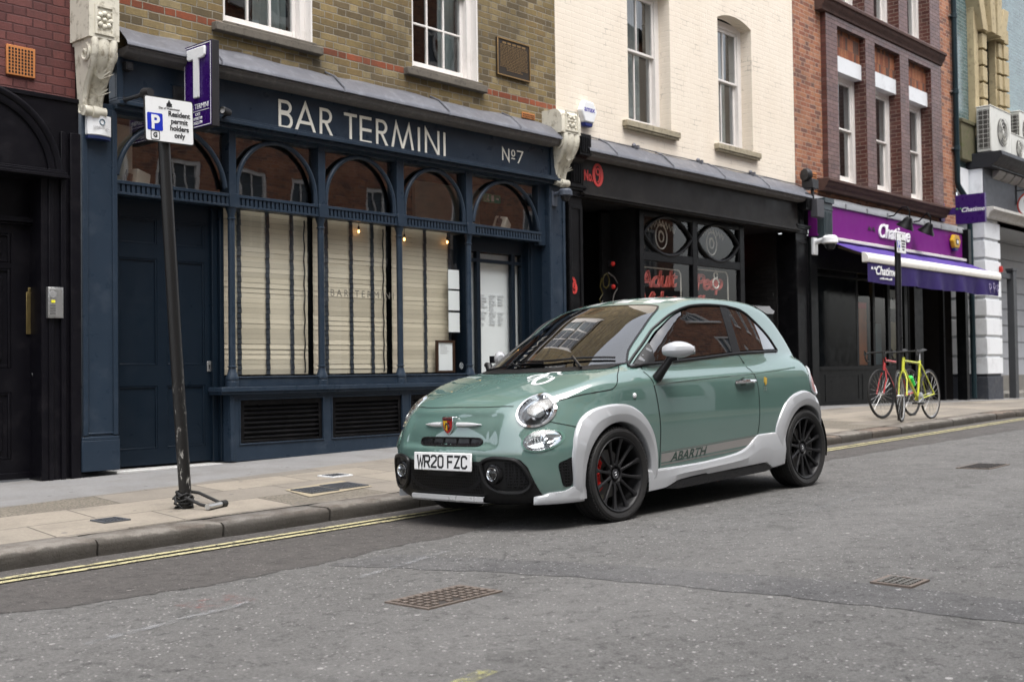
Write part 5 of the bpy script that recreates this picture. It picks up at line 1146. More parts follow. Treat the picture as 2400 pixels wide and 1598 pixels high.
# ---- parking sign posts
POST = N('chipped_black_post_paint'); _c = POST.ramp(POST.noise(30, 6, .75, POST.scaled(1, 1, .35)), [(.57, (.008, .0075, .0075)), (.63, (.34, .33, .31))])
_lo = POST.ramp(POST.sep()[2], [(.0, 1.0), (.75, .75), (1.0, .0)])
_c = POST.mix(_lo, (.008, .0075, .0075), _c); POST = POST.bsdf(_c, .38, 0, POST.bump(POST.noise(35, 4), .25, .004))
def permit_plate(t, cx, cz, y, w, h, turn, full):
    Mx = Matrix.Translation((cx, y, cz)) @ Matrix.Rotation(R(turn), 4, 'Y')
    def bx(m, a, b, c, d, y0, y1): return m.box(a, b, y0, y1, c, d, 0, Mx)
    def rr(a, b, c, d, r, n=5):
        P = []
        for (px, pz, a0) in ((b - r, d - r, 0), (a + r, d - r, 1), (a + r, c + r, 2), (b - r, c + r, 3)): P += [(px + r * math.cos(math.pi / 2 * (a0 + i / n)), pz + r * math.sin(math.pi / 2 * (a0 + i / n))) for i in range(n + 1)]
        return P
    m = MB(); m.prism(rr(-w / 2, w / 2, -h / 2, h / 2, .018), 'y', -.004, .004); m.xf(Mx); pl = m.build('sign_plate', plain('sign_rim', (.03, .03, .03), .4), t)
    m = MB(); m.prism(rr(-w / 2 + .007, w / 2 - .007, -h / 2 + .007, h / 2 - .007, .013), 'y', -.0065, -.004); m.xf(Mx); m.build('sign_face', SIGNW, pl)
    k = w / .364
    m = MB(); m.prism(rr(-.165 * k, -.052 * k, -.075 * k, .038 * k, .010), 'y', -.008, -.0065); m.xf(Mx); m.build('blue_panel', BLUEP, pl)
    L = lambda s, sz, x, z, b=0, mt=INK, dy=-.0078, al='CENTER': text(s, sz * k, 'lettering', mt, pl, Mx @ face_m(x * k, dy, z * k), .0008, al, bold=b)
    L('P', .125, -.108, -.063, .004, SIGNW, -.0095)
    for i, s in enumerate(('Resident', 'permit', 'holders', 'only')): L(s, .047, .072, .030 - i * .046, .0012)
    if full:
        m = MB(); P0 = rr(-.14, -.078, -.135, -.086 + .01, .010)
        for r0 in (0,):
            m.tube([(a, -.0075, b) for a, b in P0], .0022, 5, True)
        m.xf(Mx); m.build('zone_box', INK, pl); L('G', .042, -.109, -.118, .0012)
        L('City of Westminster', .019, 0, .072)
        m = MB()
        for q in ((-.012, .012, .095, .118), (-.020, -.013, .095, .112), (.013, .020, .095, .112), (-.008, .008, .118, .126), (-.022, .022, .090, .094)): m.box(q[0], q[1], -.0082, -.0065, q[2], q[3])
        m.ball((0, -.007, .130), (.005, .002, .005), 6, 5); m.xf(Mx); m.build('crest', INK, pl)
    else:
        m = MB(); m.prism(rr(-.14 * k, -.078 * k, -.135 * k, -.082 * k, .01), 'y', -.0085, -.0065); m.xf(Mx); m.build('zone_box', plain('grey_zone_box', (.4, .4, .4), .5), pl)
        m = MB(); m.box(-.012, .012, -.008, -.0065, .085, .115); m.xf(Mx); m.build('crest', INK, pl)
bx0, by0 = 4.39, 6.86; bz0 = pave_z(bx0, by0)
t = thing('parking_sign_post', 'leaning chipped black post with a white resident permit parking sign near the navy bar', 'signpost', (bx0, by0, bz0))
m = MB(); m.tube([(bx0 + .004, by0, bz0 - .03), (4.30, 6.845, 1.30), (4.215, 6.83, 2.60)], [.041, .040, .039], 18); m.lathe([(.040, 0), (.036, .012), (0, .016)], (4.2145, 6.83, 2.598), 'z', 18); m.build('pole', POST, t)
m = MB()
for z in (2.53, 2.70): m.box(4.18, 4.26, 6.78, 6.80, z, z + .03); m.box(4.17, 4.255, 6.795, 6.87, z + .004, z + .024)
m.box(4.195, 4.235, 6.79, 6.83, 2.5, 2.76); m.build('sign_clip', STEEL, t)
permit_plate(t, 4.226, 2.627, 6.775, .364, .298, -1.6, True)
px, py = 15.23, 6.60; pz = pave_z(px, py)
t = thing('parking_sign_post', 'upright black post with a small permit sign, the two bicycles leaning on it', 'signpost', (px, py, pz))
m = MB(); m.tube([(px, py, pz - .03), (px + .02, py, 2.62)], .042, 14); m.build('pole', plain('black_post_paint', (.012, .012, .013), .3, .2), t)
permit_plate(t, px + .015, 2.60, py - .05, .30, .27, 0, False)
# ---- locks left at the foot of the near post
t = thing('bicycle_lock', 'black U-shaped bicycle lock with a silver crossbar on the pavement at the post', 'lock', (4.42, 6.72, bz0))
z = bz0 + .022
m = MB(); m.tube([(4.545, 6.69, z + .01), (4.47, 6.83, z + .075), (4.40, 6.915, z + .09), (4.345, 6.90, z + .085), (4.335, 6.845, z + .07), (4.40, 6.71, z + .012), (4.425, 6.655, z)], .011, 8); m.build('shackle', RUBBER, t)
m = MB(); m.tube([(4.40, 6.625, z), (4.57, 6.70, z)], .019, 12); m.build('crossbar', STEEL, t)
m = MB(); m.tube([(4.55, 6.69, z), (4.60, 6.712, z)], .024, 12); m.build('end_cap', RUBBER, t)
m = MB()
for k_ in range(5):
    ph = k_ * 1.3; m.tube([(4.385 + (.055 + .012 * math.sin(3 * a + ph)) * math.cos(a) - .01 * k_ * .5, 6.86 + (.06 + .01 * math.cos(2 * a + ph)) * math.sin(a), bz0 + .02 + .016 * k_ + .016 * math.sin(2 * a + ph)) for a in [2 * math.pi * i / 22 for i in range(22)]], .0065, 6, True)
m.tube([(4.33, 6.84, bz0 + .06), (4.27, 6.80, bz0 + .09), (4.25, 6.76, bz0 + .05), (4.29, 6.75, bz0 + .015)], .006, 6)
single(m, 'cable_lock', RUBBER, 'tangled black cable lock wound round the foot of the leaning post', 'lock')
# ---- covers in the ground
IRON = plain('rusty_cast_iron', (.165, .135, .115), .65, .3, 9, .4, bump=.4, bscale=60, dirt=((.05, .04, .035), .6))
DARKP = plain('dark_plate_iron', (.045, .039, .035), .9, .3, 12, bump=.4, bscale=60)  # darker plate that shows between the raised treads of the road covers
def cover(name, label, x0, x1, y0, y1, zf, lift, nx, ny, mat, rim, group=None, skew=0):
    t = thing(name, label, 'manhole cover', ((x0 + x1) / 2, (y0 + y1) / 2, zf((x0 + x1) / 2, (y0 + y1) / 2)), group=group)
    Z = lambda x, y: zf(x, y) + lift
    def slab(m, a, b, c, d, h0, h1):
        vs = [(x + skew * (y - y0), y, Z(x, y) + h) for h in (h0, h1) for x, y in ((a, c), (b, c), (b, d), (a, d))]
        m.add(vs, [(0, 3, 2, 1), (4, 5, 6, 7), (0, 1, 5, 4), (1, 2, 6, 5), (2, 3, 7, 6), (3, 0, 4, 7)])
    m = MB(); slab(m, x0, x1, y0, y1, -.03, .003); m.build('plate', mat if zf is pave_z else DARKP, t)
    m = MB(); w = .018
    for q in ((x0 - w, x1 + w, y0 - w, y0), (x0 - w, x1 + w, y1, y1 + w), (x0 - w, x0, y0, y1), (x1, x1 + w, y0, y1)): slab(m, *q, -.03, .006)
    m.build('frame', rim, t)
    m = MB(); sx, sy = (x1 - x0) / nx, (y1 - y0) / ny
    for i in range(nx):
        for j in range(ny):
            if rnd.random() < .93: slab(m, x0 + sx * (i + .2), x0 + sx * (i + .8), y0 + sy * (j + .2), y0 + sy * (j + .8), .002, .009)
    m.build('tread_pattern', mat, t)
cover('manhole_cover', 'rusty rectangular cover with a raised tread in the road, nearest the camera', 3.38, 3.80, 3.50, 3.73, road_z, .001, 10, 5, IRON, IRON)
cover('manhole_cover', 'small worn square cover in the road at the lower right', 4.87, 5.03, 2.09, 2.24, road_z, .003, 6, 5, plain('worn_road_iron', (.14, .135, .125), .7, .25, 9, bump=.4, bscale=60), IRON)
cover('manhole_cover', 'dark square cover in the road beyond the car', 10.05, 10.5, 3.6, 3.85, road_z, .001, 9, 5, plain('dark_road_iron', (.05, .046, .044), .7, .3, 9, bump=.4), IRON)
YCON = plain('yellowish_concrete_surround', (.27, .232, .165), .9, .12, 9, bump=.2)
t = thing('cover_surround', 'yellowish concrete surround set in the pavement round two small iron covers', 'surround', (5.62, 6.95, pave_z(5.6, 6.95)))
m = MB(); P = [(5.24, 6.62), (5.94, 6.74), (6.05, 7.24), (5.40, 7.12)]
m.add([(a, b, pave_z(a, b) + .005) for a, b in P], [(0, 1, 2, 3)]); m.build('slab', YCON, t)
SLT = plain('slate_grey_iron', (.085, .09, .10), .55, .2, 9, .3, bump=.3)
for (x0, x1, y0, y1), wd in (((5.375, 5.60, 6.76, 7.03), 'left'), ((5.68, 5.92, 6.80, 7.07), 'right')):
    cover('pavement_cover', wd + ' one of two small slate-grey covers side by side in the pavement', x0, x1, y0, y1, pave_z, .007, 8, 8, SLT, SLT, 'twin pavement covers', .15)
cover('pavement_cover', 'small dark cover in the pavement left of the leaning post', 3.70, 3.84, 6.66, 6.80, pave_z, .003, 6, 5, SLT, SLT)
cover('pavement_cover', 'small grey cover in a pale patch of pavement left of the car', 6.18, 6.36, 7.50, 7.66, pave_z, .003, 6, 5, SLT, WHITES)
# ---- purple awning, projecting sign and lamps of the tea shop
AWN = plain('purple_awning_cloth', (.062, .032, .205), .8, .10, 1.5, bump=.1, bscale=30); VAL = plain('deep_violet_valance', (.018, .008, .080), .8, .12, 1.5, bump=.1, bscale=30)
t = thing('awning', 'purple awning with a white front rail over the tea shop', 'awning', (21.5, 9.2, 2.4))
m = MB(); P = []
for i in range(41):
    x = 18.45 + (24.66 - 18.45) * i / 40; P.append([(x, 9.19 - .62 * j / 6, 3.105 - .265 * j / 6 - .012 * math.sin(math.pi * j / 6) - .004 * math.sin(i * 1.3)) for j in range(7)])
m.grid(P); m.build('canopy', AWN, t)
m = MB(); m.prism([(8.60, 2.86), (8.53, 2.85), (8.49, 2.80), (8.485, 2.74), (8.50, 2.69), (8.60, 2.69)], 'x', 18.43, 24.70, True); m.build('front_rail', plain('white_awning_rail', (.72, .70, .65), .4, .06, 3, dirt=((.4, .38, .34), .4)), t, bevel=.008)
m = MB(); P = []
for i in range(121):
    x = 18.46 + (24.64 - 18.46) * i / 120; q = 0 if x < 19.9 else min(1, (x - 19.9) / .5)
    w = q * (.028 * math.sin(x * 5.2) + .015 * math.sin(x * 11.3 + 1)); P.append([(x, 8.515 + w * j / 6 * 1.2, 2.69 - .335 * j / 6 - .008 * math.sin(x * 3)) for j in range(7)])
m.grid(P); va = m.build('valance', VAL, t)
text('Chatime', .21, 'lettering', SIGNW, va, face_m(19.15, 8.505, 2.50), .002, shear=.3, sx=1.15, bold=.003)
m = MB(); leaf_mark(m, 18.62, 8.506, 2.56, .28); m.build('leaf_mark', SIGNW, va)
m = MB()
for i in range(9): m.box(18.92 + i * .055, 18.955 + i * .055, 8.503, 8.508, 2.425, 2.445 + .008 * (i % 3))
m.build('small_print', SIGNW, va)
m = MB()
for cx, cz in ((24.05, 2.53), (24.28, 2.55), (24.48, 2.52)):
    m.tube([(cx + .05 * math.cos(a) * (1 + .3 * math.cos(3 * a)), 8.49, cz + .06 * math.sin(a)) for a in [2 * math.pi * i / 18 for i in range(18)]], .005, 5, True); m.tube([(cx - .02, 8.49, cz - .07), (cx + .02, 8.49, cz - .13)], .005, 5)
m.build('doodle', plain('pale_violet_print', (.42, .38, .55), .7), va)
m = MB(); m.box(18.40, 24.70, 9.10, 9.20, 3.10, 3.16); m.build('cassette', plain('white_cassette', (.6, .58, .54), .4), t, bevel=.01)
for x in (18.7, 24.3):
    m = MB(); m.tube([(x, 9.15, 3.02), (x + .32, 8.85, 2.88), (x + .06, 8.56, 2.75)], .025, 8); m.build('folding_arm', plain('bronze_arm', (.12, .10, .07), .5), t)
t = thing('projecting_sign', 'square dark purple projecting sign of the tea shop high on the red brick wall', 'sign', (23.77, 8.75, 3.81))
m = MB(); m.box(23.735, 23.83, 8.45, 9.04, 3.81, 4.40); m.build('box', plain('violet_sign', (.034, .008, .10), .3, .06), t, bevel=.006)
text('Chatime', .125, 'lettering', SIGNW, t, side_m(23.732, 8.69, 4.05), .002, shear=.3, bold=.002, sx=1.1)
m = MB(); leaf_mark(m, 0, 0, 0, .17); m.v = [(23.730, 9.0 - x, 4.10 + z) for x, y, z in m.v]; m.build('leaf_mark', plain('green_leaf', (.10, .35, .08), .4), t)
m = MB(); m.box(23.75, 23.81, 9.04, 9.35, 4.02, 4.16); m.box(23.68, 23.88, 9.31, 9.352, 3.9, 4.28); m.build('bracket', plain('violet_bracket', (.05, .02, .14), .4), t, bevel=.004)
for x, y1, wd in ((20.8, 8.76, 'left'), (21.95, 8.84, 'right')):
    t = thing('swan_neck_lamp', wd + ' black swan-neck lamp above the tea shop lettering', 'lamp', (x, 9.2, 3.72), group='swan-neck lamps over the purple fascia')
    m = MB(); m.tube([(x, 9.20, 3.72), (x, 9.06, 3.73), (x, 8.98, 3.80), (x, 8.90, 3.87), (x, y1 + .04, 3.86), (x, y1, 3.78), (x, y1, 3.66)], .014, 8); m.lathe([(0, 0), (.05, 0), (.045, -.02), (0, -.02)], (x, 9.20, 3.72), 'y', 14); m.build('arm', BLACK, t)
    m = MB(); m.lathe([(0, .0), (.05, -.005), (.075, -.04), (.095, -.10), (.15, -.17), (.17, -.21), (.165, -.21), (.14, -.17), (0, -.06)], (0, 0, 0), 'z', 22); m.xf(Matrix.Translation((x, y1, 3.67)) @ Matrix.Rotation(R(28), 4, 'X')); m.build('lamp_shade', BLACK, t)
# ---- drainpipe
t = thing('drainpipe', 'dark cast-iron drainpipe between the red brick and teal tiled houses', 'drainpipe', (24.48, 9.27, .1))
DP = plain('dark_teal_pipe_paint', (.010, .024, .030), .35, .2, 4)
m = MB(); m.tube([(24.50, 9.27, 11), (24.50, 9.27, 4.80), (24.53, 9.27, 4.72), (24.93, 9.22, 4.42), (24.97, 9.21, 4.34), (24.98, 9.2, .25)], .058, 12)
for z in (8.3, 6.7, 5.5): m.lathe([(.058, -.05), (.07, -.045), (.07, .045), (.058, .05)], (24.50, 9.27, z), 'z', 12)
m.build('pipe', DP, t)
[MB().box(24.38, 24.62, 9.30, 9.352, z - .015, z + .015).build('bracket', STEEL, t) for z in (8.3, 6.7, 5.5)]
# ---- air conditioners on the ledge
ACW = plain('aged_ac_white', (.56, .56, .52), .5, .08, 3, dirt=((.30, .28, .24), .4)); ACD = plain('ac_coil_dark', (.06, .055, .05), .6, .2, 20)
def aircon(label, x0, x1, y0, y1, z0, z1, fan):
    t = thing('air_conditioner', label, 'air conditioner', ((x0 + x1) / 2, (y0 + y1) / 2, z0), group='air conditioners on the black ledge')
    m = MB(); m.box(x0, x1, y0, y1, z0, z1); m.box(x0 - .01, x1 + .01, y0 - .01, y1 + .01, z1, z1 + .025); m.build('casing', ACW, t, bevel=.012)
    m = MB(); m.box(x0 - .004, x0, y0 + .03, y1 - .02, z0 + .06, z1 - .06); co_ = m.build('coil_side', ACD, t)
    m = MB()
    for i in range(9): z = z0 + .08 + (z1 - z0 - .16) * i / 8; m.box(x0 - .010, x0 - .004, y0 + .03, y1 - .02, z - .004, z + .004)
    for i in range(3): y = y0 + .06 + (y1 - y0 - .1) * i / 2; m.box(x0 - .011, x0 - .005, y - .003, y + .003, z0 + .06, z1 - .06)
    m.build('side_grille', ACW, co_)
    cx, cz, r = x0 + (x1 - x0) * fan, (z0 + z1) / 2, min(.31, (z1 - z0) * .36)
    m = MB(); m.lathe([(0, -.002), (r, -.002), (r, .0)], (cx, y0, cz), 'y', 28); fh = m.build('fan_recess', ACD, t)
    m = MB()
    for i in range(4):
        a = i * math.pi / 2 + .5; P = []
        for j in range(6):
            rr_ = r * (.15 + .8 * j / 5); P.append([(cx + rr_ * math.cos(a + d), y0 - .006 - .02 * e, cz + rr_ * math.sin(a + d)) for d, e in ((-.35, 0), (0, .5), (.35, 1))])
        m.grid(P)
    m.build('fan_blade', plain('grey_fan_blade', (.26, .25, .22), .5), fh)
    m = MB(); m.lathe([(0, -.035), (r * .14, -.03), (r * .16, 0)], (cx, y0, cz), 'y', 14); m.build('hub', ACW, fh)
    m = MB()
    for k_ in range(1, 5): m.tube([(cx + r * k_ / 4 * math.cos(a), y0 - .038, cz + r * k_ / 4 * math.sin(a)) for a in [2 * math.pi * i / 28 for i in range(28)]], .005, 5, True)
    m.build('fan_guard', ACW, fh)
aircon('large cream air conditioner with a round fan, left one on the black ledge', 25.30, 26.56, 8.84, 9.14, 5.50, 6.46, .55)
aircon('lower cream air conditioner right of the large one on the black ledge', 26.62, 27.6, 8.86, 9.14, 5.50, 6.06, .5)
aircon('upper air conditioner against the teal wall at the right edge', 27.7, 28.6, 9.02, 9.33, 5.95, 6.75, .5)
# ---- hanging round sign at the right edge
t = thing('hanging_sign', 'round white hanging sign with a red rim at the right edge', 'sign', (27.2, 8.72, 4.2))
m = MB(); m.lathe([(0, -.03), (.27, -.03), (.27, .03), (0, .03)], (27.2, 8.66, 4.52), 'x', 32); m.build('disc', SIGNW, t, bevel=.004)
m = MB(); m.lathe([(.26, -.036), (.295, -.036), (.295, .036), (.26, .036)], (27.2, 8.66, 4.52), 'x', 32); m.build('rim', plain('red_rim', (.35, .04, .03), .4), t)
m = MB()
for a, b, r in ((.07, .10, .075), (-.05, .04, .05), (.03, -.09, .085)): m.lathe([(0, -.002), (r, -.002), (r, .002)], (27.168, 8.66 + a, 4.52 + b), 'x', 18)
m.build('emblem', INK, t)
m = MB(); m.tube([(27.2, 9.0, 4.86), (27.2, 8.4, 4.86)], .012, 8); m.tube([(27.2, 8.66, 4.86), (27.2, 8.66, 4.8)], .008, 6); m.tube([(27.2, 8.98, 4.55), (27.2, 8.98, 4.98)], .022, 8); m.build('arm', PLASTB, t)
m = MB(); m.box(26.03, 26.10, 8.93, 8.99, 2.96, 3.09); m.box(26.04, 26.09, 8.922, 8.93, 2.98, 3.04); single(m, 'alarm_bell', plain('red_alarm_plastic', (.45, .03, .025), .4), 'small red alarm sounder on the white rusticated pier', 'alarm', bevel=.01)
# ---- bicycles
def bicycle(loc, heading, fcol, label, steer, drop, bottle):
    t = thing('bicycle', label, 'bicycle', loc, (R(2.5), 0, heading)); t['local_space'] = 1
    FM = plain('frame_paint_' + label.split()[0], fcol, .3, .05, 4, coat=.6)
    def wheel(cx, turn):
        W = Matrix.Translation((cx, 0, 0)) @ Matrix.Rotation(turn, 4, 'Z') if turn else Matrix.Translation((cx, 0, 0))
        m = MB(); m.tube([(.327 * math.cos(a), 0, .340 + .327 * math.sin(a)) for a in [2 * math.pi * i / 40 for i in range(40)]], .0135, 8, True); m.xf(W); w = m.build('wheel', RUBBER, t, world=False)
        m = MB(); m.tube([(.308 * math.cos(a), 0, .340 + .308 * math.sin(a)) for a in [2 * math.pi * i / 40 for i in range(40)]], .0095, 6, True); m.xf(W); m.build('rim', STEEL if bottle else PLASTB, w, world=False)
        m = MB()
        for i in range(24):
            a = 2 * math.pi * i / 24; s = .022 * (1 if i % 2 else -1)
            m.tube([(.018 * math.cos(a + .9), s, .340 + .018 * math.sin(a + .9)), (.305 * math.cos(a), 0, .340 + .305 * math.sin(a))], .0016, 4)
        m.xf(W); m.build('spokes', STEEL, w, world=False)
        m = MB(); m.lathe([(0, -.05), (.010, -.05), (.010, -.03), (.022, -.028), (.016, -.015), (.016, .015), (.022, .028), (.010, .03), (.010, .05), (0, .05)], (0, 0, .340), 'y', 12); m.xf(W); m.build('hub', STEEL, w, world=False)
    wheel(0, 0); wheel(.985, steer)
    m = MB()
    for a, b, r in (((.42, 0, .285), (.275, 0, .80), .016), ((.285, 0, .765), (.80, 0, .80), .015), ((.42, 0, .285), (.825, 0, .70), .018), ((.845, 0, .655), (.795, 0, .84), .019)): m.tube([a, b], r, 10)
    for s in (-1, 1): m.tube([(.41, .03 * s, .285), (0, .058 * s, .34)], .009, 8); m.tube([(.287, .018 * s, .75), (0, .058 * s, .345)], .008, 8)
    m.tube([(.42, -.035, .285), (.42, .035, .285)], .022, 12); m.build('frame', FM, t, world=False)
    S = Matrix.Translation((.985, 0, .34)) @ Matrix.Rotation(steer, 4, 'Z') @ Matrix.Translation((-.985, 0, -.34))
    S = Matrix.Translation((.84, 0, 0)) @ Matrix.Rotation(steer, 4, 'Z') @ Matrix.Translation((-.84, 0, 0)) if steer else Matrix.Identity(4)
    m = MB()
    for s in (-1, 1): m.tube([(.845, .02 * s, .65), (.88, .05 * s, .55), (.985, .052 * s, .34)], .010, 8)
    m.tube([(.845, -.022, .65), (.845, .022, .65)], .014, 8); m.xf(S); m.build('fork', FM, t, world=False)
    m = MB(); m.tube([(.795, 0, .83), (.785, 0, .90), (.85, 0, .915)], .014, 8)
    if drop:
        for s in (-1, 1): m.tube([(.85, 0, .915), (.85, .16 * s, .915), (.87, .20 * s, .915), (.94, .205 * s, .905), (.965, .205 * s, .85), (.935, .205 * s, .80), (.87, .205 * s, .79)], .012, 8); m.tube([(.94, .205 * s, .905), (.975, .205 * s, .94), (.985, .205 * s, .88)], .010, 6)
    else:
        for s in (-1, 1): m.tube([(.85, 0, .915), (.86, .14 * s, .93), (.82, .29 * s, .94)], .012, 8); m.tube([(.83, .20 * s, .94), (.80, .30 * s, .942)], .018, 8)
    m.xf(S); m.build('handlebar', RUBBER, t, world=False)
    m = MB(); P = []
    for i in range(9):
        u = i / 8; hw = .018 + .052 * max(0, (1 - u) - .25) ** 1.2; P.append([(.13 + .27 * u, hw * v, .955 + .012 * math.cos(u * 5) - .03 * v * v) for v in (-1, -.5, 0, .5, 1)])
    m.grid(P); m.v += []; m.tube([(.15, 0, .945), (.38, 0, .935)], .014, 6); s_ = m.build('saddle', RUBBER, t, world=False)
    m = MB(); m.tube([(.277, 0, .79), (.245, 0, .94)], .0135, 8); m.build('seat_post', STEEL, t, world=False)
    m = MB(); m.lathe([(.085, .043), (.092, .046), (.085, .049), (.03, .047), (.03, .044)], (.42, 0, .285), 'y', 28)
    for s in (-1, 1): m.tube([(.42, .055 * s, .285), (.42 + .15 * s, .065 * s, .23)], .009, 6)
    c_ = m.build('crankset', STEEL, t, world=False)
    for s in (-1, 1): m = MB(); m.box(.42 + .15 * s - .04, .42 + .15 * s + .04, .07 * s, .13 * s, .215, .24); m.build('pedal', RUBBER, c_, world=False, bevel=.004)
    m = MB()
    for z0, z1 in ((.285 + .088, .34 + .04), (.285 - .088, .34 - .03)): m.tube([(.42, .046, z0), (0, .046, z1)], .004, 5)
    m.lathe([(.02, .04), (.042, .046), (.02, .052)], (0, 0, .34), 'y', 16); m.build('chain', PLASTB, t, world=False)
    if bottle: m = MB(); m.tube([(.545, 0, .47), (.60, 0, .545), (.625, 0, .58), (.635, 0, .595)], [.034, .036, .034, .015], 12); m.build('water_bottle', plain('bright_green_plastic', (.05, .62, .10), .4), t, world=False)
    return t
bicycle((15.78, 6.40, pave_z(15.5, 6.4)), R(180), (.55, .58, .04), 'yellow road bicycle with a green bottle leaning on the far signpost', R(14), True, True)
bicycle((16.32, 6.90, pave_z(15.9, 6.88)), R(180), (.42, .03, .03), 'red bicycle behind the yellow one at the far signpost', R(-6), True, False)
# ---- car body as one implicit surface (metres, X forward from the front axle, Y left, Z up) ----
def pch(xs, ys):
    xs = np.array(xs, float); ys = np.array(ys, float)
    h = np.diff(xs); d = np.diff(ys) / h; m = np.zeros(len(xs))
    for i in range(1, len(xs) - 1):
        if d[i - 1] * d[i] > 0:
            w1, w2 = 2 * h[i] + h[i - 1], h[i] + 2 * h[i - 1]
            m[i] = (w1 + w2) / (w1 / d[i - 1] + w2 / d[i])
    m[0], m[-1] = d[0], d[-1]
    def f(x):
        x = np.clip(x, xs[0] - .4, xs[-1] + .4)
        i = np.clip(np.searchsorted(xs, x) - 1, 0, len(h) - 1)
        t = (x - xs[i]) / h[i]
        lo, hi = t < 0, t > 1
        tc = np.clip(t, 0, 1)
        v = ((1 + 2 * tc) * (1 - tc) ** 2 * ys[i] + tc * (1 - tc) ** 2 * h[i] * m[i]
             + tc * tc * (3 - 2 * tc) * ys[i + 1] + tc * tc * (tc - 1) * h[i] * m[i + 1])
        return v + np.where(lo, t * h[i] * m[i], 0) + np.where(hi, (t - 1) * h[i] * m[i + 1], 0)
    return f
TOPZ = pch([-3.0, -2.85, -2.72, -2.55, -2.3, -2.0, -1.5, -.9, -.4, -.2, 0, .2, .4, .55, .68, .76, .82],
           [.50, .74, .86, .965, 1.03, 1.045, 1.035, 1.0, .985, .980, .962, .925, .872, .825, .765, .70, .60])
NOSE = pch([.1, .17, .25, .35, .45, .55, .62, .70, .80, .95], [.70, .745, .785, .80, .803, .79, .775, .75, .70, .6])
TAIL = pch([.1, .22, .4, .6, .8, .95, 1.1], [-2.72, -2.80, -2.86, -2.86, -2.80, -2.70, -2.58])
WID = pch([.1, .2, .3, .45, .6, .75, .86, .90, .97, 1.1], [.70, .735, .752, .762, .770, .771, .764, .748, .704, .63])
ROOF = pch([-3.0, -2.85, -2.7, -2.55, -2.42, -2.3, -2.15, -1.9, -1.65, -1.45, -1.2, -1.0, -.8, -.5, -.15, .1],
           [.25, .62, .90, 1.10, 1.25, 1.345, 1.415, 1.462, 1.480, 1.485, 1.478, 1.448, 1.378, 1.225, 1.03, .89])
CROWN = pch([-2.5, -.3, 0, .3, .6, .8], [.02, .02, .035, .065, .10, .12])
def smx(a, b, k):
    h = np.clip(.5 + .5 * (a - b) / k, 0, 1)
    return b * (1 - h) + a * h + k * h * (1 - h)
def smn(a, b, k): return -smx(-a, -b, k)
def F(P):
    X, Y, Z = P[..., 0], np.sqrt(P[..., 1] ** 2 + 1e-8), P[..., 2]
    w = WID(Z) * (1 - .020 * np.clip((X + .3), 0, 2) ** 2) * (1 - .05 * np.clip(-X - 2.0, 0, 2) ** 2)
    side = (Y - w)
    top = (Z - (TOPZ(X) - CROWN(X) * (Y / .7) ** 2.4)) * .85
    bot = .165 + .03 * np.clip(Y - .5, 0, 1) - Z
    frt = (X - (NOSE(Z) - (.34 + .25 * np.clip((Z - .5) / .25, 0, 1)) * (Y / .77) ** 4.0 - .035 * (Y / .77) ** 2)) * .9
    ss = lambda t: np.clip(t, 0, 1) ** 2 * (3 - 2 * np.clip(t, 0, 1))
    frt = frt + .022 * ss((.40 - Y) / .07 + .5) * ss((Z - .50) / .03) * ss((.735 - Z) / .05)
    rer = (TAIL(Z) + .30 * (Y / .73) ** 3.2 - X) * .9
    tub = smx(smx(smx(side, top, .09), frt, .10), smx(bot, rer, .08), .07)
    cw = (.716 - .325 * np.maximum(Z - .97, 0) - .45 * np.maximum(.97 - Z, 0) - .12 * np.clip(Z - 1.15, 0, 1) ** 2) * (1 - .20 * np.clip((-X - 1.5) / 1.1, 0, 1.5) ** 2) - .02 * np.clip(X + .7, 0, 1)
    xs = X + .10 * (Y / .6) ** 2.6 * np.clip((X + 1.25) / .6, 0, 1) - .12 * (Y / .6) ** 2.2 * np.clip((-X - 1.9) / .4, 0, 1)
    rf = (Z - (ROOF(xs) - .045 * (Y / .55) ** 2)) * .8
    cab = smx(smx(Y - cw, rf, .045), .7 - Z, .05)
    return smn(tub, cab, .02)
def hit(p0, d, n=260, L=3.0):
    # first crossing of F along p0 + t d (arrays N x 3); nan where missed
    p0 = np.asarray(p0, float); d = np.broadcast_to(np.asarray(d, float), p0.shape)
    ts = np.linspace(0, L, n); lo = np.full(len(p0), np.nan); prev = F(p0)
    done = np.zeros(len(p0), bool)
    for t in ts[1:]:
        v = F(p0 + d * t); c = (~done) & (prev > 0) & (v <= 0)
        lo[c] = t - ts[1]; done |= c; prev = v
    hi = lo + ts[1]
    for _ in range(15):
        m = (lo + hi) / 2; v = F(p0 + d * m[:, None]); s = v > 0
        lo = np.where(s, m, lo); hi = np.where(s, hi, m)
    return p0 + d * lo[:, None]
def nrm(P):
    e = .002; g = np.stack([F(P + np.eye(3)[i] * e) - F(P - np.eye(3)[i] * e) for i in range(3)], -1)
    return g / np.maximum(np.linalg.norm(g, axis=-1, keepdims=True), 1e-9)
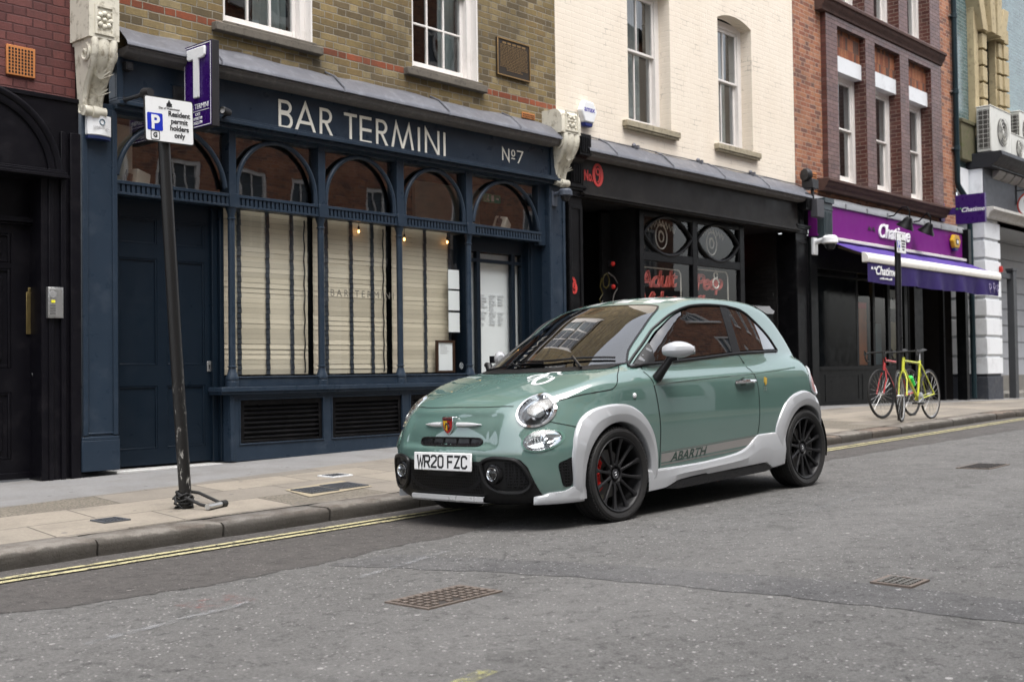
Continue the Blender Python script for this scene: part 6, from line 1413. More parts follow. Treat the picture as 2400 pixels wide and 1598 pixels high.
# ------------------------------------------------------------------ the car
car = thing('parked_car', 'small green and white hot hatchback parked at the kerb with black twelve-spoke wheels', 'car'); car['local_space'] = 1
car.matrix_world = Matrix(((-.99926, -.03517, -.01538, 5.965), (.0349, -.99923, .01799, 5.157), (-.016, .01745, .99972, -.016), (0, 0, 0, 1)))
def carpaint(name, c, flake=.0):
    k = N(name); f = k.noise(1.5, 3)
    return k.bsdf(k.mix(f, sc3(c, .96), sc3(c, 1.04)), .5, flake, None, -.0 + .12, 1.0, .012)
def deep(m):
    [n for n in m.node_tree.nodes if n.type == 'BSDF_PRINCIPLED'][0].inputs['Coat IOR'].default_value = 2.15; return m
GREEN = carpaint('sage_green_car_paint', (.090, .160, .140), .0); deep(GREEN); WHITEC = carpaint('pale_grey_white_car_paint', (.37, .38, .395))
SATB = plain('satin_black_trim', (.0085, .0085, .009), .40, .15, 8, spec=.25); GLOSB = plain('gloss_black_trim', (.010, .010, .011), .18, .1, 8)
GAP = plain('panel_gap', (.006, .007, .007), .9, 0)
CGLASS = glass('tinted_car_glass', (.26, .31, .30), 1.52, 0, boost=4.2); CLEAR = glass('clear_lamp_glass', (.95, .97, .97), 1.5, 0, boost=1.2)
WHEELB = plain('satin_black_wheel', (.010, .010, .011), .46, .15, 9); SILV = plain('satin_silver', (.60, .61, .62), .30, .02, 3, metal=.35)
REFL = plain('lamp_reflector', (.80, .81, .83), .12, .05, 3, metal=1.0)
k = N('honeycomb_grille'); vv = k.n('TexVoronoi', feature='DISTANCE_TO_EDGE'); vv.inputs['Scale'].default_value = 55; vv.inputs['Randomness'].default_value = .0
k.put(vv.inputs['Vector'], k.scaled(1, 1, 1)); hx = k.ramp(vv.outputs['Distance'], [(.10, 1.0), (.16, 0.0)])
HONEY = k.bsdf(k.mix(hx, (.0015, .0015, .0015), (.010, .010, .011)), .5, 0, k.bump(hx, .8, .006), .15)
def newton(P, off=0.0):
    P = np.array(P, float)
    for _ in range(8):
        e = .002; v = F(P); g = np.stack([(F(P + np.eye(3)[i] * e) - F(P - np.eye(3)[i] * e)) / (2 * e) for i in range(3)], -1)
        P = P - g * (v / np.maximum((g * g).sum(-1), .05))[..., None]
    return P + nrm(P) * off
# --- body skin from rays off the car's spine
def skin_grid(nm=130, ne=46, nt=192):
    ax, d0 = [], []
    for i in range(ne): t = (i + .15) / ne * math.pi / 2; ax.append(.22); d0.append((math.cos(t) * 1.0, math.sin(t)))
    for i in range(nm): ax.append(.22 - 2.42 * (i + .5) / nm); d0.append((0.0, 1.0))
    for i in range(ne): t = (i + .85) / ne * math.pi / 2; ax.append(-2.20); d0.append((-math.sin(t), math.cos(t)))
    th = np.linspace(0, 2 * math.pi, nt, endpoint=False)
    A = np.array(ax); D = np.array(d0)
    p0 = np.zeros((len(A), nt, 3)); p0[..., 0] = A[:, None]; p0[..., 2] = .58
    d = np.zeros_like(p0); d[..., 0] = D[:, :1]; d[..., 1] = D[:, 1:] * np.sin(th)[None]; d[..., 2] = D[:, 1:] * np.cos(th)[None]
    lo = np.zeros(p0.shape[:2]); hi = np.full(p0.shape[:2], 1.5)
    for _ in range(20):
        m = (lo + hi) / 2; s = F(p0 + d * m[..., None]) < 0; lo = np.where(s, m, lo); hi = np.where(s, hi, m)
    return p0 + d * lo[..., None]
def inside(poly, a, b):
    poly = np.array(poly); x, y = a, b; r = np.zeros(a.shape, bool); j = len(poly) - 1
    for i in range(len(poly)):
        xi, yi, xj, yj = *poly[i], *poly[j]
        c = ((yi > y) != (yj > y)) & (x < (xj - xi) * (y - yi) / (yj - yi + 1e-12) + xi); r ^= c; j = i
    return r
def inset(poly, d):
    n = len(poly); ar = sum(poly[i][0] * poly[(i + 1) % n][1] - poly[(i + 1) % n][0] * poly[i][1] for i in range(n)); sg = 1 if ar > 0 else -1; out = []
    for i in range(n):
        p, q, r = Vector(poly[i - 1]), Vector(poly[i]), Vector(poly[(i + 1) % n]); a = (q - p).normalized(); b = (r - q).normalized()
        nn = Vector((-a.y - b.y, a.x + b.x)); L = nn.length; nn = nn / L if L > 1e-6 else Vector((-a.y, a.x)); c = max(.5, nn.dot(Vector((-a.y, a.x))))
        out.append(tuple(q + nn * sg * d / c))
    return out
def smooth2(pts, n=8, closed=True):
    P = [np.array(p, float) for p in pts]; k_ = len(P); out = []
    for i in range(k_ if closed else k_ - 1):
        g = lambda j: P[j % k_] if closed else P[min(max(j, 0), k_ - 1)]
        a, b, c, d = g(i - 1), g(i), g(i + 1), g(i + 2)
        for s in range(n):
            t = s / n; out.append(tuple(.5 * (2 * b + (c - a) * t + (2 * a - 5 * b + 4 * c - d) * t * t + (3 * b - a - 3 * c + d) * t ** 3)))
    if not closed: out.append(tuple(P[-1]))
    return out
PROJ = {'side': lambda a, b: ((a, 1.0, b), (0, -1, 0)), 'front': lambda a, b: ((.95, a, b), (-1, 0, 0)), 'top': lambda a, b: ((a, b, 1.7), (0, 0, -1))}
def project(pts, proj, off, zc=None):
    if zc is not None:
        zz = np.array([b for a, b in pts]); P = project([(a, max(b, zc)) for a, b in pts], proj, 0); n_ = nrm(P); low = zz < zc; n_[low, 2] = 0; n_ /= np.linalg.norm(n_, axis=1)[:, None]
        P = P + n_ * (np.array(off)[:, None] if np.ndim(off) else off); P[low, 2] += (zz - zc)[low]; return P
    p0 = np.array([PROJ[proj](a, b)[0] for a, b in pts]); d = np.array([PROJ[proj](a, b)[1] for a, b in pts], float)
    P = hit(p0, d, 110, 2.1 if proj == 'front' else 1.0 if proj == 'side' else 2.0); bad = np.isnan(P[:, 0])
    if bad.any():
        good = np.where(~bad)[0]
        for i in np.where(bad)[0]:
            j = good[np.argmin([(pts[i][0] - pts[g][0]) ** 2 + (pts[i][1] - pts[g][1]) ** 2 for g in good])]
            q = P[j].copy(); q[{'side': 0, 'front': 1, 'top': 0}[proj]] = pts[i][0]; q[{'side': 2, 'front': 2, 'top': 1}[proj]] = pts[i][1]; P[i] = q
        P[bad] = newton(P[bad])
    return P + nrm(P) * (np.array(off)[:, None] if np.ndim(off) else off)
def dense(poly, res):
    out = []; n = len(poly)
    for i in range(n):
        a, b = Vector(poly[i]), Vector(poly[(i + 1) % n]); k_ = max(1, int((b - a).length / res))
        out += [tuple(a + (b - a) * s / k_) for s in range(k_)]
    return out
def patch(poly, proj, off, thick=0.0, res=.03, mirror=True, holes=(), dome=0.0, lip=0.0, zc=None):
    """Panel cut to an outline and laid on the body skin (optionally thick, domed towards its middle)."""
    rings = [dense(poly, res)] + [dense(h, res) for h in holes]; V = []; E = []
    for r in rings:
        b = len(V); V += r; E += [(b + i, b + (i + 1) % len(r)) for i in range(len(r))]
    nb = len(V); A = np.array(rings[0]); lo, hi = A.min(0), A.max(0)
    gx, gy = np.meshgrid(np.arange(lo[0] + res / 2, hi[0], res), np.arange(lo[1] + res / 2, hi[1], res)); gx = gx.ravel(); gy = gy.ravel()
    ok = inside(rings[0], gx, gy)
    for h in rings[1:]: ok &= ~inside(h, gx, gy)
    B = np.array(V); gi = np.where(ok)[0]; gg = np.stack([gx[gi], gy[gi]], 1); keep = gi[((gg[:, None] - B[None]) ** 2).sum(2).min(1) > (.45 * res) ** 2] if len(gi) else []
    V = V + [(gx[i], gy[i]) for i in keep]
    vo, eo, fo, *_ = delaunay_2d_cdt([Vector(v) for v in V], E, [], 0, 1e-6)
    pts = [tuple(v) for v in vo]; P2 = np.array(pts)
    cen = np.array([P2[list(f)].mean(0) for f in fo]); ins = inside(rings[0], cen[:, 0], cen[:, 1])
    for h in rings[1:]: ins &= ~inside(h, cen[:, 0], cen[:, 1])
    fo = [tuple(f) for f, s in zip(fo, ins) if s]
    offs = np.full(len(pts), off)
    if dome:
        dist = np.sqrt(((P2[:, None] - B[None]) ** 2).sum(2).min(1)); mx = dist.max(); offs = off + dome * (1 - (1 - np.clip(dist / mx, 0, 1)) ** 2)
    if lip:
        dist = np.sqrt(((P2[:, None] - B[None]) ** 2).sum(2).min(1)); offs = offs - lip * (1 - np.clip(dist / .02, 0, 1)) ** 2
    P = project(pts, proj, offs, zc); fs = list(fo); vs = [tuple(p) for p in P]
    if thick:
        n_ = nrm(P); n_[:, 2] *= (P[:, 2] > .22); n_ /= np.linalg.norm(n_, axis=1)[:, None]; Q = P - n_ * thick; n = len(vs); vs += [tuple(p) for p in Q]; cnt = {}
        for f in fo:
            for i in range(len(f)): e = (f[i], f[(i + 1) % len(f)]); cnt[tuple(sorted(e))] = cnt.get(tuple(sorted(e)), []) + [e]
        for e in cnt.values():
            if len(e) == 1: a, b = e[0]; fs.append((b, a, a + n, b + n))
    m = MB(); m.add(vs, fs, True)
    if mirror:
        m2 = MB(); m2.add([(x, -y, z) for x, y, z in vs], [f[::-1] for f in fs], True); return m, m2
    return m, None
def panel(name, mat, parent, *a, mirrorparts=True, angle=50, **kw):
    ms = patch(*a, mirror=mirrorparts, **kw); out = []
    for m in ms:
        if m: out.append(m.build(name, mat, parent, world=False, angle=angle))
    return out
def strip(name, mat, parent, pts3, w, off=.0014, mirror=True, n=8, raised=0.0, closed=False):
    """Line drawn on the skin: panel gap, seal or trim."""
    out = []
    Q = newton(np.array(smooth2(pts3, n, closed)), 0); sgs = (1, -1) if mirror else (1,)
    for s in sgs:
        m = MB()
        if raised: m.tube([(p[0], p[1] * s, p[2]) for p in Q + nrm(Q) * off], raised, 7, closed)
        else:
            N_ = nrm(Q); T = np.gradient(Q, axis=0); T /= np.linalg.norm(T, axis=1)[:, None]; S_ = np.cross(N_, T); 
            A = newton(Q + S_ * w / 2, off); B_ = newton(Q - S_ * w / 2, off)
            m.grid([[(a[0], a[1] * s, a[2]), (b[0], b[1] * s, b[2])] for a, b in zip(A, B_)])
        out.append(m.build(name, mat, parent, world=False))
    return out
DLO = smooth2([(-.275, .966), (-.41, .981), (-1.0, 1.009), (-1.517, 1.038), (-2.02, 1.047), (-2.105, 1.050), (-2.085, 1.085), (-2.03, 1.155), (-1.924, 1.243), (-1.758, 1.348), (-1.60, 1.380), (-1.457, 1.391), (-1.254, 1.393), (-1.053, 1.376), (-.856, 1.322), (-.69, 1.236), (-.49, 1.112), (-.345, 1.020)], 5)
WSR = smooth2([(-.58, .990), (-.30, .978), (0, .975), (.30, .978), (.58, .990), (.605, 1.005), (.555, 1.08), (.515, 1.186), (.487, 1.271), (.465, 1.341), (.44, 1.378), (.38, 1.396), (.2, 1.408), (0, 1.412), (-.2, 1.408), (-.38, 1.396), (-.44, 1.378), (-.465, 1.341), (-.487, 1.271), (-.515, 1.186), (-.555, 1.08), (-.605, 1.005)], 4)
HLc, HLa, HLb = np.array((.5595, .7215)), np.array((.0755, .0195)), np.array((-.0405, .0975))
LLc, LLa, LLb = np.array((.634, .547)), np.array((.080, .0090)), np.array((-.009, .067))
ell = lambda c, a, b, s, n=40: [tuple(c + a * s * math.cos(t) + b * s * math.sin(t)) for t in [2 * math.pi * i / n for i in range(n)]]
GP = skin_grid(); nu, nt = GP.shape[:2]
quads = [(i * nt + j, i * nt + (j + 1) % nt, (i + 1) * nt + (j + 1) % nt, (i + 1) * nt + j) for i in range(nu - 1) for j in range(nt)]
flat = GP.reshape(-1, 3); C4 = flat[np.array(quads)].mean(1); aX, aY, aZ = C4[:, 0], np.abs(C4[:, 1]), C4[:, 2]
DI, WI = inset(DLO, .008), inset(WSR, .012)
win_s = inside(DI, aX, aZ) & (aY > .45); win_w = inside(WI, C4[:, 1], aZ) & (aX > -1.15) & (aX < .1) & (aY < .62) & ~win_s; win = win_s | win_w
arch = ((aX ** 2 + (aZ - .30) ** 2 < .345 ** 2) | ((aX + 2.3) ** 2 + (aZ - .30) ** 2 < .345 ** 2)) & (aY > .42) & (aZ < .68)
lm_h = inside(ell(HLc, HLa, HLb, .90), aY, aZ) & (aX > .2); lm_l = inside(ell(LLc, LLa, LLb, .92), aY, aZ) & (aX > .2); lampc = lm_h | lm_l
keep = ~(win | arch | lampc); QA = np.array(quads)
for msk, poly, pr in ((win_s, DI, 'side'), (win_w, WI, 'front'), (lm_h, ell(HLc, HLa, HLb, .90), 'lamp'), (lm_l, ell(LLc, LLa, LLb, .92), 'lamp')):             # trim the shell cleanly to the glass line
    ed = np.intersect1d(QA[msk].ravel(), QA[keep].ravel()); dp = np.array(dense(poly, .004)); V0 = flat[ed]
    q2 = np.stack([V0[:, 0], V0[:, 2]], 1) if pr == 'side' else np.stack([np.abs(V0[:, 1]) if pr == 'lamp' else V0[:, 1], V0[:, 2]], 1)
    nn_ = dp[((q2[:, None] - dp[None]) ** 2).sum(2).argmin(1)]; Pn = project([tuple(x) for x in nn_], 'front' if pr == 'lamp' else pr, 0)
    if pr != 'front': Pn[:, 1] *= np.sign(V0[:, 1])
    far = np.linalg.norm(Pn - V0, axis=1) < .06; flat[ed[far]] = Pn[far]
m = MB(); m.add([tuple(p) for p in flat], [q for q, s in zip(quads, keep) if s], True)
m.f.append([j for j in range(nt)]); m.sm.append(True); m.mi.append(0); m.f.append([(nu - 1) * nt + j for j in range(nt)]); m.sm.append(True); m.mi.append(0)
body = m.build('body', GREEN, car, world=False, angle=80)
m = MB(); lin = flat - nrm(flat) * .03; kl = ~(inside(inset(DLO, -.012), aX, aZ) & (aY > .45) | inside(inset(WSR, -.012), C4[:, 1], aZ) & (aX > -1.15) & (aX < .1) | arch | (aX > .12)); m.add([tuple(p) for p in lin], [q for q, s in zip(quads, kl) if s], True)
m.build('interior_lining', plain('dark_cabin_lining', (.020, .020, .021), .8, .2), car, world=False, angle=80)
# --- glass
for o in panel('side_glass', CGLASS, car, inset(DLO, .016), 'side', .0035): pass
panel('windscreen', CGLASS, car, inset(WSR, -.004), 'front', .0035, mirrorparts=False)
FRIT = plain('black_glass_border', (.008, .008, .009), .15, .05)
panel('glass_border', FRIT, car, inset(WSR, .0), 'front', .0022, mirrorparts=False, holes=[inset(WSR, .040)], res=.02)
WS3 = project(WSR, 'front', 0)
strip('windscreen_seal', GLOSB, car, [tuple(p) for p in WS3[::3]], .016, .0048, mirror=False, n=5, closed=True)
D3 = project(DLO, 'side', 0)
strip('window_seal', SATB, car, [tuple(p) for p in D3[::2]], .02, .003, n=4, raised=.010, closed=True)
panel('door_pillar', SATB, car, [(-1.425, 1.032), (-1.530, 1.037), (-1.548, 1.378), (-1.462, 1.384)], 'side', .0055, thick=.01)
panel('quarter_light', SATB, car, [(-.305, .980), (-.475, .990), (-.53, 1.125), (-.42, 1.055)], 'side', .0055)
panel('cowl_panel', SATB, car, [(-.575, .960), (-.3, .952), (0, .950), (.3, .952), (.575, .960), (.60, .988), (.3, .980), (0, .977), (-.3, .980), (-.60, .988)], 'front', .004, mirrorparts=False, res=.02)
rg = smooth2([(.40, 1.345), (.47, 1.20), (.52, 1.08), (.50, 1.055), (0, 1.05), (-.50, 1.055), (-.52, 1.08), (-.47, 1.20), (-.40, 1.345), (0, 1.37)], 4)
# wipers
for pts in ([(-.155, -.22, 1.0), (-.125, .07, 1.005), (-.185, .31, 1.02), (-.275, .54, 1.03)], [(-.13, -.52, 1.0), (-.105, -.28, .998), (-.095, .066, 1.002)]):
    Q = newton(np.array(smooth2(pts, 6, False)), .018); w = MB(); w.tube([tuple(p) for p in Q], .0075, 6); wp = w.build('wiper', GLOSB, car, world=False)
    w = MB(); e = Q[-4]; w.tube([tuple(newton(np.array([[-.06, e[1] - .02, .97]]), .015)[0]), tuple(Q[int(len(Q) * .6)] + np.array((.01, 0, .012)))], .010, 7); w.build('wiper_arm', GLOSB, wp, world=False)
# --- panel gaps
hood = [(.675, 0, .750), (.672, .17, .750), (.655, .30, .751), (.607, .44, .752)]
strip('panel_gap', GAP, body, [(x, -y, z) for x, y, z in hood[::-1]][:-1] + hood, .006, mirror=False)
strip('panel_gap', GAP, body, [(.405, .630, .780), (.271, .690, .806), (.12, .735, .822), (.03, .752, .835), (-.03, .738, .875), (-.071, .715, .917), (-.16, .655, .955), (-.242, .588, .979)], .006)
strip('panel_gap', GAP, body, [(-.330, .70, .985), (-.352, .73, .94), (-.378, .76, .862), (-.415, .765, .70), (-.432, .765, .58), (-.43, .765, .44), (-.42, .76, .30)], .008)
strip('panel_gap', GAP, body, [(-1.50, .71, 1.03), (-1.553, .735, .95), (-1.592, .75, .905), (-1.628, .76, .80), (-1.640, .765, .65), (-1.632, .765, .53), (-1.61, .765, .44)], .007)
strip('panel_gap', GAP, body, [(.52, .66, .665), (.44, .70, .64), (.36, .73, .615)], .005)
strip('waist_crease', GREEN, body, [(-.372, .77, .846), (-.722, .775, .866), (-1.2, .77, .884), (-1.57, .765, .894), (-1.95, .75, .907), (-2.22, .735, .918)], .02, -.0065, raised=.010)
# --- white arches, sills and bumper corners
def offp(name, poly, off, thick, **kw): return panel(name, WHITEC, car, poly, 'side', off, thick=thick, angle=40, **kw)
cir = lambda cx, r, a0, a1, n=16: [(cx + r * math.cos(a), .30 + r * math.sin(a)) for a in [a0 + (a1 - a0) * i / n for i in range(n + 1)]]
def arch_flare(outer, cx, ri, squash=1.0):
    O_ = smooth2(outer, 6, False); cols = ((0, .001), (.03, .010), (.12, .018), (.52, .027), (.58, .026), (.96, .012), (1, .006)); rows = []
    for a, b in O_:
        d = Vector((a - cx, b - .30)); d.normalize(); ia, ib = cx + d.x * ri, .30 + d.y * ri
        if d.y < -.15: ia, ib = a + (cx - a) * .26, b
        pts = [(a + (ia - a) * u, b + (ib - b) * u) for u, _ in cols]; P = project(pts, 'side', [o for _, o in cols], .225); q = P[-1].copy(); q[1] -= .10; rows.append([tuple(p) for p in P] + [tuple(q)])
    for s in (1, -1):
        w = MB(); w.grid([[(x, y * s, z) for x, y, z in r] for r in rows]); w.build('wheel_arch', WHITEC, car, world=False, angle=24)
arch_flare([(.412, .18), (.420, .26), (.428, .35), (.432, .44), (.405, .548), (.335, .652), (.235, .712), (.11, .737), (-.01, .740), (-.13, .720), (-.25, .655), (-.34, .555), (-.385, .43), (-.395, .30), (-.392, .22)], 0, .325)
arch_flare([(-1.880, .30), (-1.850, .40), (-1.868, .50), (-1.957, .620), (-2.04, .682), (-2.14, .722), (-2.279, .740), (-2.40, .712), (-2.49, .655), (-2.56, .564), (-2.60, .44), (-2.62, .30), (-2.62, .20)], -2.3, .325)
offp('bumper_corner', [(.63, .166), (.628, .212), (.56, .234), (.47, .240), (.425, .262), (.34, .262), (.335, .166)], .022, .055, res=.02, lip=.008, zc=.225)
stp = pch([-1.99, -1.84, -1.62, -1.56, -1.50, -1.42, -1.32, -1.1, -.88, -.6, -.38, -.28], [.446, .446, .444, .420, .384, .352, .332, .314, .303, .299, .298, .305]); sbt = pch([-1.99, -1.80, -1.74, -1.70, -1.4, -1.0, -.62, -.54, -.46, -.28], [.200, .188, .222, .236, .232, .224, .206, .186, .168, .160])
rows = []
for i in range(101):
    x = -.285 - (1.965 - .285) * i / 100; zt, zb = float(stp(np.array([x]))[0]), float(sbt(np.array([x]))[0])
    cols = ((0, .001), (.03, .010), (.10, .017), (.45, .027), (.52, .030), (.97, .026), (1, .020)); P = project([(x, zt + (zb - zt) * u) for u, _ in cols], 'side', [o for _, o in cols], .225)
    q = P[-1].copy(); q[1] -= .07; rows.append([tuple(p) for p in P] + [tuple(q)])
for s in (1, -1): w = MB(); w.grid([[(x, y * s, z) for x, y, z in r] for r in rows]); w.add([(x, y * s, z) for x, y, z in rows[-1]], [list(range(8))]); w.build('sill_skirt', WHITEC, car, world=False, angle=24)
panel('sill_blade', GLOSB, car, [(-.47, .163), (-.59, .203), (-1.071, .222), (-1.715, .233), (-1.80, .184), (-1.70, .168), (-.62, .150)], 'side', .020, thick=.05, res=.03, zc=.225)
panel('corner_vent', HONEY, car, smooth2([(.515, .405), (.47, .425), (.424, .435), (.420, .35), (.428, .275), (.455, .262), (.487, .275), (.508, .35)], 3), 'side', .003, res=.02)
# --- bumper: black lower section, pods, slot, plate
half = [(0, .428), (.31, .428), (.36, .440), (.40, .453), (.52, .453), (.56, .437), (.592, .392), (.612, .32), (.632, .245), (.645, .19), (.56, .172), (.3, .168), (0, .168)]
full = half + [(-y, z) for y, z in half[-2:0:-1]]
bi = panel('bumper_insert', SATB, car, full, 'front', .006, mirrorparts=False, thick=.03, res=.025)[0]
panel('lower_grille', HONEY, bi, [(-.32, .235), (.32, .235), (.31, .405), (-.31, .405)], 'front', .0085, mirrorparts=False, res=.025)
Q = newton(np.array([(.78, -.33 + .66 * i / 30, .20) for i in range(31)])); N_ = nrm(Q); w = MB()
w.grid([[(q[0] + .016, q[1], .214), (q[0] + .030, q[1], .208), (q[0] + .030, q[1], .186), (q[0] + .018, q[1], .174), (q[0] - .05, q[1], .172)] for q in Q]); w.build('splitter_blade', SILV, bi, world=False, angle=30)
for s in (1, -1):
    pod = [(.332, .42), (.335, .35), (.36, .29), (.42, .252), (.50, .242), (.565, .252), (.60, .30), (.578, .375), (.535, .432), (.46, .447), (.39, .446)]
    Pq = project(smooth2(pod, 4), 'front', .012); w = MB(); w.tube([(p[0], p[1] * s, p[2]) for p in Pq], .013, 8, True); pd = w.build('fog_pod', SATB, car, world=False)
    mm = patch([(.36, .285), (.60, .285), (.57, .375), (.53, .43), (.36, .43)], 'front', .0095, mirror=True, res=.02)
    mm = patch([(.475, .275), (.575, .268), (.59, .30), (.565, .375), (.53, .42), (.475, .425)], 'front', .0095, mirror=True, res=.02)
    mm[0 if s > 0 else 1].build('pod_grille', HONEY, pd, world=False)
    fx = .777; c = (fx, .41 * s, .355)
    w = MB(); w.lathe([(.062, -.02), (.058, .006), (.046, .010), (.040, -.004), (.0, -.004)], c, 'x', 24); w.build('fog_bezel', GLOSB, pd, world=False)
    w = MB(); w.lathe([(.043, .004), (.041, .014), (.036, .012), (.030, -.005), (.015, -.012), (0, -.014)], c, 'x', 24); fl = w.build('fog_lamp', REFL, pd, world=False)
    w = MB(); w.lathe([(.040, .012), (.03, .018), (.015, .022), (0, .023)], c, 'x', 24); w.build('lens', CLEAR, fl, world=False)
slot = smooth2([(-.27, .543), (-.255, .562), (-.2, .567), (0, .568), (.2, .567), (.255, .562), (.27, .543), (.255, .524), (.2, .519), (0, .518), (-.2, .519), (-.255, .524)], 3)
sg_ = panel('upper_grille', GLOSB, car, [(y + .035, z) for y, z in slot], 'front', .002, mirrorparts=False, res=.02)[0]
S3 = project([(y + .035, z) for y, z in slot], 'front', .002); w = MB(); w.tube([tuple(p) for p in S3], .006, 7, True); w.build('grille_rim', SATB, sg_, world=False)
w = MB()
for y in (-.14, -.04, .08, .19): p = project([(y + .02, .543)], 'front', .003)[0]; w.box(p[0] - .002, p[0] + .004, p[1] - .005, p[1] + .005, .522, .563)
w.build('grille_rib', SATB, sg_, world=False)
for a, b in ((-.215, -.055), (.085, .285)):
    Q = project([(a + (b - a) * i / 20, .6455) for i in range(21)], 'front', .008); tip = [.002 + .0135 * math.sin(math.pi / 2 * min(1, ((i if a < 0 else 20 - i) + .3) / 15)) for i in range(21)]
    w = MB(); w.tube([tuple(p) for p in Q], tip, 10); w.build('badge_bar', SILV, car, world=False)
# shield badge
bc = project([(.015, .645)], 'front', .0)[0]
def shield(sc): return [(y * sc + .015, z * sc + .645) for y, z in [(-.05, .052), (-.03, .056), (0, .053), (.03, .056), (.05, .052), (.049, .0), (.038, -.032), (.02, -.05), (0, -.06), (-.02, -.05), (-.038, -.032), (-.049, 0)]]
w = MB(); w.prism(shield(1.0), 'x', bc[0] - .02, bc[0] + .026); bd = w.build('shield_badge', CHROME, car, world=False, bevel=.004)
w = MB(); w.prism(shield(.82), 'x', bc[0] + .0265, bc[0] + .0275); w.build('badge_field', plain('badge_red', (.30, .012, .012), .25, .1), bd, world=False)
w = MB(); w.prism([(.015 - .038, .645 + .028), (.015 - .002, .645 + .028), (.015 - .002, .645 - .035), (.015 - .026, .645 - .022)], 'x', bc[0] + .028, bc[0] + .0287); w.build('badge_yellow', plain('badge_yellow', (.60, .36, .02), .3, .1), bd, world=False)
w = MB(); w.tube([(bc[0] + .029, .015 + a, .645 + b) for a, b in ((-.018, -.02), (-.02, 0), (-.006, .012), (.008, .004), (.016, -.012), (.008, -.026))], .0045, 6); w.tube([(bc[0] + .029, .015 + a, .645 + b) for a, b in ((-.016, .016), (.0, .008), (.016, .018))], .003, 5); w.box(bc[0] + .0282, bc[0] + .0295, -.022, .052, .677, .686); w.build('badge_emblem', INK, bd, world=False)
# number plate
Mp = Matrix.Translation((.826, .015, .424)) @ Matrix.Rotation(R(-3), 4, 'Y')
w = MB(); w.box(-.012, .0, -.26, .26, -.0555, .0555, 0, Mp); pl = w.build('number_plate', plain('white_plate', (.80, .80, .80), .25, .02), car, world=False, bevel=.005)
w = MB(); sw = .0135
GL = {'W': [[(0, 1), (.24, 0), (.5, .75), (.76, 0), (1, 1)]], 'R': [[(0, 0), (0, 1)], [(.1, .93), (.75, .93), (.93, .83), (.93, .60), (.75, .47), (.1, .47)], [(.5, .47), (.97, 0)]],
      '2': [[(.02, .78), (.1, .90), (.3, .945), (.7, .945), (.93, .83), (.93, .62), (.08, .16), (.06, .06), (1, .06)]], '0': [[(.07, .5), (.07, .83), (.28, .945), (.72, .945), (.93, .83), (.93, .17), (.72, .055), (.28, .055), (.07, .17), (.07, .5)]],
      'F': [[(.07, 0), (.07, 1)], [(.16, .93), (1, .93)], [(.16, .50), (.86, .50)]], 'Z': [[(0, .93), (.92, .93), (.08, .07), (1, .07)]], 'C': [[(.93, .72), (.93, .83), (.72, .945), (.28, .945), (.07, .83), (.07, .17), (.28, .055), (.72, .055), (.93, .17), (.93, .28)]]}
x = -.226
for ch in 'WR20 FZC':
    if ch == ' ': x += .026; continue
    wd = .050 if ch != 'W' else .055; b = w
    t_ = MB()
    for q_i, st in enumerate(GL[ch]): t_.ribbon([(x + u * wd, (v - .5) * .079) for u, v in st], sw, -.0008 - .0003 * q_i, .001)
    w.add(t_.v, t_.f); x += wd + .0115
w.v = [tuple(Mp @ Vector((-y_, x_, z_))) for x_, y_, z_ in w.v]        # read facing the car
w.build('plate_characters', INK, pl, world=False)
# --- lamps
def headlamp(c, a, b, name, depth, s, main):
    mm = lambda poly, **kw: patch(poly, 'front', kw.pop('off'), mirror=True, res=.012, **kw)[0 if s > 0 else 1]
    bz = mm(ell(c, a, b, 1.0), off=.010 if main else .004, holes=[ell(c, a, b, .88 if main else .90)], thick=.022).build(name, CHROME if main else plain('body_lamp_rim', (.09, .17, .14), .3), car, world=False, angle=50)
    P0 = project(ell(c, a, b, .93), 'front', .003); n0 = nrm(P0).mean(0); n0 /= np.linalg.norm(n0); ce = P0.mean(0)
    rings = []
    for q, dp in ((1, 0), (.92, .35), (.75, .7), (.5, .92), (.2, 1.0), (.02, 1.02)): rings.append([tuple(ce + (p - ce) * q - n0 * depth * dp) for p in P0])
    w = MB(); w.grid([r + [r[0]] for r in rings]); w.v = [(x, y * s, z) for x, y, z in w.v]; rf = w.build('reflector', REFL, bz, world=False)
    u1 = P0[0] - ce; u1 /= np.linalg.norm(u1); u2 = np.cross(n0, u1); L = lambda p: (p[0], p[1] * s, p[2])
    def disc(prof, cc, mat, nm, par, n=24):
        w = MB(); g = []
        for r, h in prof: g.append([L(cc + u1 * r * math.cos(t) + u2 * r * math.sin(t) + n0 * h) for t in [2 * math.pi * i / n for i in range(n + 1)]])
        w.grid(g); return w.build(nm, mat, par, world=False)
    if main:
        disc([(.052, -.03), (.053, -.008), (.049, -.004), (.045, -.012), (.044, -.03)], ce + u1 * .004, plain('dark_lamp_ring', (.05, .05, .055), .2, .1, 3, .8), 'lamp_ring', rf)
        disc([(.0, -.006), (.02, -.010), (.036, -.020), (.044, -.034)], ce + u1 * .004, plain('projector_glass', (.30, .31, .32), .03, .1, 3, .6), 'projector_lens', rf)
    else:
        disc([(.018, -.035), (.018, -.006), (.012, .0), (0, .002)], ce + u1 * .03, REFL, 'bulb_cover', rf)
        w = MB()
        for i in range(5): q = (i - 2) * .018; w.tube([L(ce + u1 * q - u2 * .03 - n0 * .030), L(ce + u1 * q + u2 * .03 - n0 * .030)], .0025, 5)
        w.build('reflector_ribs', SILV, rf, world=False)
    mm(ell(c, a, b, .89 if main else .91), off=.008, dome=.010).build('lens', CLEAR, bz, world=False)
for s in (1, -1):
    headlamp(HLc, HLa, HLb, 'headlight', .075, s, True); headlamp(LLc, LLa, LLb, 'lower_headlight', .045, s, False)
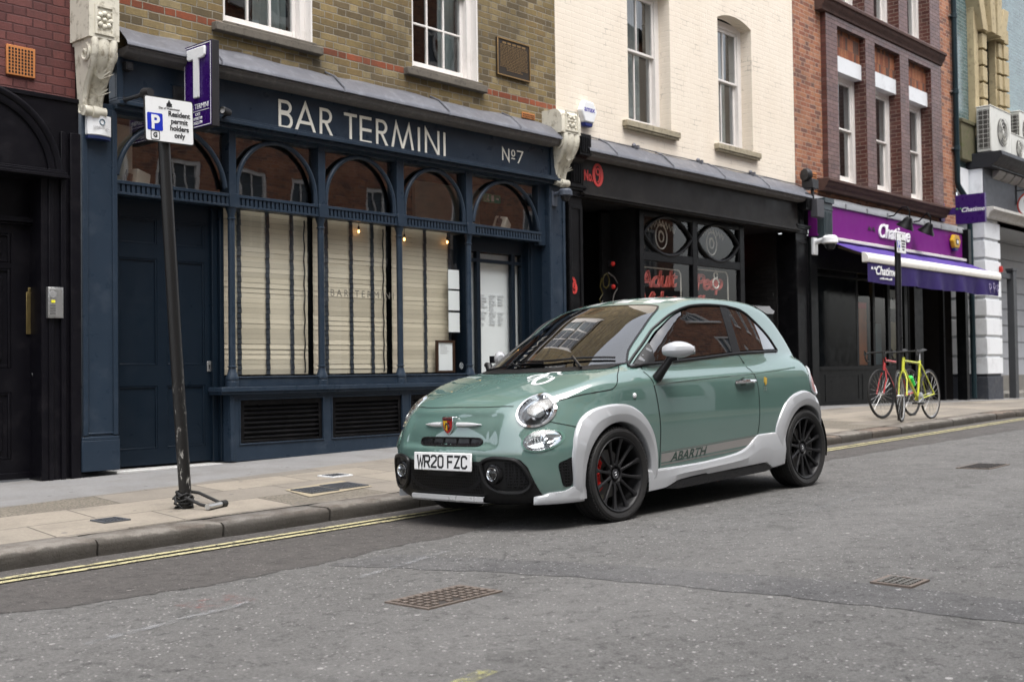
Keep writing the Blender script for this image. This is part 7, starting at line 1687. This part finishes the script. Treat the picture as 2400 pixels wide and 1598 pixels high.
for o in panel('tail_light', plain('red_tail_lens', (.28, .012, .010), .12, .1, coat=.5), car, [(-2.475 + .085 * math.cos(t), .81 + .10 * math.sin(t)) for t in [2 * math.pi * i / 24 for i in range(24)]], 'side', .007, thick=.015, res=.02): pass
Pq = project([(-2.475 + .09 * math.cos(t), .81 + .105 * math.sin(t)) for t in [2 * math.pi * i / 28 for i in range(28)]], 'side', .006)
for s in (1, -1): w = MB(); w.tube([(p[0], p[1] * s, p[2]) for p in Pq], .009, 7, True); w.build('tail_light_rim', WHITEC, car, world=False)
# --- side details
panel('stripe', plain('grey_side_stripe', (.235, .225, .215), .35, .05), car, [(-.440, .335), (-.442, .392), (-1.585, .432), (-1.53, .378)], 'side', .0013, res=.04)
panel('pinstripe', plain('dark_pinstripe', (.14, .155, .145), .35, .05), car, [(-.441, .398), (-.441, .404), (-1.60, .444), (-1.592, .438)], 'side', .0013, res=.04)
panel('pinstripe', plain('dark_pinstripe_low', (.17, .17, .16), .35, .05), car, [(-.440, .316), (-.440, .326), (-1.50, .362), (-1.485, .352)], 'side', .0013, res=.04)
for s in (1,):
    tx = text('ABARTH', .082, 'lettering', plain('dark_green_lettering', (.035, .06, .05), .4), None, Matrix.Identity(4), .0, shear=.35, sx=1.28, bold=.0016)
    me = tx.data; co = np.array([v.co[:] for v in me.vertices]); sl_ = math.atan2(.04, 1.14)
    X = -.745 - (co[:, 0] * math.cos(sl_) ); Z = .342 + co[:, 1] + co[:, 0] * math.sin(sl_)
    Pq = project(list(zip(X, Z)), 'side', .0026)
    for v, p in zip(me.vertices, Pq): v.co = p
    tx.parent = car
for s in (1, -1):
    hz = lambda p: (p[0], p[1] * s, p[2])
    w = MB(); Q = newton(np.array([(-1.335, .78, .831), (-1.36, .78, .833), (-1.46, .78, .834), (-1.56, .78, .833), (-1.585, .78, .831)]), 0); o_ = [.004, .022, .028, .022, .004]; N_ = nrm(Q)
    w.tube([hz(q + n * k_) for q, n, k_ in zip(Q, N_, o_)], [.011, .015, .015, .015, .011], 8); dh = w.build('door_handle', CHROME, car, world=False)
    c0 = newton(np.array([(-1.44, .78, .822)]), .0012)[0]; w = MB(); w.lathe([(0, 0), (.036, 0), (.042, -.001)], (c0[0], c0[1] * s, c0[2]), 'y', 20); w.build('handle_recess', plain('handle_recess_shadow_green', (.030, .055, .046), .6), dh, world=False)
    c0 = newton(np.array([(-.166, .78, .785)]), .003)[0]; w = MB(); w.ball((c0[0], c0[1] * s, c0[2]), (.017, .008, .017), 12, 8); w.build('side_repeater', PLASTW, car, world=False)
    # mirrors
    w = MB(); prof = []
    for i in range(13):
        u = i / 12; cx, cy = -.452 - .105 * u - (0 if s > 0 else .12), .803 + (.172 if s > 0 else .12) * u; rz = .060 * (math.sin(math.pi * (.10 + .87 * u)) ** .55); rx = .058 * (math.sin(math.pi * (.12 + .85 * u)) ** .6)
        prof.append([(cx + rx * math.cos(t) * .9, (cy + rx * .25 * math.cos(t)) * s, 1.064 + rz * math.sin(t) * (1.0 if math.sin(t) > 0 else .85)) for t in [2 * math.pi * j / 20 for j in range(21)]])
    w.grid(prof); w.add(prof[0], [list(range(20))]); w.add(prof[-1], [list(range(20))]); mr = w.build('door_mirror', WHITEC, car, world=False, angle=70)
    w = MB(); w.tube([(-.43, .755 * s, .885), (-.44, .785 * s, .925), (-.462, .815 * s, .975), (-.475, .84 * s, 1.015), (-.495, .88 * s, 1.022)], [.034, .030, .026, .028, .022], 10); w.build('mirror_stalk', SATB, mr, world=False)
    w = MB(); w.box(-.600, -.596, .84 * s, .95 * s, 1.035, 1.09); w.build('mirror_glass', CHROME, mr, world=False)
    # rear-quarter crest and figures
    c0 = newton(np.array([(-1.735, .77, .825)]), .003)[0]; w = MB(); w.prism([(c0[0] - .018, .85), (c0[0] + .012, .858), (c0[0] + .018, .82), (c0[0] + .004, .797), (c0[0] - .014, .81)], 'y', (c0[1] - .004) * s, (c0[1] + .003) * s); w.build('crest', plain('crest_yellow', (.52, .34, .06), .35, .4, 30), car, world=False)
    if s > 0:
        t0 = text('70', .045, 'lettering', plain('pale_figures', (.30, .33, .31), .4), None, Matrix.Identity(4), .001); co = np.array([v.co[:] for v in t0.data.vertices]); Pq = project([(-1.722 - c_[0], .758 + c_[1]) for c_ in co], 'side', .003)
        for v, p in zip(t0.data.vertices, Pq): v.co = p
        t0.parent = car
# --- bonnet scorpion and chequered roof
DECAL = plain('pale_decal', (.62, .64, .64), .35)
panel('bonnet_emblem', DECAL, car, smooth2([(.10, .262), (.14, .252), (.20, .262), (.245, .285), (.25, .315), (.20, .318), (.14, .305), (.10, .29)], 3), 'top', .0014, mirrorparts=False, res=.015); be = bpy.data.objects['bonnet_emblem']
for pts, w_ in (([(.235, .30), (.275, .315), (.318, .345), (.318, .385), (.27, .412), (.215, .408), (.175, .385)], .030), ([(.11, .275), (.075, .262), (.05, .285), (.048, .33), (.075, .345)], .026), ([(.075, .345), (.10, .375), (.10, .40)], .018), ([(.12, .262), (.125, .225), (.16, .195), (.205, .195)], .026), ([(.205, .195), (.225, .215)], .016),
                ([(.16, .31), (.15, .345), (.165, .37)], .011), ([(.19, .316), (.185, .35), (.20, .372)], .011), ([(.17, .262), (.19, .228), (.225, .222)], .011), ([(.21, .27), (.235, .245), (.268, .245)], .011), ([(.235, .28), (.27, .27), (.295, .28)], .011)):
    strip('emblem_stroke', DECAL, be, [tuple(p) for p in project(pts, 'top', 0)], w_, .0018, mirror=False, n=5)
k = N('chequered_roof_paint'); ck = k.n('TexChecker'); ck.inputs['Scale'].default_value = 7.5; k.put(ck.inputs['Vector'], k.comb(k.sep()[0], k.sep()[1], .05)); k.put(ck.inputs['Color1'], (.098, .192, .162)); k.put(ck.inputs['Color2'], (.72, .76, .75))
CHQ = k.bsdf(ck.outputs['Color'], .38, 0, None, .5, 1.0, .02)
panel('roof_panel', CHQ, car, smooth2([(-.985, .41), (-1.3, .475), (-1.7, .49), (-2.05, .46), (-2.16, .38), (-2.19, 0), (-2.16, -.38), (-2.05, -.46), (-1.7, -.49), (-1.3, -.475), (-.985, -.41), (-.955, 0)], 4), 'top', .0014, mirrorparts=False, res=.05)
# roof spoiler
w = MB(); P = []
for i in range(25):
    y = -.52 + 1.04 * i / 24; f = (abs(y) / .52); x1 = -2.42 + .10 * f ** 3; zt = 1.428 - .035 * f ** 2
    P.append([(-2.08 + .03 * f, y, zt + .012 - .01 * f), (-2.25, y, zt + .010), (x1 + .05, y, zt - .008), (x1, y, zt - .028), (x1 + .02, y, zt - .05), (-2.2, y, zt - .05)])
w.grid(P); w.add(P[0], [list(range(6))]); w.add(P[-1], [list(range(6))]); sp = w.build('roof_spoiler', WHITEC, car, world=False, angle=50)
for s in (1, -1): w = MB(); w.prism([(-2.20, 1.40), (-2.33, 1.375), (-2.335, 1.35), (-2.33, 1.24), (-2.28, 1.24), (-2.22, 1.33)], 'y', .47 * s, .495 * s); w.build('spoiler_strake', SATB, sp, world=False)
# --- wheels
TYRE = N('tyre_rubber'); o = TYRE.sep(); an = TYRE.math('ARCTAN2', TYRE.math('SUBTRACT', o[2], .298), o[0])
TYRE_M = TYRE.bsdf(TYRE.mix(TYRE.noise(20, 4), (.012, .012, .012), (.024, .023, .023)), .6, 0, TYRE.bump(TYRE.noise(70, 3), .2, .003), .35)
def wheel(ax, s, front):
    Y = lambda y: y * s; w = MB(); n = 72
    prof = [(.226, .735), (.235, .756), (.252, .766), (.27, .770), (.284, .765), (.293, .752), (.2965, .738), (.298, .725), (.298, .712), (.291, .710), (.291, .700), (.298, .698), (.298, .672), (.290, .670), (.290, .655), (.298, .653), (.298, .622), (.291, .620), (.291, .610), (.298, .608), (.296, .59), (.285, .572), (.26, .565), (.226, .575)]
    w.lathe([(r, Y(y)) for r, y in prof], (ax, 0, .298), 'y', n)
    for i in range(n):                                                   # shoulder blocks
        a = 2 * math.pi * (i + .5) / n; c_, s_ = math.cos(a), math.sin(a); M_ = Matrix.Translation((ax, 0, .298)) @ Matrix.Rotation(-a, 4, 'Y')
        w.box(.287, .2985, min(Y(.730), Y(.757)), max(Y(.730), Y(.757)), -.0085, .0085, 0, M_)
    wl = w.build('wheel', TYRE_M, car, world=False, angle=30)
    w = MB(); w.lathe([(r, Y(y)) for r, y in [(.234, .752), (.236, .760), (.232, .764), (.225, .760), (.219, .748), (.214, .72), (.208, .66), (.205, .60)]], (ax, 0, .298), 'y', 64)
    for i in range(12):
        a = 2 * math.pi * (i + .35) / 12; M_ = Matrix.Translation((ax, 0, .298)) @ Matrix.Rotation(-a, 4, 'Y')
        sec = []
        for r, hw, y0, y1 in ((.050, .014, .728, .71), (.09, .0095, .734, .716), (.15, .0095, .742, .722), (.195, .0115, .750, .728), (.224, .020, .757, .73)):
            sec.append([(r, Y(y0 - .004), -hw), (r, Y(y0), -hw * .55), (r, Y(y0), hw * .55), (r, Y(y0 - .004), hw), (r, Y(y1), hw * .8), (r, Y(y1), -hw * .8), (r, Y(y0 - .004), -hw)])
        b = len(w.v); w.grid([[tuple(M_ @ Vector(p)) for p in q] for q in sec])
    w.lathe([(r, Y(y)) for r, y in [(.072, .70), (.070, .720), (.064, .727), (.054, .728), (.050, .722), (.046, .708), (.036, .706), (.034, .722), (0, .724)]], (ax, 0, .298), 'y', 36)
    for i in range(4): a = math.pi / 4 + i * math.pi / 2; w.lathe([(.007, Y(.700)), (.007, Y(.716)), (0, Y(.717))], (ax + .043 * math.cos(a), 0, .298 + .043 * math.sin(a)), 'y', 8)
    rm = w.build('rim', WHEELB, wl, world=False, angle=35)
    w = MB(); w.lathe([(.030, Y(.722)), (.030, Y(.727)), (.025, Y(.728)), (.024, Y(.725)), (0, Y(.7255))], (ax, 0, .298), 'y', 20); cc = w.build('centre_cap', plain('grey_centre_cap', (.11, .11, .12), .3, .2, 4, .7), rm, world=False)
    w = MB(); w.tube([(ax + .010, Y(.727), .306), (ax - .004, Y(.727), .310), (ax - .010, Y(.727), .298), (ax + .004, Y(.727), .288)], .003, 5); w.build('cap_emblem', SILV, cc, world=False)
    w = MB(); w.lathe([(.05, Y(.655)), (.152, Y(.655)), (.154, Y(.650)), (.154, Y(.632)), (.05, Y(.63))], (ax, 0, .298), 'y', 40); w.build('brake_disc', plain('machined_iron', (.16, .155, .15), .4, .25, 30, .8), wl, world=False)
    if True:
        w = MB(); a0, a1 = (-.62, .66) if front else (2.5, 3.6); g = []
        for i in range(13):
            a = a0 + (a1 - a0) * i / 12; g.append([(ax + r * math.cos(a), Y(y), .298 + r * math.sin(a)) for r, y in ((.118, .66), (.118, .695), (.132, .706), (.175, .706), (.196, .696), (.198, .64))])
        w.grid(g); w.add(g[0], [list(range(6))]); w.add(g[-1], [list(range(6))])
        for a in (-.35, .05, .42): w.ball((ax + .147 * math.cos(a + (0 if front else math.pi)), Y(.706), .298 + .147 * math.sin(a)), .012, 8, 6)
        w.build('brake_caliper', plain('red_caliper', (.60, .022, .018), .35, .1) if front else plain('dark_caliper', (.05, .05, .05), .5), wl, world=False, angle=40)
    w = MB()
    for a in (.95, -1.15): c_ = (ax + .155 * math.cos(a), Y(.66), .298 + .155 * math.sin(a)); w.box(c_[0] - .012, c_[0] + .012, c_[1] - .004, c_[1] + .004, c_[2] - .016, c_[2] + .016)
    w.build('brake_bracket', plain('pale_bracket', (.34, .33, .26), .5), wl, world=False)
    w = MB(); w.lathe([(.205, Y(.60)), (.03, Y(.60))], (ax, 0, .298), 'y', 32); w.build('inner_barrel', plain('wheel_dark', (.004, .004, .004), .9), wl, world=False)
for ax, f_ in ((0, True), (-2.3, False)):
    for s in (1, -1):
        wheel(ax, s, f_)
        w = MB(); w.lathe([(.02, .48 * s), (.348, .48 * s), (.348, .745 * s)], (ax, 0, .30), 'y', 40, a0=-.25, a1=math.pi + .25); w.build('wheel_well', plain('wheel_well_black', (.006, .006, .006), .9), car, world=False)
# --- cabin
w = MB(); w.box(-.62, -.20, -.60, .60, .74, .93); w.box(-.55, -.12, -.52, .52, .90, .955); db = w.build('dashboard', plain('dark_dashboard', (.018, .018, .018), .6), car, world=False, bevel=.03)
w = MB(); w.tube([(-.70 + .05 * math.sin(t) , -.34 + .18 * math.cos(t), .90 + .17 * math.sin(t)) for t in [2 * math.pi * i / 28 for i in range(28)]], .014, 8, True); w.tube([(-.70, -.50, .90), (-.70, -.18, .90)], .012, 6); w.tube([(-.70, -.34, .90), (-.5, -.34, .86)], .03, 8); w.build('steering_wheel', SATB, car, world=False)
for y in (-.34, .34):
    for nm_, q in (('seat', (-1.32, -.78, y - .24, y + .24, .42, .60)),): 
        w = MB(); w.box(*q); Mx = Matrix.Translation((-1.28, y, .52)) @ Matrix.Rotation(R(-14), 4, 'Y'); w.box(-.07, .07, -.23, .23, .0, .62, 0, Mx); w.box(-.05, .05, -.13, .13, .64, .84, 0, Mx); w.tube([tuple(Mx @ Vector((0, -.06, .6))), tuple(Mx @ Vector((0, -.06, .66)))], .01, 6); w.tube([tuple(Mx @ Vector((0, .06, .6))), tuple(Mx @ Vector((0, .06, .66)))], .01, 6)
        w.build('seat', plain('charcoal_seat', (.025, .024, .023), .8), car, world=False, bevel=.035)
w = MB(); w.tube([(-.84, .0, 1.33), (-.86, .0, 1.30)], .008, 6); w.box(-.885, -.862, -.11, .11, 1.27, 1.325); w.build('rear_view_mirror', SATB, car, world=False, bevel=.01)
w = MB(); w.box(-2.45, .5, -.58, .58, .172, .25); w.box(.1, .62, -.45, .45, .20, .60); w.build('underbody', GAP, car, world=False)
